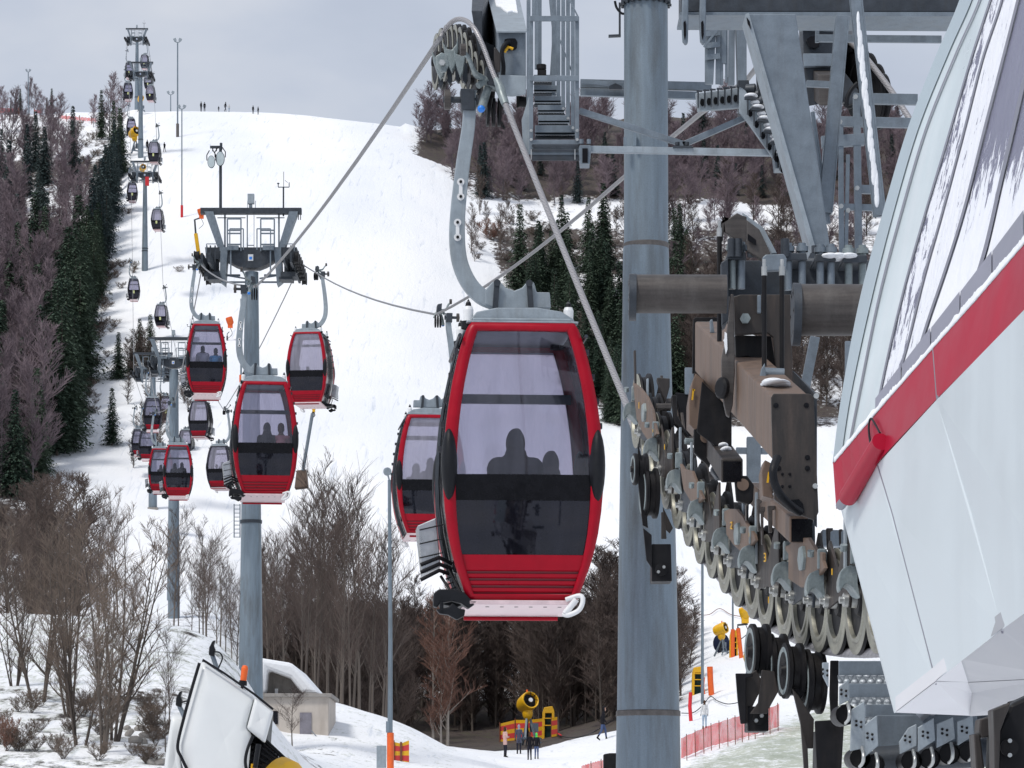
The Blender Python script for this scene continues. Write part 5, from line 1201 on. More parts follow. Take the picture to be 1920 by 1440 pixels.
b = MB(); b.lathe([(0, .03), (.03, .03), (.03, 0)], W(1397, 598, 17.88), (0, -1, 0), 6); ty('bolt', b, 'cast', 0)
b = MB(); plate(b, [(1420, 553), (1427, 553), (1427, 587), (1420, 587)], 17.85, .03); ty('lug', b, 'galv')
for pts, m_, Y in (([(1350, 420), (1356, 411), (1366, 410), (1382, 399), (1392, 404), (1400, 406), (1400, 465), (1392, 458), (1360, 436), (1358, 420), (1356, 450), (1350, 455)], 'pipe', 18.4), ([(1392, 398), (1432, 427), (1457, 475), (1447, 476), (1428, 440), (1400, 410)], 'galv_lt', 18.7), ([(1400, 412), (1424, 430), (1445, 474), (1432, 490), (1402, 470)], 'pipe', 18.2), ([(1430, 482), (1436, 477), (1470, 476), (1475, 484), (1474, 506), (1430, 508)], 'galv', 17.6)):
    b = MB(); plate(b, pts, Y, .05); ty('bent_arm', b, m_)
b = MB(); plate(b, [(1402, 438), (1418, 450), (1418, 460), (1402, 450)], 18.18, .01); ty('slot', b, 'band', 0)
for x, y0, y1, Y in ((1349, 432, 640, 18.4), (1433, 505, 690, 17.5), (1466, 505, 696, 17.5)):
    b = MB(); b.tube([W(x, y0+10, Y), W(x, y1, Y)], S(4.6, Y), 12); r_ = ty('damper_rod', b, 'black', 0); b = MB(); b.lathe([(0, .016), (.05, .016), (.05, .01), (.09, .01), (.09, 0)], W(x, y0+12, Y), (0, 0, 1), 8); ty('rod_end', b, 'bolt', 0, r_)
b = MB(); b.tube([W(1432, 701, 17.1), W(1470, 703, 17.1)], .035, 12); plate(b, [(1424, 710), (1428, 690), (1434, 680), (1438, 715), (1434, 722)], 17.0, .05); ty('rod_foot', b, 'galv')
b = MB(); plate(b, [(1331, 600), (1336, 598), (1340, 625), (1332, 624)], 19.5, .04); ty('rod_foot', b, 'galv')
# girder with clamp bolts
gd = thing('cross_girder', W(1500, 540, 18.5), 'dark cross girder with clamp plates and bolts on top, behind the two stub pipes', 'girder')
b = MB(); plate(b, [(1362, 488), (1640, 488), (1640, 548), (1362, 556)], 18.6, .5); plate(b, [(1352, 492), (1366, 482), (1366, 600), (1354, 610)], 18.3, .3); b.build('girder_body', M['galv_dk'], gd, bevel=.006)
for (x0, x1, y) in ((1365, 1398, 472), (1470, 1512, 474), (1530, 1566, 476), (1583, 1625, 478)):
    b = MB(); plate(b, [(x0, y), (x1, y), (x1+2, y+14), (x0-4, y+14)], 18.3, .3); b.build('clamp_plate', M['galv_dk'], gd, bevel=.006)
    for x in (x0+8, x1-8):
        b = MB(); b.tube([W(x, y-18, 18.35), W(x, y+70, 18.35)], .022, 8); b.lathe([(0, .038), (.03, .038), (.03, 0)], W(x, y-2, 18.35), (0, 0, 1), 6); b.build('clamp_bolt', M['cast'] if x % 2 else M['galv'], gd)
for x in (1372, 1384, 1409, 1472):
    b = MB(); b.tube([W(x, 448, 18.3), W(x, 482, 18.3)], .025, 8); b.build('stud', M['galv_dk'], gd)
b = MB()
for x in (1555, 1570, 1590): b.ell(W(x, 482, 18.35), (.06, .1, .02), 10, 6)
b.build('snow_patch', M['snow'], gd)
def stub(x0, x1, yc, r, Y, lab):
    t_ = thing('stub_pipe', W(x0, yc, Y), lab, 'pipe'); a = W(x0+6, yc, Y); c = W(x1, yc+1, Y+.0); c.y = Y-(c.x-a.x)*.02; R_ = S(r, Y)
    b = MB(); b.tube([a, c], R_, 36); b.build('pipe', M['pipe'], t_)
    d = (a-c).normalized(); b = MB(); b.lathe([(-.02, R_), (-.02, R_*1.22), (.02, R_*1.22), (.02, 0)], a-Vector((0, 0, R_*.18)), d, 36); f_ = b.build('end_flange', M['galv_dk'], t_, bevel=.003); ORG[f_.name] = ORG[t_.name]
    b = MB()
    for k in range(6): an = 2*PI*k/6; b.lathe([(.02, .02), (.024, 0)], a-Vector((0, 0, R_*.18))+Vector((d.y*math.cos(an), -d.x*math.cos(an), math.sin(an)))*R_*.9, d, 8)
    b.build('bolt_hole', M['band'], f_)
stub(1180, 1362, 551, 36, 17.8, 'rusty grey stub pipe with flange, pointing left across the thick column')
stub(1487, 1640, 581, 48, 16.4, 'thicker rusty stub pipe ending at the white station shell')
# legs seen below the girder
bl = thing('background_struts', W(1510, 730, 22), 'galvanised struts and bars glimpsed behind the brown box beam', 'struts')
for p0, p1, w_ in (((1528, 632, 20), (1506, 745, 20), .06), ((1292, 690, 22), (1292, 740, 22), .06), ((1413, 820, 21), (1413, 905, 21), .09), ((1380, 845, 21), (1440, 846, 21), .05), ((1577, 550, 21), (1577, 480, 21), .06), ((1590, 640, 21), (1590, 1000, 21), .04), ((1540, 1010, 19), (1650, 1012, 19), .12)):
    b = MB(); wbar(b, p0, p1, w_, w_*.8); b.build('bar', M['galv'], bl, bevel=.003)
# --- guide roller brackets hanging below
def rollers(lab, ws, frames, box_, Y, pin=None):
    t_ = thing('roller_bracket', W(*box_[2], Y), lab, 'roller bracket')
    for x, y, h, wd in ws:
        R_ = S(h/2, Y); wd *= .5; n_ = math.sqrt(max(0, 1-(wd/h)**2)); ax = Vector((-n_, -wd/h, 0)).normalized(); c = W(x, y, Y-.02)
        b = MB(); b.lathe([(-.05, 0), (-.05, R_), (-.03, R_), (-.02, R_*.88), (.01, R_*.88), (.02, R_), (.04, R_), (.045, R_*.86)], c, ax, 32); o = b.build('roller', M['black'], t_); ORG[o.name] = ORG[t_.name]
        b = MB(); b.lathe([(.045, R_*.86), (.05, R_*.80), (.045, R_*.68)], c, ax, 32); b.build('rim', M['cast'], o); b = MB(); b.lathe([(.045, R_*.68), (.03, R_*.3), (.05, R_*.22), (.06, R_*.2), (.06, 0)], c, ax, 20); b.build('hub', M['black'], o)
    for i, pts in enumerate(frames):
        b = MB(); plate(b, pts, Y-.1-.04*i, .03); b.build('arm_plate', M['brown_dk'] if i % 2 else M['black'], t_, bevel=.004)
    b = MB(); plate(b, box_, Y-.15, .25); o = b.build('end_box', M['black'], t_, bevel=.006); ORG[o.name] = ORG[t_.name]
    if pin:
        x, y, r = pin; b = MB(); b.lathe([(0, S(r, Y)), (.012, S(r, Y)), (.015, 0)], W(x, y, Y-.16), (0, -1, 0), 24); b.build('pin_disc', M['black'], o)
        for dx, dy in ((-.45, .35), (.4, -.4)):
            b = MB(); b.lathe([(0, .012), (.012, .01), (.012, 0)], W(x+dx*r, y+dy*r, Y-.175), (0, -1, 0), 8); b.build('bolt', M['bolt'], o)
z7 = lambda x, y: (1260+x/2.909, 960+y/2.909)
rollers('black guide roller bracket hanging left of the wheel row, in front of the thick column', [(1217, 925, 95, 22), (1199, 880, 60, 14)], [[(1196, 830), (1206, 870), (1215, 990), (1205, 985), (1196, 900)], [(1243, 950), (1262, 990), (1256, 1000), (1245, 990)], [(1206, 990), (1222, 1003), (1222, 1065), (1212, 1050)], [(1240, 960), (1246, 960), (1250, 1010), (1240, 1010)]], [(1222, 1020), (1258, 1020), (1260, 1090), (1222, 1090)], 21.5, (1240, 1068, 12))
rollers('black twin roller bracket hanging below the wheels, left one', [(1421, 1222, 105, 26), (1454, 1247, 118, 26)],
    [[z7(450, 640), z7(505, 800), z7(545, 780), z7(545, 830), z7(500, 930), z7(485, 870), z7(455, 800)], [z7(400, 900), z7(420, 885), z7(460, 860), z7(490, 920), z7(490, 960), z7(430, 1080), z7(415, 1160), z7(400, 1150)], [z7(347, 880), z7(440, 880), z7(440, 900), z7(405, 905), z7(405, 1155), z7(375, 1155), z7(358, 1020)], [z7(490, 860), z7(560, 870), z7(580, 980), z7(525, 1080), z7(520, 1100), z7(425, 1100), z7(470, 1040)]], [z7(413, 1060), z7(528, 1060), z7(528, 1196), z7(413, 1196)], 17, (*z7(475, 1125), 12))
rollers('black twin roller bracket hanging below the wheels, right one by the steps', [(1484, 1258, 105, 26), (1522, 1278, 122, 28)],
    [[z7(635, 860), z7(690, 930), z7(735, 915), z7(740, 960), z7(690, 1040), z7(655, 990)], [z7(655, 960), z7(690, 1000), z7(740, 1080), z7(775, 1130), z7(770, 1290), z7(735, 1290), z7(700, 1150)], [z7(865, 810), z7(910, 810), z7(905, 1130), z7(870, 1150), z7(860, 1000)], [z7(700, 1130), z7(740, 1280), z7(745, 1400), z7(720, 1400)], [z7(780, 1140), z7(940, 1130), z7(925, 1400), z7(790, 1400)]], [z7(795, 1190), z7(925, 1190), z7(900, 1420), z7(790, 1420)], 16.6, (*z7(840, 1350), 12))
# ------------------------------------------------------------ steps under the station
sp2 = thing('station_steps', W(1600, 1430, 14), 'stack of galvanised steps with chequered undersides and pipe clamps, under the white station shell', 'steps')
def checker(name):
    m, nt, out = new_mat(name); b = nt.nodes.new('ShaderNodeBsdfPrincipled'); b.inputs['Metallic'].default_value = .5; b.inputs['Roughness'].default_value = .4
    tc = nt.nodes.new('ShaderNodeTexCoord'); mp = nt.nodes.new('ShaderNodeMapping'); mp.inputs['Rotation'].default_value = (0, 0, .78); mp.inputs['Scale'].default_value = (38, 38, 38)
    lk(nt, tc.outputs['Object'], mp.inputs['Vector']); v = nt.nodes.new('ShaderNodeTexVoronoi'); v.inputs['Scale'].default_value = 1; v.inputs['Randomness'].default_value = .15; lk(nt, mp.outputs['Vector'], v.inputs['Vector'])
    r = ramp(nt, [(.2, (.50, .53, .56)), (.45, (.15, .17, .19))]); lk(nt, v.outputs['Distance'], r.inputs['Fac']); lk(nt, r.outputs['Color'], b.inputs['Base Color'])
    bp = nt.nodes.new('ShaderNodeBump'); bp.inputs['Strength'].default_value = .6; bp.inputs['Distance'].default_value = .01; bp.invert = True; lk(nt, v.outputs['Distance'], bp.inputs['Height']); lk(nt, bp.outputs['Normal'], b.inputs['Normal'])
    lk(nt, b.outputs['BSDF'], out.inputs['Surface']); return m
M['checker'] = checker('chequer_plate')
z12 = lambda x, y: (1360+x/3.43, 1140+y/3.43)
for k, (x0, x1, y0, y1, y2) in enumerate(((730, 1010, 340, 432, 486), (795, 1060, 486, 572, 630), (900, 1420, 620, 700, 760), (975, 1500, 690, 890, 950))):
    Y = 14.8-k*.3; b = MB(); plate(b, [z12(x0, y0), z12(x1+120, y0), z12(x1+120, y1), z12(x0, y1)], Y, .02); b.build('riser', M['galv'], sp2, bevel=.003)
    b = MB(); b.prism([W(*z12(x0-8, y1), Y-.02), W(*z12(x1+120, y1), Y-.02), W(*z12(x1+130, y2), Y-.02-.02), W(*z12(x0, y2), Y-.04)], (0, .01, 0)); b.build('chequered_tread', M['checker'], sp2)
for pts in ([(625, 350), (665, 350), (665, 510), (630, 440)], [(735, 505), (795, 455), (800, 590), (735, 625)], [(815, 650), (895, 600), (900, 650), (900, 900), (805, 920)], [(890, 755), (975, 690), (985, 885), (890, 965)], [(1120, 860), (1180, 770), (1230, 745), (1230, 885), (1125, 940)], [(1237, 770), (1340, 705), (1350, 850), (1240, 925)], [(1360, 745), (1465, 700), (1478, 840), (1360, 900)], [(1490, 730), (1590, 690), (1598, 820), (1495, 885)]):
    q = [z12(*p) for p in pts]; b = MB(); plate(b, q, 13.5, .03); o = b.build('stringer_bracket', M['galv_lt'], sp2, bevel=.003); ORG[o.name] = ORG[sp2.name]
    cx = sum(p[0] for p in q)/len(q); cy = sum(p[1] for p in q)/len(q); b = MB()
    for dx, dy in ((-6, 3), (-6, -5), (3, -3), (3, 6)): b.lathe([(0, .006), (.004, 0)], W(cx+dx, cy+dy, 13.495), (0, -1, 0), 8)
    b.build('rivet', M['black'], o)
for x, y in ((785, 650), (875, 930), (965, 970), (1205, 950), (1322, 935), (1448, 905), (1578, 890)):
    X, Yy = z12(x, y); b = MB(); b.lathe([(0, .045), (.25, .045)], W(X-2, Yy+10, 13.55), (0, 1, 0), 16); b.lathe([(.02, 0), (.02, .043)], W(X-2, Yy+10, 13.55), (0, 1, 0), 16)
    b.build('pipe_end', M['black'], sp2); b = MB(); b.tube(catmull([W(X+1, Yy-10, 13.5), W(X+4, Yy+4, 13.45), W(X+3, Yy+18, 13.45), W(X-3, Yy+26, 13.5)], 4), .008, 6); b.build('u_bolt', M['bolt'], sp2)
b = MB(); b.tube([W(1640, 1426, 13.8), W(1850, 1412, 13.8)], .06, 16); b.tube([W(1600, 1428, 14.0), W(1640, 1430, 14.0)], .05, 12); b.build('support_pipe', M['galv_dk'], sp2)
b = MB(); hexa(b, [(1660, 1325), (1930, 1325), (1930, 1420), (1660, 1420)], 14.6, [(1660, 1325), (1930, 1325), (1930, 1420), (1660, 1420)], 15.5); b.build('platform_block', M['galv_dk'], sp2, bevel=.006)
# dark bracket in the corner
cb = thing('corner_bracket', W(1880, 1420, 8.6), 'black steel bracket with a bolted disc in the lower right corner', 'bracket')
b = MB(); plate(b, [(1870, 1370), (1895, 1320), (1960, 1290), (1960, 1500), (1866, 1500)], 8.6, .2); b.build('body', M['black'], cb, bevel=.01)
b = MB(); plate(b, [(1862, 1330), (1896, 1316), (1876, 1370), (1872, 1500), (1866, 1500), (1864, 1380)], 8.5, .1); plate(b, [(1838, 1348), (1866, 1340), (1866, 1380), (1840, 1384), (1836, 1370)], 8.7, .1); plate(b, [(1826, 1375), (1838, 1380), (1846, 1440), (1848, 1500), (1834, 1500)], 8.7, .1); b.build('side_arm', M['brown_dk'], cb, bevel=.006)
b = MB(); b.lathe([(0, S(17, 8.5)), (.01, S(17, 8.5)), (.012, 0)], W(1892, 1402, 8.58), (0, -1, 0), 24); b.build('disc', M['black'], cb)
for y in (1389, 1416):
    b = MB(); b.lathe([(0, .006), (.008, .006), (.008, 0)], W(1893, y, 8.56), (0, -1, 0), 8); b.build('bolt', M['bolt'], cb)

# ------------------------------------------------------------ white station shell
M['shell'] = mat('white_shell_panel', (.62, .68, .71), .35, 0, .04, 1.2, dirt=(.50, .55, .58), dirt_amt=.4, spec=.35)
M['shell_u'] = mat('shaded_grey_soffit', (.33, .34, .37), .35, .1, .1, 2, coat=.2)  # darker copy: shade on the right of the soffit painted into the colour
M['shell_b'] = mat('lit_pale_soffit', (.74, .74, .77), .35, 0, .05, 2, coat=.2)  # brighter copy: light on the left of the soffit painted into the colour
M['band_red'] = mat('station_red_band', (.40, .008, .035), .42, 0, .10, 1.5, spec=.2, dirt=(.30, .02, .04), dirt_amt=.4)
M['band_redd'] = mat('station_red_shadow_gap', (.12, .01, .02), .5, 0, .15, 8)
M['panel'] = mat('frosted_roof_panel', (.58, .66, .68), .35, 0, .10, 2.2, coat=.3, dirt=(.75, .78, .8), dirt_amt=.5)
M['rframe'] = mat('grey_roof_frame', (.40, .48, .52), .35, .1, .08, 2, coat=.2)
M['mullion'] = mat('grey_mullion', (.22, .22, .27), .4, .2, .1, 3)
M['sill'] = mat('grey_sill_panel', (.27, .27, .33), .4, .1, .12, 3)
def snowglass(name, lo, hi, grad=0.0):
    m, nt, out = new_mat(name); b = nt.nodes.new('ShaderNodeBsdfPrincipled')
    n = nz(nt, 6, 8, .66, stretch=(2.6, 2.6, .9), dist=.6); n2 = nz(nt, 40, 4, .6, stretch=(2, 2, .8))
    s_ = nt.nodes.new('ShaderNodeMath'); s_.operation = 'MULTIPLY_ADD'; lk(nt, n2.outputs['Fac'], s_.inputs[0]); s_.inputs[1].default_value = .3; lk(nt, n.outputs['Fac'], s_.inputs[2])
    src = s_.outputs[0]
    if grad:
        tc = nt.nodes.new('ShaderNodeAttribute'); tc.attribute_name = 'down'
        g = nt.nodes.new('ShaderNodeMath'); g.operation = 'MULTIPLY_ADD'; lk(nt, tc.outputs['Fac'], g.inputs[0]); g.inputs[1].default_value = grad; hf = nt.nodes.new('ShaderNodeMath'); hf.operation = 'MULTIPLY'; hf.inputs[1].default_value = .5; lk(nt, src, hf.inputs[0]); lk(nt, hf.outputs[0], g.inputs[2]); src = g.outputs[0]
    r = ramp(nt, [(lo, (.17, .165, .25)), (lo+.03, (.80, .82, .88)), (hi, (.88, .89, .92))]); lk(nt, src, r.inputs['Fac']); lk(nt, r.outputs['Color'], b.inputs['Base Color'])
    rr_ = ramp(nt, [(lo, .12), (lo+.03, .8)]); lk(nt, src, rr_.inputs['Fac']); lk(nt, rr_.outputs['Color'], b.inputs['Roughness'])
    bp = nt.nodes.new('ShaderNodeBump'); bp.inputs['Strength'].default_value = .7; bp.inputs['Distance'].default_value = .02; lk(nt, src, bp.inputs['Height']); lk(nt, bp.outputs['Normal'], b.inputs['Normal'])
    lk(nt, b.outputs['BSDF'], out.inputs['Surface']); return m
M['snowglass'] = snowglass('snow_on_roof_glass', .50, .8); M['snowglass_lo'] = snowglass('thin_snow_on_roof_glass', .60, .9); M['snowglass_g'] = snowglass('snow_sliding_off_glass', 0.70, .9, .72)
stn = thing('station_building', W(1750, 1340, 11), 'white rounded station shell with a red band and snowy sloping windows, at the right edge', 'station')
def Ys(px, py): return 12.0-(px-1560)/360*3.2+max(0, 870-py)/870*1.6
def ws(px, py, o_=0): return W(px, py, Ys(px, py)+o_)
def curve(pts, t):
    n_ = len(pts)-1; f = max(0, min(n_-1e-6, t*n_)); i = int(f); u = f-i
    p = [Vector((a, b_, 0)) for a, b_ in pts]; a, b_, c, d = p[max(i-1, 0)], p[i], p[i+1], p[min(i+2, n_)]
    v = .5*((2*b_)+(c-a)*u+(2*a-5*b_+4*c-d)*u*u+(3*b_-a-3*c+d)*u**3); return v.x, v.y
C0 = [(1835, -110), (1795, 10), (1752, 110), (1702, 240), (1656, 395), (1612, 560), (1578, 740), (1561, 868)]
C1 = [(1858, -110), (1822, 0), (1778, 100), (1722, 240), (1676, 395), (1634, 560), (1596, 735), (1578, 850)]
C2 = [(1870, -110), (1836, 0), (1792, 100), (1736, 240), (1690, 395), (1648, 555), (1612, 730), (1592, 832)]
C3 = [(1890, -110), (1856, 0), (1820, 110), (1776, 260), (1734, 400), (1700, 520), (1668, 650), (1646, 752), (1640, 775)]
C4 = [(1900, -110), (1878, 0), (1842, 110), (1806, 250), (1766, 400), (1732, 520), (1700, 650), (1672, 740)]
C5 = [(1935, -110), (1908, 0), (1880, 110), (1846, 240), (1808, 390), (1774, 500), (1740, 600), (1712, 690)]
C6 = [(1990, -110), (1960, 0), (1930, 110), (1902, 230), (1876, 340), (1846, 470), (1812, 570), (1790, 605)]
C7 = [(2080, -110), (2050, 0), (2020, 110), (1990, 220), (1960, 330), (1930, 420), (1910, 460), (1905, 468)]
C8 = [(2300, -110), (2270, 0), (2240, 60), (2200, 120), (2160, 180), (2120, 230), (2100, 270), (2090, 290)]
def strip(ca, cb_, name, m, off=0, n=44, t0=0, t1=1, parent=None, k=6):
    b = MB(); v = []; dn = []
    for i in range(n+1):
        t = t0+(t1-t0)*i/n; xa, ya = curve(ca, t); xb, yb = curve(cb_, t)
        for j in range(k+1): q = j/k; v.append(ws(xa+(xb-xa)*q, ya+(yb-ya)*q, off)); dn.append(t)
    b.add(v, [[i*(k+1)+j, i*(k+1)+j+1, (i+1)*(k+1)+j+1, (i+1)*(k+1)+j] for i in range(n) for j in range(k)], True)
    o = b.build(name, M[m], parent or stn); a = o.data.attributes.new('down', 'FLOAT', 'POINT'); a.data.foreach_set('value', dn); ORG[o.name] = ORG[stn.name]; return o
strip(C0, C1, 'edge_frame', 'rframe', -.02); strip(C1, C2, 'groove', 'mullion', .03); strip(C1, C2, 'inner_frame', 'panel', -.0, parent=None); 
strip(C2, C3, 'roof_panel', 'panel'); strip(C3, C4, 'snow_strip', 'snowglass_lo', -.002); strip(C4, C5, 'snow_strip', 'snowglass', -.012); strip(C5, C6, 'roof_window', 'snowglass_g'); strip(C6, C7, 'roof_window', 'snowglass_g'); strip(C7, C8, 'roof_window', 'snowglass_g')
def off(c, dx): return [(x+dx, y) for x, y in c]
for c, w_, m_ in ((C2, 3, 'mullion'), (C3, 3, 'mullion'), (C4, 4, 'mullion'), (C5, 5, 'mullion'), (C6, 7, 'mullion'), (C7, 9, 'mullion')): strip(off(c, -w_/2), off(c, w_/2), 'mullion', m_, -.03, k=1)
# thickness of the roof edge
b = MB(); v = []
for i in range(41):
    x, y = curve(C0, i/40); p = ws(x, y, -.02); v += [p, p+Vector((.10, .5, -.03)), p+Vector((.6, 1.2, -.1))]
b.add(v, [[i*3+j, (i+1)*3+j, (i+1)*3+j+1, i*3+j+1] for i in range(40) for j in (0, 1)], True); b.build('edge_return', M['rframe'], stn)
# sill panels between windows and band, snow ridge on the band
BT_ = [(1561, 868), (1600, 822), (1660, 752), (1745, 655), (1830, 560), (1920, 455), (2100, 250)]; BB_ = [(1568, 950), (1600, 918), (1660, 850), (1757, 746), (1830, 672), (1920, 578), (2100, 390)]
def bt(x): return lerpt(x, BT_)
def bbt(x): return lerpt(x, BB_)
xs = [1640, 1690, 1745, 1800, 1860, 1920, 2100]
for a, c in zip(xs, xs[1:]):
    b = MB(); b.add([ws(a+1, bt(a)-28-(a-1640)*.12, -.035), ws(c-1, bt(c)-28-(c-1640)*.12, -.035), ws(c-1, bt(c)+3, -.035), ws(a+1, bt(a)+3, -.035)], [(0, 1, 2, 3)]); b.build('sill_panel', M['sill'], stn)
rs_ = random.Random(5)
b = MB(); x = 1564; v = []
while x < 1995:
    y = bt(x); s = 5+9*abs(rnoise((x*.045, 1, 0)))+5*abs(rnoise((x*.21, 7, 0)))+(4 if x > 1800 else 0)
    for q, o_ in ((-s*1.25, -.04), (-s, -.075), (-s*.3, -.10), (3, -.09), (4, -.06)): v.append(ws(x, y+q+rs_.uniform(-.6, .6), o_))
    x += 2.5
b.add(v, [[i*5+j, i*5+j+1, i*5+j+6, i*5+j+5] for i in range(len(v)//5-1) for j in range(4)], True)
b.build('snow_ridge', M['snow'], stn)
for (a, c) in ((1561, 1747), (1748.5, 2100)):
    b = MB(); v = []; n_ = 12
    for i in range(n_+1):
        x = a+(c-a)*i/n_; v += [ws(x, bt(x), .02), ws(x+1, bt(x)+2, -.08), ws(x+(bbt(x)-bt(x))*.08, bbt(x+7)-0, -.08), ws(x+7, bbt(x+7)+5, .03)]
    b.add(v, [[i*4+j, (i+1)*4+j, (i+1)*4+j+1, i*4+j+1] for i in range(n_) for j in range(3)]); b.build('red_band', M['band_red'], stn)
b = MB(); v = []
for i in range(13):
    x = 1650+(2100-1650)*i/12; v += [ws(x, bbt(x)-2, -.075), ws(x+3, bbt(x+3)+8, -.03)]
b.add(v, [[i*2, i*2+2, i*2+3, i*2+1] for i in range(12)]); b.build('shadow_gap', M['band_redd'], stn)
b = MB(); b.tube([ws(1652, 828, -.16), ws(1590, 932, -.22)], [.032, .034], 20); gt = b.build('red_gutter', M['band_red'], stn); ORG[gt.name] = ORG[stn.name]
b = MB(); b.tube([ws(1594, 924, -.2), ws(1576, 948, -.2)], .018, 10); b.build('gutter_spout', M['mullion'], gt)
b = MB(); b.tube(catmull([ws(1650, 812, -.12), ws(1634, 785, -.14), ws(1629, 800, -.14), ws(1632, 830, -.16), ws(1640, 850, -.17)], 5), .004, 6); b.build('wire_loop', M['blackp'], stn)
# lower white panels
def facet(pts, name, m, o_=0.0, grid=None):
    b = MB(); n_ = len(pts); vs = [ws(x, y, o_) if len(q) == 0 else W(x, y, q[0]) for x, y, *q in pts]; b.add(vs, [list(range(n_))]); return b.build(name, M[m], stn)
def sY(x, y): return 11.9-(x-1560)/360*2.9
def low(pts, name, m, d=0): 
    b = MB(); b.add([W(x, y, sY(x, y)+d) for x, y in pts], [list(range(len(pts)))]); b.prism([W(x, y, sY(x, y)+d+.002) for x, y in pts], (0, .04, 0)); return b.build(name, M[m], stn)
low([(1577, 946), (1644, 872), (1672, 962), (1754, 1277), (1679, 1336)], 'white_panel', 'shell')
low([(1646, 870), (1756, 750), (1822, 962), (1879, 1180), (1756, 1276), (1674, 962)], 'white_panel', 'shell', -.01)
low([(1758, 748), (1960, 540), (1990, 1100), (1881, 1179), (1824, 962)], 'white_panel', 'shell', -.02)
for q in (((1645, 870), (1673, 962), (1755, 1277)), ((1757, 749), (1823, 962), (1880, 1180))):
    b = MB()
    for a_, c_ in zip(q, q[1:]): b.bar(W(*a_, sY(*a_)+.012), W(*c_, sY(*c_)+.012), .006, .03, (0, 1, 0))
    b.build('panel_seam', M['mullion'], stn)
def under(pts, name, m):
    b = MB(); b.add([W(x, y, Y) for x, y, Y in pts], [list(range(len(pts)))]); b.prism([W(x, y, Y)+Vector((0, 0, .003)) for x, y, Y in pts], (0, .0, .05)); return b.build(name, M[m], stn)
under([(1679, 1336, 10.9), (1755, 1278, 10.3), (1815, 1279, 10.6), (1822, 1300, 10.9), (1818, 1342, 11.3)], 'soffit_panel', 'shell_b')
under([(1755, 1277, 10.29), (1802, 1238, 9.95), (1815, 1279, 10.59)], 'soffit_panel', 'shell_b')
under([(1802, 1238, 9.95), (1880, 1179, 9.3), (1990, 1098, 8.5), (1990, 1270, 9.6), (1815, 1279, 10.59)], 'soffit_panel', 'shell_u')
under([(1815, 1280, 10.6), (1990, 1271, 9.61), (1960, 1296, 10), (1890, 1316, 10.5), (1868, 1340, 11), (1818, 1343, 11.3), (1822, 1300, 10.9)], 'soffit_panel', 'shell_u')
# inner mass of the station so that it is closed from the side
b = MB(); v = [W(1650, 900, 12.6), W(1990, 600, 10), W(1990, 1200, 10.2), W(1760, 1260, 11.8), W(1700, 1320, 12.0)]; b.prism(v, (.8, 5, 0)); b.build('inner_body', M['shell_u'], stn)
# ------------------------------------------------------------ people
M['skin'] = mat('skin', (.50, .30, .22), .5, 0, .06, 20)
cloths = {}
def cloth(n_, c, rough=.85):
    if n_ not in cloths: cloths[n_] = mat(n_, c, rough, 0, .16, 14, bump=.2, bscale=60, spec=.15)
    return cloths[n_]
def capsule(b, p, q, r0, r1, seg=10, sq=1.0):
    p = Vector(p); q = Vector(q); d = (q-p); L = d.length; d.normalize(); x = d.cross(Vector((0, 1, 0)) if abs(d.y) < .9 else Vector((1, 0, 0))).normalized(); y = x.cross(d)
    prof = [(-r0, .02*r0), (-r0*.8, r0*.6), (-r0*.4, r0*.92), (0, r0)]+[(L, r1), (L+r1*.4, r1*.92), (L+r1*.8, r1*.6), (L+r1, .02*r1)]
    vs = [p+d*t+(x*math.cos(2*PI*k/seg)+y*math.sin(2*PI*k/seg)*sq)*r for t, r in prof for k in range(seg)]; n_ = len(prof)
    b.add(vs, [[i*seg+k, i*seg+(k+1) % seg, (i+1)*seg+(k+1) % seg, (i+1)*seg+k] for i in range(n_-1) for k in range(seg)]+[list(range(seg))[::-1], list(range((n_-1)*seg, n_*seg))], True)
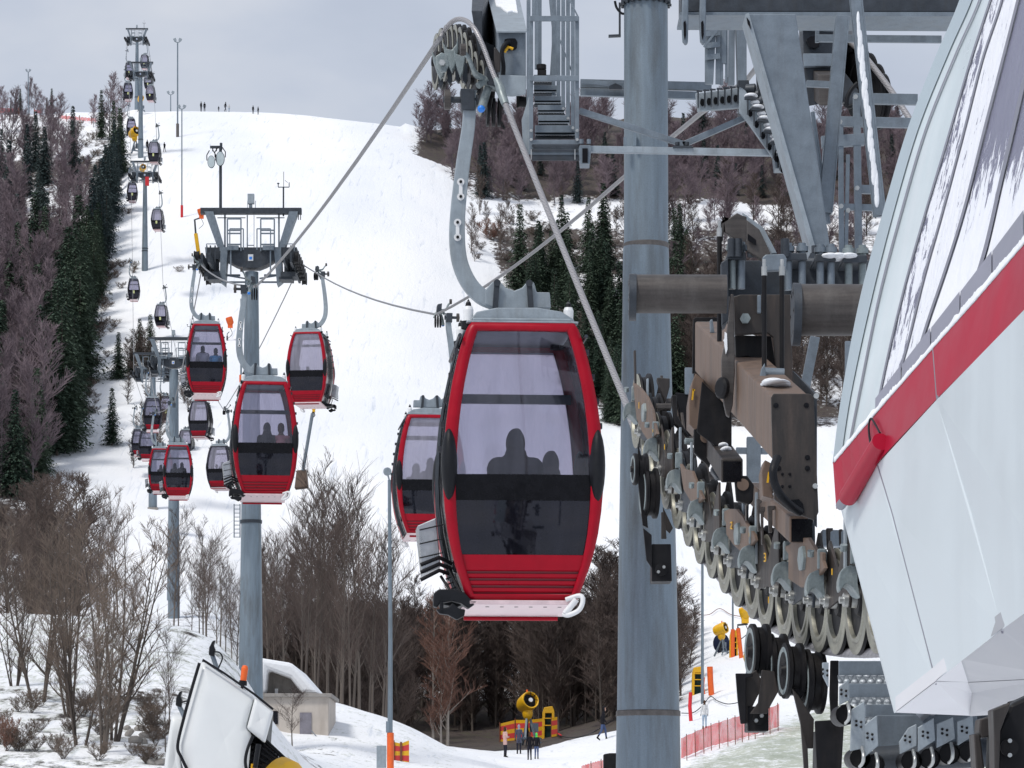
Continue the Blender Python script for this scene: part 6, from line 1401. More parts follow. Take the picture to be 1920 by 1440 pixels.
def body(pose, hood=True, slim=1.0, coat=.70, hair=False):
    """continuous figure; faces +Y; returns mesh with material slots jacket, trousers, skin, boots, headwear"""
    b = MB(); J = pose; sl = slim
    capsule(b, J['pelvis'], J['chest'], .145*sl, .155*sl, 14, .78); capsule(b, J['chest'], J['neckb'], .155*sl, .10*sl, 14, .8)
    capsule(b, J['shl'], J['shr'], .075*sl, .075*sl, 10); capsule(b, J['neckb'], J['head'], .055, .055)
    hd = Vector(J['head']); b.ell(hd, (.078, .098, .118), 14, 10); b.ell(hd+Vector((0, .095, -.012)), (.014, .024, .022), 8, 6); b.ell(hd+Vector((0, .075, -.075)), (.035, .028, .024), 8, 6)
    for s in (-1, 1): b.ell(hd+Vector((s*.078, .0, -.01)), (.014, .024, .034), 8, 6)
    if hood: b.ell(hd+Vector((0, -.02, .015)), (.100, .108, .135), 14, 10); b.ell(hd+Vector((.01, -.04, .095)), (.06, .06, .055), 8, 6); capsule(b, hd+Vector((0, -.05, -.10)), J['neckb'], .115, .15)
    elif not hair: b.ell(hd+Vector((0, -.01, .05)), (.090, .108, .095), 12, 8)
    else: b.ell(hd+Vector((0, -.025, .025)), (.090, .100, .115), 12, 8); capsule(b, hd+Vector((0, -.06, -.05)), hd+Vector((0, -.08, -.22)), .07, .05)
    for s, k in ((-1, 'l'), (1, 'r')):
        capsule(b, J['sh'+k], J['el'+k], .068*sl, .055*sl); capsule(b, J['el'+k], J['wr'+k], .053*sl, .042*sl)
        w_ = Vector(J['wr'+k]); dd = (w_-Vector(J['el'+k])).normalized(); sd = Vector((1, 0, 0))
        capsule(b, w_, w_+dd*.08, .034, .036, 8, .55)
        for f, ln in ((-.027, .055), (-.009, .068), (.009, .064), (.026, .050)):
            p = w_+dd*.085+Vector((0, f, 0)); capsule(b, p, p+dd*ln*.6, .0100, .0095, 6); capsule(b, p+dd*ln*.6, p+dd*ln+Vector((-s*.012, 0, 0)), .0095, .008, 6)
        p = w_+dd*.02+Vector((0, .03, 0)); capsule(b, p, p+dd*.045+Vector((0, .025, 0)), .011, .009, 6)
        capsule(b, J['hp'+k], J['kn'+k], .098*sl, .070*sl, 12); capsule(b, J['kn'+k], J['an'+k], .066*sl, .050*sl, 12)
        a = Vector(J['an'+k]); t_ = Vector(J.get('ft'+k, (0, 1, -.25))).normalized(); capsule(b, a+Vector((0, -.02, -.03)), a+Vector((0, 0, -.035))+t_*.15, .052, .042)
    me = bpy.data.meshes.new('tmp'); me.from_pydata([tuple(v) for v in b.v], [], b.f); o = bpy.data.objects.new('tmp', me); col.objects.link(o)
    r = o.modifiers.new('r', 'REMESH'); r.mode = 'VOXEL'; r.voxel_size = .0125; sm = o.modifiers.new('s', 'SMOOTH'); sm.factor = .5; sm.iterations = 2
    dg = bpy.context.evaluated_depsgraph_get(); dg.update(); m2 = bpy.data.meshes.new_from_object(o.evaluated_get(dg)); bpy.data.objects.remove(o); bpy.data.meshes.remove(me)
    mi = []; hem = J['pelvis'][2]-.10*(coat > 0); hem = Vector(J['pelvis']).z-coat
    for p in m2.polygons:
        c = p.center; d_h = (c-hd)
        hand = min((c-(Vector(J['wr'+k])+(Vector(J['wr'+k])-Vector(J['el'+k])).normalized()*.09)).length for k in 'lr') < .095
        foot = min((c-Vector(J['an'+k])).length for k in 'lr') < .20 and c.z < min(J['anl'][2], J['anr'][2])+.12+.3
        foot = min((c-Vector(J['an'+k])-Vector((0, .05, -.03))).length for k in 'lr') < .15
        legs = min(seg_d(c, J['hp'+k], J['kn'+k]) for k in 'lr') < .12*sl+.02 or min(seg_d(c, J['kn'+k], J['an'+k]) for k in 'lr') < .10
        if d_h.length < .20 and c.z > J['neckb'][2]+.03:
            face = d_h.y > .045 and abs(d_h.x) < .075 and -.12 < d_h.z < .07
            mi.append(2 if face else 4)
        elif hand: mi.append(3)
        elif foot: mi.append(3)
        elif legs and c.z < hem+.02 or (legs and J.get('seated') and c.y > .18): mi.append(1)
        else: mi.append(0)
    m2.polygons.foreach_set('material_index', mi); m2.polygons.foreach_set('use_smooth', [True]*len(mi)); return m2
def seg_d(c, a, b_):
    a = Vector(a); b_ = Vector(b_); t = max(0, min(1, (c-a).dot(b_-a)/(b_-a).length_squared)); return (c-a-(b_-a)*t).length
def pose(kind):
    P = dict(pelvis=(0, 0, .95), chest=(0, 0, 1.25), neckb=(0, 0, 1.44), head=(0, .015, 1.62), shl=(-.17, 0, 1.40), shr=(.17, 0, 1.40), ell=(-.24, -.02, 1.14), elr=(.24, -.02, 1.14), wrl=(-.25, .05, .90), wrr=(.25, .05, .90),
             hpl=(-.09, 0, .90), hpr=(.09, 0, .90), knl=(-.10, .02, .50), knr=(.10, .02, .50), anl=(-.11, 0, .09), anr=(.11, 0, .09))
    if kind == 'arms': P.update(ell=(-.25, .02, 1.15), wrl=(-.12, .22, 1.15), elr=(.25, .02, 1.15), wrr=(.12, .23, 1.18), knl=(-.08, .03, .5), anl=(-.07, 0, .09), anr=(.07, .02, .09))
    if kind == 'walk': P.update(knl=(-.09, .16, .52), anl=(-.09, .22, .10), knr=(.09, -.06, .50), anr=(.09, -.30, .17), ftr=(0, .8, -.6), ell=(-.24, -.12, 1.16), wrl=(-.22, -.10, .92), elr=(.24, .06, 1.14), wrr=(.22, .20, .95), chest=(0, .03, 1.25), neckb=(0, .05, 1.44), head=(0, .09, 1.62), shl=(-.17, .04, 1.40), shr=(.17, .04, 1.40))
    if kind == 'hold': P.update(elr=(.27, .0, 1.14), wrr=(.34, .06, .92))
    if kind == 'holdl': P.update(ell=(-.27, .0, 1.14), wrl=(-.36, .06, .92))
    if kind == 'seat':
        P = dict(pelvis=(0, 0, .12), chest=(0, .0, .42), neckb=(0, .03, .60), head=(0, .05, .77), shl=(-.18, .02, .56), shr=(.18, .02, .56), ell=(-.24, .06, .30), elr=(.24, .06, .30), wrl=(-.13, .26, .20), wrr=(.13, .26, .20),
                 hpl=(-.09, .02, .09), hpr=(.09, .02, .09), knl=(-.11, .42, .10), knr=(.11, .42, .10), anl=(-.11, .44, -.33), anr=(.11, .44, -.33), seated=True)
    return P
SKM = {}
def person(kind, loc, yaw, label, cols, hood=False, slim=1.0, coat=.12, sc=1.0, hair=False, group=None, sx=.86):
    key = (kind, hood, slim, coat, hair)
    if key not in SKM: SKM[key] = body(pose(kind), hood, slim, coat, hair)
    base = SKM[key]; root = thing('person', loc, label, 'person', group); root.rotation_euler = (0, 0, math.radians(yaw)); root.scale = (sc*sx, sc*sx, sc)
    me = base.copy(); idx = [p.material_index for p in me.polygons]; me.materials.clear()
    for m_ in cols: me.materials.append(m_)
    me.polygons.foreach_set('material_index', idx)
    o = bpy.data.objects.new('body', me); col.objects.link(o); o.parent = root
    if kind != 'seat' or True:
        J = pose(kind); hd = Vector(J['head'])
        for s in (-1, 1):
            b = MB(); b.ell(hd+Vector((s*.03, .088, .012)), (.011, .008, .007), 6, 4); ORG[root.name] = Vector((0, 0, 0)); b.build('eye', M['blackp'], root)
    return root
K = cloth('black_jacket', (.012, .012, .016)); N = cloth('navy_jacket', (.02, .03, .07)); G = cloth('grey_jacket', (.30, .32, .38)); BL = cloth('bright_blue_jacket', (.02, .17, .35)); PK = cloth('pale_pink_jacket', (.55, .36, .33)); RP = cloth('dusty_rose_jacket', (.22, .09, .11))
JN = cloth('blue_jeans', (.07, .10, .20)); DK = cloth('dark_trousers', (.02, .02, .03)); LJ = cloth('pale_jeans', (.35, .43, .52)); WH = cloth('white_jacket', (.6, .6, .6)); GN = cloth('lime_green_hat', (.10, .65, .12)); HB = cloth('brown_hair', (.07, .035, .02)); BT_m = cloth('dark_boots', (.02, .018, .018)); GY = cloth('slate_grey_coat', (.07, .075, .11))
def in_cabin(c, x, top, label, cols, hood=True, yaw=0, sc=1.0, y=-.30, slim=1.0):
    o, g, Y, R_ = c; p = Vector(o.location)+R_ @ Vector((x, y, zz(0)-0*0+0)) if False else Vector(o.location)+R_ @ Vector((x, y, top-.92*sc))
    return person('seat', p, math.degrees(o.rotation_euler.z)+yaw, label, cols, hood, slim, .12, sc)
dk = [K, DK, M['skin'], BT_m, K]
in_cabin(main_c, -.03, -.90, 'tallest hooded rider, black silhouette seated in the largest cabin', dk, slim=1.5, sc=1.05)
in_cabin(main_c, .29, -1.10, 'shorter rider sitting to the right of the hooded one in the largest cabin', dk, hood=True, sc=.92, slim=1.3)
in_cabin(c500, .06, -.86, 'hooded rider in black seen from behind in the cabin before the tower pole', dk, slim=1.1)
in_cabin(c500, .37, -.86, 'rider in a dusty rose jacket in the cabin before the tower pole', [RP, DK, M['skin'], BT_m, HB], hood=False)
in_cabin(c390, -.13, -.72, 'rider with dark hat and pale grey jacket in the cabin left of the nearest tower', [G, BL, M['skin'], BT_m, K], hood=False, slim=1.3)
in_cabin(c390, .33, -.80, 'rider in a bright blue jacket in the cabin left of the nearest tower', [BL, BL, M['skin'], BT_m, K], hood=False, slim=1.1)
in_cabin(c337, -.16, -.84, 'left of two dark riders in the small red cabin at the second tower', dk)
in_cabin(c337, .18, -.80, 'right of two dark riders in the small red cabin at the second tower', dk)
in_cabin(c790, .27, -.98, 'left rider in the half hidden red cabin', dk, yaw=180, y=.3)
in_cabin(c790, -.03, -.86, 'hooded rider in the middle of the half hidden red cabin', dk, yaw=180, y=.3)
in_cabin(c580, .38, -1.12, 'low dark head at the left edge of the cabin right of the nearest tower', dk, hood=False, sc=.8, yaw=180, y=.3)
in_cabin(c580, .05, -1.16, 'low dark head in the middle of the cabin right of the nearest tower', dk, hood=False, sc=.8, yaw=180, y=.3)
in_cabin(c411, .2, -1.05, 'left of two dark riders in the dark cabin with red skirt by the tower pole', dk, hood=False, yaw=180, y=.3)
in_cabin(c411, -.15, -.90, 'right of two dark riders in the dark cabin with red skirt by the tower pole', dk, yaw=180, y=.3)
in_cabin(c300, .0, -.9, 'dark rider in the small red cabin partly hidden behind another', dk)
def stand(kind, px, row, hpx, yaw, label, cols, Y0=90, **kw):
    Y = ground(px, row, Y0); sc = S(hpx, Y)/1.76; return person(kind, gpoint(px, Y)+Vector((0, 0, -.03*sc)), yaw, label, cols, sc=sc, **kw)
stand('arms', 947, 1420, 58, -60, 'person in a pale pink jacket and dark trousers standing by the banner fence', [PK, DK, M['skin'], BT_m, HB], hair=True, coat=.25)
stand('stand', 973, 1414, 56, 10, 'person in a long slate grey coat with dark trousers, second from the left', [GY, DK, M['skin'], BT_m, G], coat=.3)
stand('hold', 993, 1426, 53, 20, 'child in black holding hands with the one in the lime green hat', [K, DK, M['skin'], BT_m, HB], hair=True)
stand('holdl', 1006, 1424, 50, -15, 'child in a lime green hat, black jacket and blue jeans', [K, JN, M['skin'], BT_m, GN])
stand('walk', 1130, 1390, 64, -95, 'person in dark clothes striding uphill to the left of the thick column', [K, JN, M['skin'], BT_m, K], coat=.15)
stand('stand', 1321, 1366, 54, 10, 'person with brown hair, white jacket and pale jeans behind the red net', [WH, LJ, M['skin'], BT_m, HB], hair=True)
for px, row, h, lab in ((377, 208, 19, 'left of the two dark figures on the brow above the round floodlamps'), (383.5, 208, 18, 'right of the two dark figures on the brow above the round floodlamps'), (410, 209, 11, 'smallest dark figure on the brow, seated or crouching'), (422.5, 209, 19, 'dark figure on the brow just left of a figure in white'), (474.5, 213, 16, 'left of two dark figures farthest right on the brow'), (484, 215, 15, 'rightmost dark figure on the brow'), (276, 283, 22, 'dark figure on the slope beside the yellow snow gun'), (308.5, 285, 19, 'dark figure on the slope right of the lift line')):
    stand('walk' if px in (422.5, 308.5) else 'stand', px, row+.5, h, rnd.uniform(-60, 60), lab, dk, Y0=440)
stand('stand', 429.5, 209.5, 15, 30, 'figure in white on the brow of the hill', [WH, LJ, M['skin'], BT_m, WH], Y0=440)
# ------------------------------------------------------------ poles, snow guns, fences, hut
def pole(px, top, base, w, label, pad=None, padcol='orange', head=None, Y0=90, cat='floodlight pole'):
    Y = ground(px, base, Y0); g = gpoint(px, Y); t_ = thing('floodlight_pole' if head else 'post', g, label, cat); r = S(w/2, Y); tp_ = W(px, top, Y)
    b = MB(); b.tube([g-Vector((0, 0, .5)), tp_], [r, r*.8], 10); b.build('pole', M['column'], t_)
    if pad:
        b = MB(); b.tube([g-Vector((0, 0, .2)), W(px, pad, Y)], r*1.9, 12); b.build('pad', M[padcol], t_)
    if head:
        k = head; b = MB(); s = S(1, Y)
        for q in (-1, 1):
            b.bar(tp_, tp_+Vector((q*k*.55*s, 0, k*.25*s)), r*1.2); b.box(tp_+Vector((q*k*.55*s, -.05, k*.6*s)), (k*.6*s, .25, k*.55*s), Matrix.Rotation(q*.4, 3, 'Y'))
        b.build('lamp', M['galv_lt'], t_)
    return t_, Y
pole(333, 80, 257, 3.0, 'tallest thin floodlight pole against the sky, left of the brow figures', 232, 'weld', 9, 440)
pole(341, 205, 410, 2.6, 'thin floodlight pole with a red pad, halfway up the slope', 385, 'netting', 9, 380)
pole(320, 178, 207, 2.2, 'short floodlight pole just behind the brow', None, head=8, Y0=500)
pole(53, 135, 208, 2.2, 'pale mast on the brow in the upper left', None, head=6, Y0=480)
pole(452, 560, 738, 3.6, 'thin pole with an orange pad behind the nearest lift tower pole', 703, 'orange', None, 300)
pole(1317, 1050, 1322, 6, 'grey pole rising beside the yellow framed snow lances at the right', None, None, None, 180)
pole(1374, 1080, 1235, 4, 'grey pole behind the far yellow snow gun at the right', 1180, 'orange', None, 180)
# near pole with orange pad
t_ = thing('floodlight_pole', W(731, 1480, 100), 'tall pale blue pole with an orange pad at its foot, between hut and largest cabin', 'floodlight pole'); Y = 100
b = MB(); b.tube([W(731, 1480, Y), W(732, 1200, Y), W(730, 900, Y)], [S(5.5, Y), S(4, Y), S(3, Y)], 14); b.build('pole', M['column'], t_)
b = MB(); b.tube([W(732, 1480, Y), W(732, 1374, Y)], S(6.5, Y), 14); b.build('pad', M['orange'], t_)
b = MB(); b.box(W(727.5, 1363, Y), (.12, .2, .35)); b.build('switch_box', M['column'], t_, bevel=.01)
b = MB(); b.lathe([(0, .0), (.0, .13), (.06, .13), (.16, .06), (.18, 0)], W(727, 884, Y-.1), (-.5, 1, 0), 16); b.bar(W(730, 900, Y), W(727, 890, Y), .05); b.build('lamp', M['galv_lt'], t_)
def fan_gun(px, row, h, yaw, label, Y0=100, tall=False, Y=None, legs=True):
    """tub-shaped snow gun on a tripod carriage"""
    Y = Y or ground(px, row, Y0); g = gpoint(px, Y); s = S(h, Y); t_ = thing('snow_gun', g, label, 'snow gun'); t_.rotation_euler = (0, 0, math.radians(yaw)); ORG[t_.name] = Vector((0, 0, 0))
    c = Vector((0, 0, .78*s)); ax = Vector((0, -1, .30)).normalized(); r = .165*s
    b = MB(); b.lathe([(-.26*s, r*.55), (-.24*s, r*.75), (-.15*s, r*.95), (0, r*1.02), (.10*s, r), (.13*s, r*.93), (.12*s, r*.82), (.02*s, r*.75)], c, ax, 24); b.ell(c+Vector((0, .02*s, -.20*s)), (r*.55, r*.7, .14*s), 12, 8); b.build('tub', M['yellow'], t_)
    b = MB(); b.lathe([(.05*s, r*.8), (.05*s, 0)], c, ax, 20)
    for k in range(8):
        a = PI*k/4; u_ = Vector((math.cos(a), 0, math.sin(a))); b.bar(c+ax*.11*s, c+ax*.12*s+u_*r*.85, .012*s)
    b.build('fan', M['black'], t_)
    b = MB(); b.lathe([(.10*s, .04*s), (.13*s, .04*s), (.13*s, 0)], c, ax, 10); b.build('nozzle_hub', M['white'], t_)
    b = MB(); b.lathe([(0, .018*s), (.05*s, .018*s), (.06*s, 0)], c+Vector((-.02*s, 0, r)), (0, 0, 1), 8); b.build('beacon', M['orange'], t_)
    b = MB(); b.tube([c+Vector((.06*s, 0, r*.9)), c+Vector((.07*s, 0, r*1.2))], .012*s, 6); b.build('sensor', M['galv'], t_)
    if legs:
        b = MB()
        for q in (-1, 1):
            b.bar((q*.10*s, -.1*s, .12*s), (q*.02*s, 0, .56*s), .035*s); b.bar((q*.22*s, -.1*s, .02*s), (q*.12*s, -.1*s, .14*s), .03*s)
        b.bar((-.2*s, -.1*s, .12*s), (.2*s, -.1*s, .12*s), .04*s); b.bar((0, .25*s, .0), (0, 0, .5*s), .04*s); b.box((.13*s, .02*s, .32*s), (.12*s, .12*s, .16*s)); b.build('carriage', M['galv'], t_)
        b = MB(); b.prism([(-.06*s, .05*s, .14*s), (.06*s, .05*s, .14*s), (0, .02*s, .42*s)], (0, .03*s, 0)); b.build('hose_reel', M['blackp'], t_)
    return t_
fan_gun(990, 1398, 104, 25, 'yellow fan snow gun on a grey carriage in front of the banner fence')
fan_gun(1354, 1232, 66, 60, 'yellow fan snow gun over a dark blue cover at the right', Y0=200)
fan_gun(1404, 1282, 62, -5, 'yellow fan snow gun facing the viewer, left of the black twin rollers', Y0=180)
fan_gun(253, 292, 54, 40, 'yellow snow gun next to the lift line near the brow', Y0=430)
fan_gun(264, 213, 34, 20, 'far yellow snow gun on the brow between the highest towers', Y0=500)
fan_gun(268, 345, 36, 20, 'orange snow gun at the foot of the tower with the red box', Y0=430)
b = MB(); b.ell(gpoint(1352, ground(1352, 1222, 200))+Vector((0, -.3, .6)), (.62, .5, .75), 12, 9); b.ell(gpoint(1360, ground(1360, 1222, 200))+Vector((0, -.4, .35)), (.45, .5, .5), 10, 8); solo(b, 'folded_cover', cloth('navy_tarpaulin', (.012, .018, .045)), 'dark blue tarpaulin bunched under the yellow snow gun', 'tarpaulin')
def lance(pts, w, head, label, colr='yellow', Y=None, Y0=100, hm='orange'):
    px, row = pts[0]; Y = Y or ground(px, row, Y0); t_ = thing('snow_lance', gpoint(px, Y), label, 'snow lance')
    b = MB(); b.tube([W(*pts[0], Y), W(*pts[1], Y)], S(w, Y), 10); b.build('ram', M[colr], t_)
    b = MB(); b.tube([W(*p, Y) for p in pts[1:]], S(w*.5, Y), 8); b.build('arm', M['galv_dk'], t_)
    hx, hy, hs = head; b = MB(); b.lathe([(-S(hs*.5, Y), S(hs*.25, Y)), (-S(hs*.3, Y), S(hs*.42, Y)), (S(hs*.2, Y), S(hs*.45, Y)), (S(hs*.5, Y), S(hs*.40, Y)), (S(hs*.45, Y), S(hs*.25, Y)), (0, 0)], W(hx, hy, Y), (-.3, -.3, 1), 14); b.box(W(hx+hs*.05, hy+hs*.6, Y), (S(hs*.6, Y), .4, S(hs*.5, Y))); b.build('fan_head', M[hm], t_)
    b = MB(); b.tube(catmull([W(hx, hy+hs*.8, Y), W(hx+hs*.3, hy+hs*1.6, Y), W(hx-hs*.3, hy+hs*2.2, Y)], 4), .03, 5); b.build('hose', M['blackp'], t_)
    return t_
lance([(374, 487), (367, 438), (365, 412), (377, 408)], 3.6, (377, 398, 14), 'orange headed snow gun on a thick yellow ram, left of the nearest tower gantry', Y0=300)
lance([(426, 640), (426, 630), (426, 626), (430, 622)], 1.5, (431, 602, 15), 'orange snow gun head beside the cabin with blue riders', 'galv_dk', Y0=320)
lance([(568, 882), (586, 775), (587, 771)], 3.2, (588, 766, 8), 'grey leaning mast with a yellow clamp behind the bare trees', 'galv', Y=205, hm='yellow')
lance([(1390, 1235), (1384, 1178), (1383, 1172), (1402, 1170)], 4, (1396, 1150, 22), 'orange red lance with a yellow head behind the long wheel row', 'orange', Y0=190, hm='yellow')
b = MB(); Y = 205; b.prism(wp([(556, 882), (574, 880), (577, 912), (552, 915)], Y), (0, 1.2, 0)); solo(b, 'timber_box', M['brown'], 'brown boarded box at the foot of the leaning grey mast', 'box', bevel=.03)
def hydrant(px, row, h, w, label, Y0=100, ladder=False):
    Y = ground(px, row, Y0); t_ = thing('hydrant_frame', gpoint(px, Y), label, 'padded frame'); s = 1
    b = MB(); x0, x1, y1, y0 = px-w/2, px+w/2, row+2, row-h
    b.prism([W(x, y, Y) for x, y in ((x0, y1), (x0+w*.05, y0+h*.2), (x0+w*.18, y0+h*.04), (x1-w*.18, y0), (x1-w*.02, y0+h*.15), (x1, y1), (x1-w*.18, y1), (x1-w*.22, y0+h*.22), (x0+w*.26, y0+h*.22), (x0+w*.2, y1))], (0, .6, 0)); b.build('padding', M['yellow'], t_, bevel=.03)
    b = MB(); b.prism([W(x, y, Y+.15) for x, y in ((x0+w*.2, row-2), (x0+w*.2, y0+h*.2), (x1-w*.2, y0+h*.2), (x1-w*.2, row-2))], (0, .1, 0)); b.build('opening', cloth('dark_green_mesh', (.012, .03, .028)), t_)
    for q in ((.38, .6) if not ladder else (.25, .45, .66)):
        b = MB(); b.bar(W(x0+w*.15, y0+h*q, Y-.02), W(x1-w*.15, y0+h*q, Y-.02), S(h*.03, Y)); b.build('strap', M['yellow'], t_)
    return t_
hydrant(1028, 1384, 60, 24, 'yellow padded upright frame with a dark opening beside the snow gun in the middle')
hydrant(1309, 1305, 56, 24, 'yellow framed ladder-like snow gun pit right of the thick column', ladder=True, Y0=180)
hydrant(1376, 1233, 52, 16, 'smaller yellow framed pit behind the dark blue tarpaulin', ladder=True, Y0=180)
for px, row, h, w, lab in ((1334, 1304, 54, 11, 'leaning orange pad right of the yellow ladder-like pit'), (1319, 1304, 34, 7, 'low orange pad touching the yellow ladder-like pit'), (1295.5, 1352, 54, 7, 'narrow bright red padded post on the snow right of the thick column')):
    Y = ground(px, row, 150); g = gpoint(px, Y); b = MB(); b.tube([g, W(px-2, row-h*.5, Y), W(px-(3 if w > 10 else .5), row-h, Y)], [S(w/2, Y)]*3, 12); solo(b, 'padded_post', M['orange'] if w != 7 or px > 1300 else M['netting_b'] if 'netting_b' in M else M['netting'], lab, 'padded post', base=g, bevel=0)
# banner fence and red net
def netmat(name, c, dens):
    m, nt, out = new_mat(name); d_ = nt.nodes.new('ShaderNodeBsdfDiffuse'); tl = nt.nodes.new('ShaderNodeBsdfTranslucent'); t = nt.nodes.new('ShaderNodeBsdfTransparent')
    n = nz(nt, 1.2, 4, .6); r = ramp(nt, [(.3, [x*.75 for x in c]), (.7, c)]); lk(nt, n.outputs['Fac'], r.inputs['Fac']); lk(nt, r.outputs['Color'], d_.inputs['Color']); lk(nt, r.outputs['Color'], tl.inputs['Color'])
    a = nt.nodes.new('ShaderNodeMixShader'); a.inputs[0].default_value = .4; lk(nt, d_.outputs[0], a.inputs[1]); lk(nt, tl.outputs[0], a.inputs[2])
    rd = ramp(nt, [(.35, dens-.15), (.65, min(1, dens+.15))]); lk(nt, n.outputs['Fac'], rd.inputs['Fac'])
    x = nt.nodes.new('ShaderNodeMixShader'); lk(nt, rd.outputs['Color'], x.inputs[0]); lk(nt, t.outputs[0], x.inputs[1]); lk(nt, a.outputs[0], x.inputs[2]); lk(nt, x.outputs[0], out.inputs['Surface']); return m
M['rednet'] = netmat('red_safety_net', (.85, .06, .06), .68); M['mesh'] = netmat('dark_fence_mesh', (.04, .06, .07), .55)
M['stake'] = mat('rust_stake', (.20, .07, .04), .7, 0, .3, 10)
def net(tops, bots, posts, label, Y0=80, m='rednet', pm='stake', w=1.6, nm='safety_fence', over=6):
    b = MB(); v = []; n_ = 40; G_ = []
    for i in range(n_+1):
        t = i/n_; px = tops[0][0]+(tops[-1][0]-tops[0][0])*t; rt_ = lerpt(px, tops); rb_ = lerpt(px, bots); Y = ground(px, rb_+3, Y0); G_.append((px, Y))
        v += [W(px, rt_+math.sin(i*1.7)*.8, Y), W(px, rb_+math.sin(i*2.3)*.8, Y)]
    b.add(v, [[2*i, 2*i+1, 2*i+3, 2*i+2] for i in range(n_)], True); t_ = thing(nm, v[1], label, 'fence'); b.build('net', M[m], t_)
    for px in posts:
        rt_ = lerpt(px, tops)-3; rb_ = lerpt(px, bots)+over; Y = ground(px, rb_, Y0)-.1; b = MB(); b.tube([W(px-1, rt_, Y), W(px, rb_, Y)], S(w/2, Y), 6); b.build('stake', M[pm], t_)
    return t_
net([(1277, 1384), (1330, 1360), (1380, 1344), (1430, 1332), (1461, 1320)], [(1277, 1422), (1330, 1400), (1380, 1387), (1430, 1373), (1461, 1362)], [1288, 1304, 1320, 1334, 1349, 1365, 1379, 1392, 1404, 1416, 1431, 1444, 1459], 'long red safety net on rusty stakes running up the right side of the grass', over=9)
net([(1090, 1436), (1125, 1426), (1140, 1424)], [(1090, 1452), (1125, 1450), (1140, 1448)], [1109, 1128], 'short piece of red net at the bottom edge left of the thick column')
net([(0, 202), (38, 204)], [(0, 211), (38, 212)], [2, 36], 'bright red banner at the far left on the brow', Y0=490, m='rednet')
net([(64, 206), (78, 206)], [(64, 212), (78, 213)], [65, 77], 'short red banner beside the mast on the brow', Y0=490, m='rednet')
net([(112, 216), (180, 222)], [(112, 222), (180, 228)], [125, 150, 172], 'faint pinkish net across the snow at the upper left', Y0=480)
M['banner'] = mat('red_banner', (.62, .05, .05), .7, 0, .1, 5)
def banner(pts, label, Y0=120):
    t_ = None
    for k, (x0, yt0, yb0, x1, yt1, yb1) in enumerate(pts):
        Ya = ground(x0, yb0+2, Y0); Yb = ground(x1, yb1+2, Y0)
        if t_ is None: t_ = thing('banner_fence', W(x0, yb0, Ya), label, 'banner fence')
        for q, m_ in ((0, 'yellow'), (.16, 'banner'), (.42, 'yellow'), (.62, 'banner'), (.88, 'yellow')):
            q1 = {0: .16, .16: .42, .42: .62, .62: .88, .88: 1}[q]; b = MB()
            b.prism([W(x0, yt0+(yb0-yt0)*q, Ya), W(x1, yt1+(yb1-yt1)*q, Yb), W(x1, yt1+(yb1-yt1)*q1, Yb), W(x0, yt0+(yb0-yt0)*q1, Ya)], (0, .03, 0)); b.build('stripe', M[m_], t_)
        b = MB(); b.tube([W(x0, yt0-3, Ya-.05), W(x0, yb0+3, Ya-.05)], .04, 6); b.build('stake', M['stake'], t_)
banner([(937, 1357, 1391, 966, 1350, 1388), (966, 1350, 1388, 990, 1350, 1386), (990, 1350, 1386, 1018, 1347, 1383), (1034, 1346, 1382, 1045, 1344, 1380)], 'yellow and red striped banner fence behind the yellow snow gun')
banner([(738, 1391, 1432, 752, 1394, 1430), (752, 1394, 1430, 767, 1388, 1434)], 'small yellow and red striped banner by the orange padded pole')
b = MB(); b.prism(wp([(706, 1398), (724, 1398), (724, 1440), (706, 1440)], 112), (0, .06, 0)); t_ = solo(b, 'sign_board', M['galv_lt'], 'pale grey board left of the orange padded pole', 'board', bevel=.01)
b = MB(); b.prism(wp([(1132, 1414), (1143, 1412), (1157, 1412), (1157, 1480), (1132, 1480)], 70), (0, .5, 0)); solo(b, 'control_box', M['black'], 'black box at the bottom edge against the thick column', 'box', bevel=.02)
# hoses and ropes on the snow at right
def hose(pts, label, r=.035, m='blackp'):
    b = MB(); P = []
    for px, row in pts: P.append(W(px, row, HY and ground(px, row+6, 150)))
    b.tube(catmull(P, 5), r, 6); solo(b, 'hose', M[m], label, 'hose')
hose([(1044, 1378), (1060, 1382), (1085, 1382), (1110, 1374), (1130, 1362), (1150, 1350)], 'dark hose curving over the snow from the yellow padded frame to the right')
hose([(1036, 1366), (1044, 1374), (1052, 1379)], 'red hose at the foot of the yellow padded frame', .06, 'netting')
hose([(1278, 1337), (1300, 1336), (1318, 1322), (1332, 1306), (1345, 1314), (1365, 1320), (1390, 1316)], 'rope sagging between stakes behind the red net', .03)
hose([(1292, 1142), (1310, 1152), (1330, 1152), (1349, 1141), (1370, 1152), (1390, 1156)], 'thin sagging rope line high on the right snow slope', .03, 'stake')
# rocks
for i, (px, row, s) in enumerate(((243, 1384, 12), (262, 1378, 11), (276, 1388, 13), (294, 1374, 8), (255, 1400, 14), (290, 1392, 13), (236, 1376, 8), (270, 1400, 9), (300, 1432, 12), (285, 1436, 10))):
    Y = ground(px, row+3, 50); g = gpoint(px, Y); b = MB(); rr_ = random.Random(i); rot = Matrix.Rotation(rr_.random()*6, 3, 'Z')
    b.ell(g+Vector((0, 0, S(s*.3, Y))), (S(s, Y), S(s, Y), S(s*.75, Y)), 7, 5, rot); b.v = [v+Vector((rnoise(v*4)*.10, rnoise(v*4+Vector((9, 0, 0)))*.10, rnoise(v*4+Vector((0, 9, 0)))*.10)) for v in b.v]; b.sm = [False]*len(b.sm)
    tag(b.build('rock', M['rock'] if 'rock' in M else M['concrete'], base=g), 'grey brown boulder lying at the foot of the snowy bank', 'rock', 'boulders at the foot of the snowy bank')
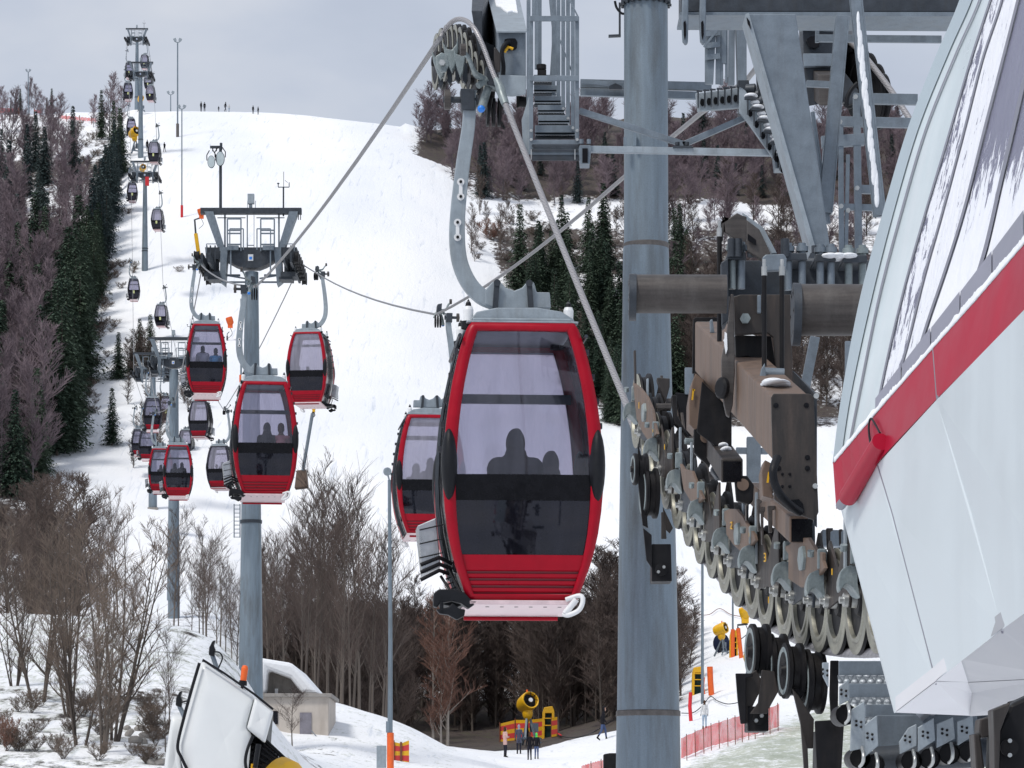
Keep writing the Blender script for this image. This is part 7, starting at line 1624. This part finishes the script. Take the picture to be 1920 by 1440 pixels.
# hut with a snow covered embankment roof
M['plaster'] = mat('stained_plaster', (.52, .47, .42), .85, 0, .10, 1.2, dirt=(.30, .25, .21), dirt_amt=.45, bump=.2)
ht = thing('hut', W(555, 1412, 124), 'beige plaster hut with a grey door under a snow covered sloping embankment', 'hut'); Y = 124
b = MB(); b.prism(wp([(480, 1305), (616, 1305), (616, 1420), (480, 1420)], Y), (0, 5, 0)); b.build('wall', M['plaster'], ht, bevel=.02)
b = MB(); b.prism(wp([(476, 1300), (622, 1300), (622, 1307), (476, 1307)], Y-.15), (0, 5.4, 0)); b.build('roof_slab', M['concrete'], ht, bevel=.02)
b = MB(); b.prism(wp([(562, 1336), (584, 1336), (584, 1405), (562, 1405)], Y-.04), (0, .03, 0)); b.build('door', mat('grey_door', (.20, .19, .22), .6), ht)
b = MB(); b.prism(wp([(512, 1333), (521, 1333), (521, 1358), (512, 1358)], Y-.04), (0, .03, 0)); b.build('window', M['side'], ht)
b = MB(); b.tube([W(584, 1370, Y-.3), W(610, 1400, Y-.8), W(610, 1425, Y-.8)], .02, 5); b.tube([W(556, 1385, Y-.4), W(586, 1385, Y-.4)], .02, 5); b.build('handrail', M['galv'], ht)
b = MB(); b.prism(wp([(540, 1402), (600, 1402), (606, 1420), (536, 1420)], Y-.5), (0, .5, 0)); b.build('step', M['concrete'], ht)
em = thing('snowy_embankment', W(540, 1300, 126), 'snow covered sloping roof with a dark sunken opening above the beige hut', 'roof'); 
b = MB(); b.prism(wp([(448, 1233), (492, 1234), (548, 1243), (598, 1300), (566, 1300), (544, 1272), (502, 1256), (498, 1300), (448, 1300)], 125.5), (0, 7, 0)); b.build('snow_cover', M['snow'], em, bevel=.15)
b = MB(); b.prism(wp([(500, 1256), (546, 1270), (568, 1302), (500, 1302)], 126.5), (0, .5, 0)); b.build('recess', M['concrete'], em)
b = MB(); b.box(W(518.5, 1296, 126.3), (.12, .1, .2)); b.build('wall_lamp', M['white'], em)
fm = net([(576, 1266), (600, 1264), (627, 1256)], [(576, 1300), (600, 1302), (627, 1306)], [611, 626], 'dark mesh fence on blue grey posts at the right end of the hut roof', Y0=118, m='mesh', pm='column', w=2.5, nm='mesh_fence', over=4)
# near white snow gun, lower left
sg = thing('snow_gun', W(430, 2090, 24), 'large white snow gun with black fan cage and orange beacon in the lower left', 'snow gun'); Y = 24
M['white_gun'] = mat('white_fairing', (.72, .74, .74), .4, 0, .04, 2, coat=.2, dirt=(.62, .6, .62), dirt_amt=.3)
def rounded(pts, Y, depth, inset, name, m, crease=None):
    b = MB(); P = [Vector((x, y, 0)) for x, y in pts]; c = sum(P, Vector())/len(P); n_ = len(P); L = []
    for s_, dy in ((.0, .02), (.60, .0), (.90, .01), (.97, .04), (1.0, .10), (1.0, depth)):
        L.append([W(c.x+(p.x-c.x)*s_, c.y+(p.y-c.y)*s_, Y+dy) for p in P])
    b.add([v for l in L for v in l], [[j*n_+i, j*n_+(i+1) % n_, (j+1)*n_+(i+1) % n_, (j+1)*n_+i] for j in range(5) for i in range(n_)]+[list(range(5*n_, 6*n_))], True); return b.build(name, m, sg)
def rc(pts, r=6, n=4):
    out = []; N_ = len(pts)
    for i in range(N_):
        p = Vector((*pts[i], 0)); a = Vector((*pts[i-1], 0)); c = Vector((*pts[(i+1) % N_], 0)); u_ = (a-p).normalized()*min(r, (a-p).length*.45); v_ = (c-p).normalized()*min(r, (c-p).length*.45)
        for k in range(n+1): t = k/n; q = (p+u_)*(1-t)**2+p*2*t*(1-t)+(p+v_)*t*t; out.append((q.x, q.y))
    return out
rounded(rc([(378, 1238), (478, 1307), (463, 1364), (472, 1376), (458, 1530), (360, 1500), (332, 1400)], 9), Y, .7, 0, 'side_cover', M['white_gun'])
rounded(rc([(478, 1306), (513, 1334), (497, 1394), (462, 1366)], 4), Y-.03, .5, 0, 'front_cover', M['white_gun'])
rounded(rc([(322, 1340), (346, 1342), (338, 1400), (352, 1520), (300, 1520), (310, 1420)], 7), Y+.9, .5, 0, 'far_cover', M['white_gun'])
b = MB(); b.tube(catmull([W(374, 1243, Y-.01), W(360, 1290, Y-.01), W(345, 1345, Y-.01), (W(333, 1398, Y-.01)), W(340, 1420, Y-.01), W(352, 1445, Y-.01)], 5), .012, 6); b.tube([W(380, 1237, Y), W(420, 1262, Y), W(476, 1301, Y), W(512, 1330, Y)], .010, 6); b.build('rubber_seal', M['blackp'], sg)
b = MB(); b.prism(wp([(380, 1236), (335, 1400), (352, 1530), (470, 1530), (500, 1400), (505, 1335)], Y+.65), (0, .4, 0)); b.build('inner_frame', M['galv_dk'], sg)
# fan barrel: axis points down right toward the viewer
ca = W(458, 1464, Y+.55); axg = Vector((.86, -.42, -.28)).normalized()
b = MB()
xg = axg.cross(Vector((0, 0, 1))).normalized(); yg = xg.cross(axg)
for k in range(12):
    t = -.10+.030*k; r_ = .40-.012*k; ring = [ca+axg*t+(xg*math.cos(2*PI*q/36)+yg*math.sin(2*PI*q/36))*r_ for q in range(37)]; b.tube(ring, .006, 5, cap=False)
for q in range(36): b.tube([ca+axg*t+(xg*math.cos(2*PI*q/36)+yg*math.sin(2*PI*q/36))*(.41-.012*(t+.1)/.03) for t in (-.12, 0, .12, .26)], .008, 4, cap=False)
b.build('fan_cage', M['black'], sg)
b = MB(); b.lathe([(-.15, .36), (.05, .34), (.2, .24), (.2, 0)], ca, axg, 28); b.build('fan_barrel', M['black'], sg)
b = MB(); b.lathe([(-.02, .30), (.0, .33), (.08, .32), (.14, .27), (.15, .24), (.12, .23)], ca+axg*.27+Vector((.0, 0, -.06)), axg, 30); b.build('outlet_ring', M['yellow'], sg)
b = MB(); b.tube(catmull([W(474, 1380, Y-.1), W(464, 1405, Y-.12), W(460, 1430, Y-.12), W(466, 1460, Y-.1)], 5), .012, 6); b.tube([W(485, 1395, Y-.1), W(478, 1440, Y-.1)], .02, 6); b.build('cable', M['blackp'], sg)
b = MB()
for q in range(4): b.tube([W(472+q*3, 1432, Y-.1), W(470+q*3, 1460, Y-.1)], .006, 5)
b.build('yellow_tubes', M['yellow'], sg)
for pts, dx in (([(399, 1228), (404, 1205)], 0), ([(337, 1323), (341, 1298)], 1)):
    x, y = pts[0]; b = MB(); b.prism(wp([(x-8, y), (x-7, y-14), (x-1, y-26), (x+4, y-28), (x+1, y-18), (x+4, y-10), (x+2, y+3)], Y+.2), (0, .08, 0)); h = b.build('spotlight', M['blackp'], sg, bevel=.008)
    b = MB(); b.bar(W(x-1, y, Y+.25), W(x+10 if not dx else x+10, y+32 if not dx else y+24, Y+.2), .025); b.build('spotlight_arm', M['galv'], sg)
    b = MB(); b.tube(catmull([W(x+3, y-6, Y+.2), W(x+13, y-4, Y+.2) if not dx else W(x+10, y-8, Y+.2), W(x+18, y+6, Y+.2) if not dx else W(x+17, y-9, Y+.2), W(x+11, y+24, Y+.2) if not dx else W(x+19, y-7, Y+.2)], 5), .006, 5); b.build('spotlight_cable', M['blackp'], sg)
b = MB(); b.lathe([(0, .024), (.10, .026), (.12, .018), (.125, 0)], W(456, 1278, Y+.1)-Vector((0, 0, 0)), (.12, 0, 1), 14); b.build('beacon', M['beacon'] if 'beacon' in M else M['orange'], sg)
b = MB(); b.lathe([(0, .032), (.035, .03), (.035, 0)], W(455, 1285, Y+.1), (.12, 0, 1), 14); b.bar(W(455, 1285, Y+.1), W(452, 1296, Y+.1), .02); b.build('beacon_base', M['blackp'], sg)
b = MB(); b.tube([W(430, 1480, Y+.6), W(430, 1800, Y+.6)], .12, 12); 
for a in (0, 2.1, 4.2): b.bar(W(430, 1800, Y+.6), W(430, 2095, Y+.6)+Vector((math.cos(a), math.sin(a), 0))*.9, .09)
b.build('stand', M['galv'], sg)
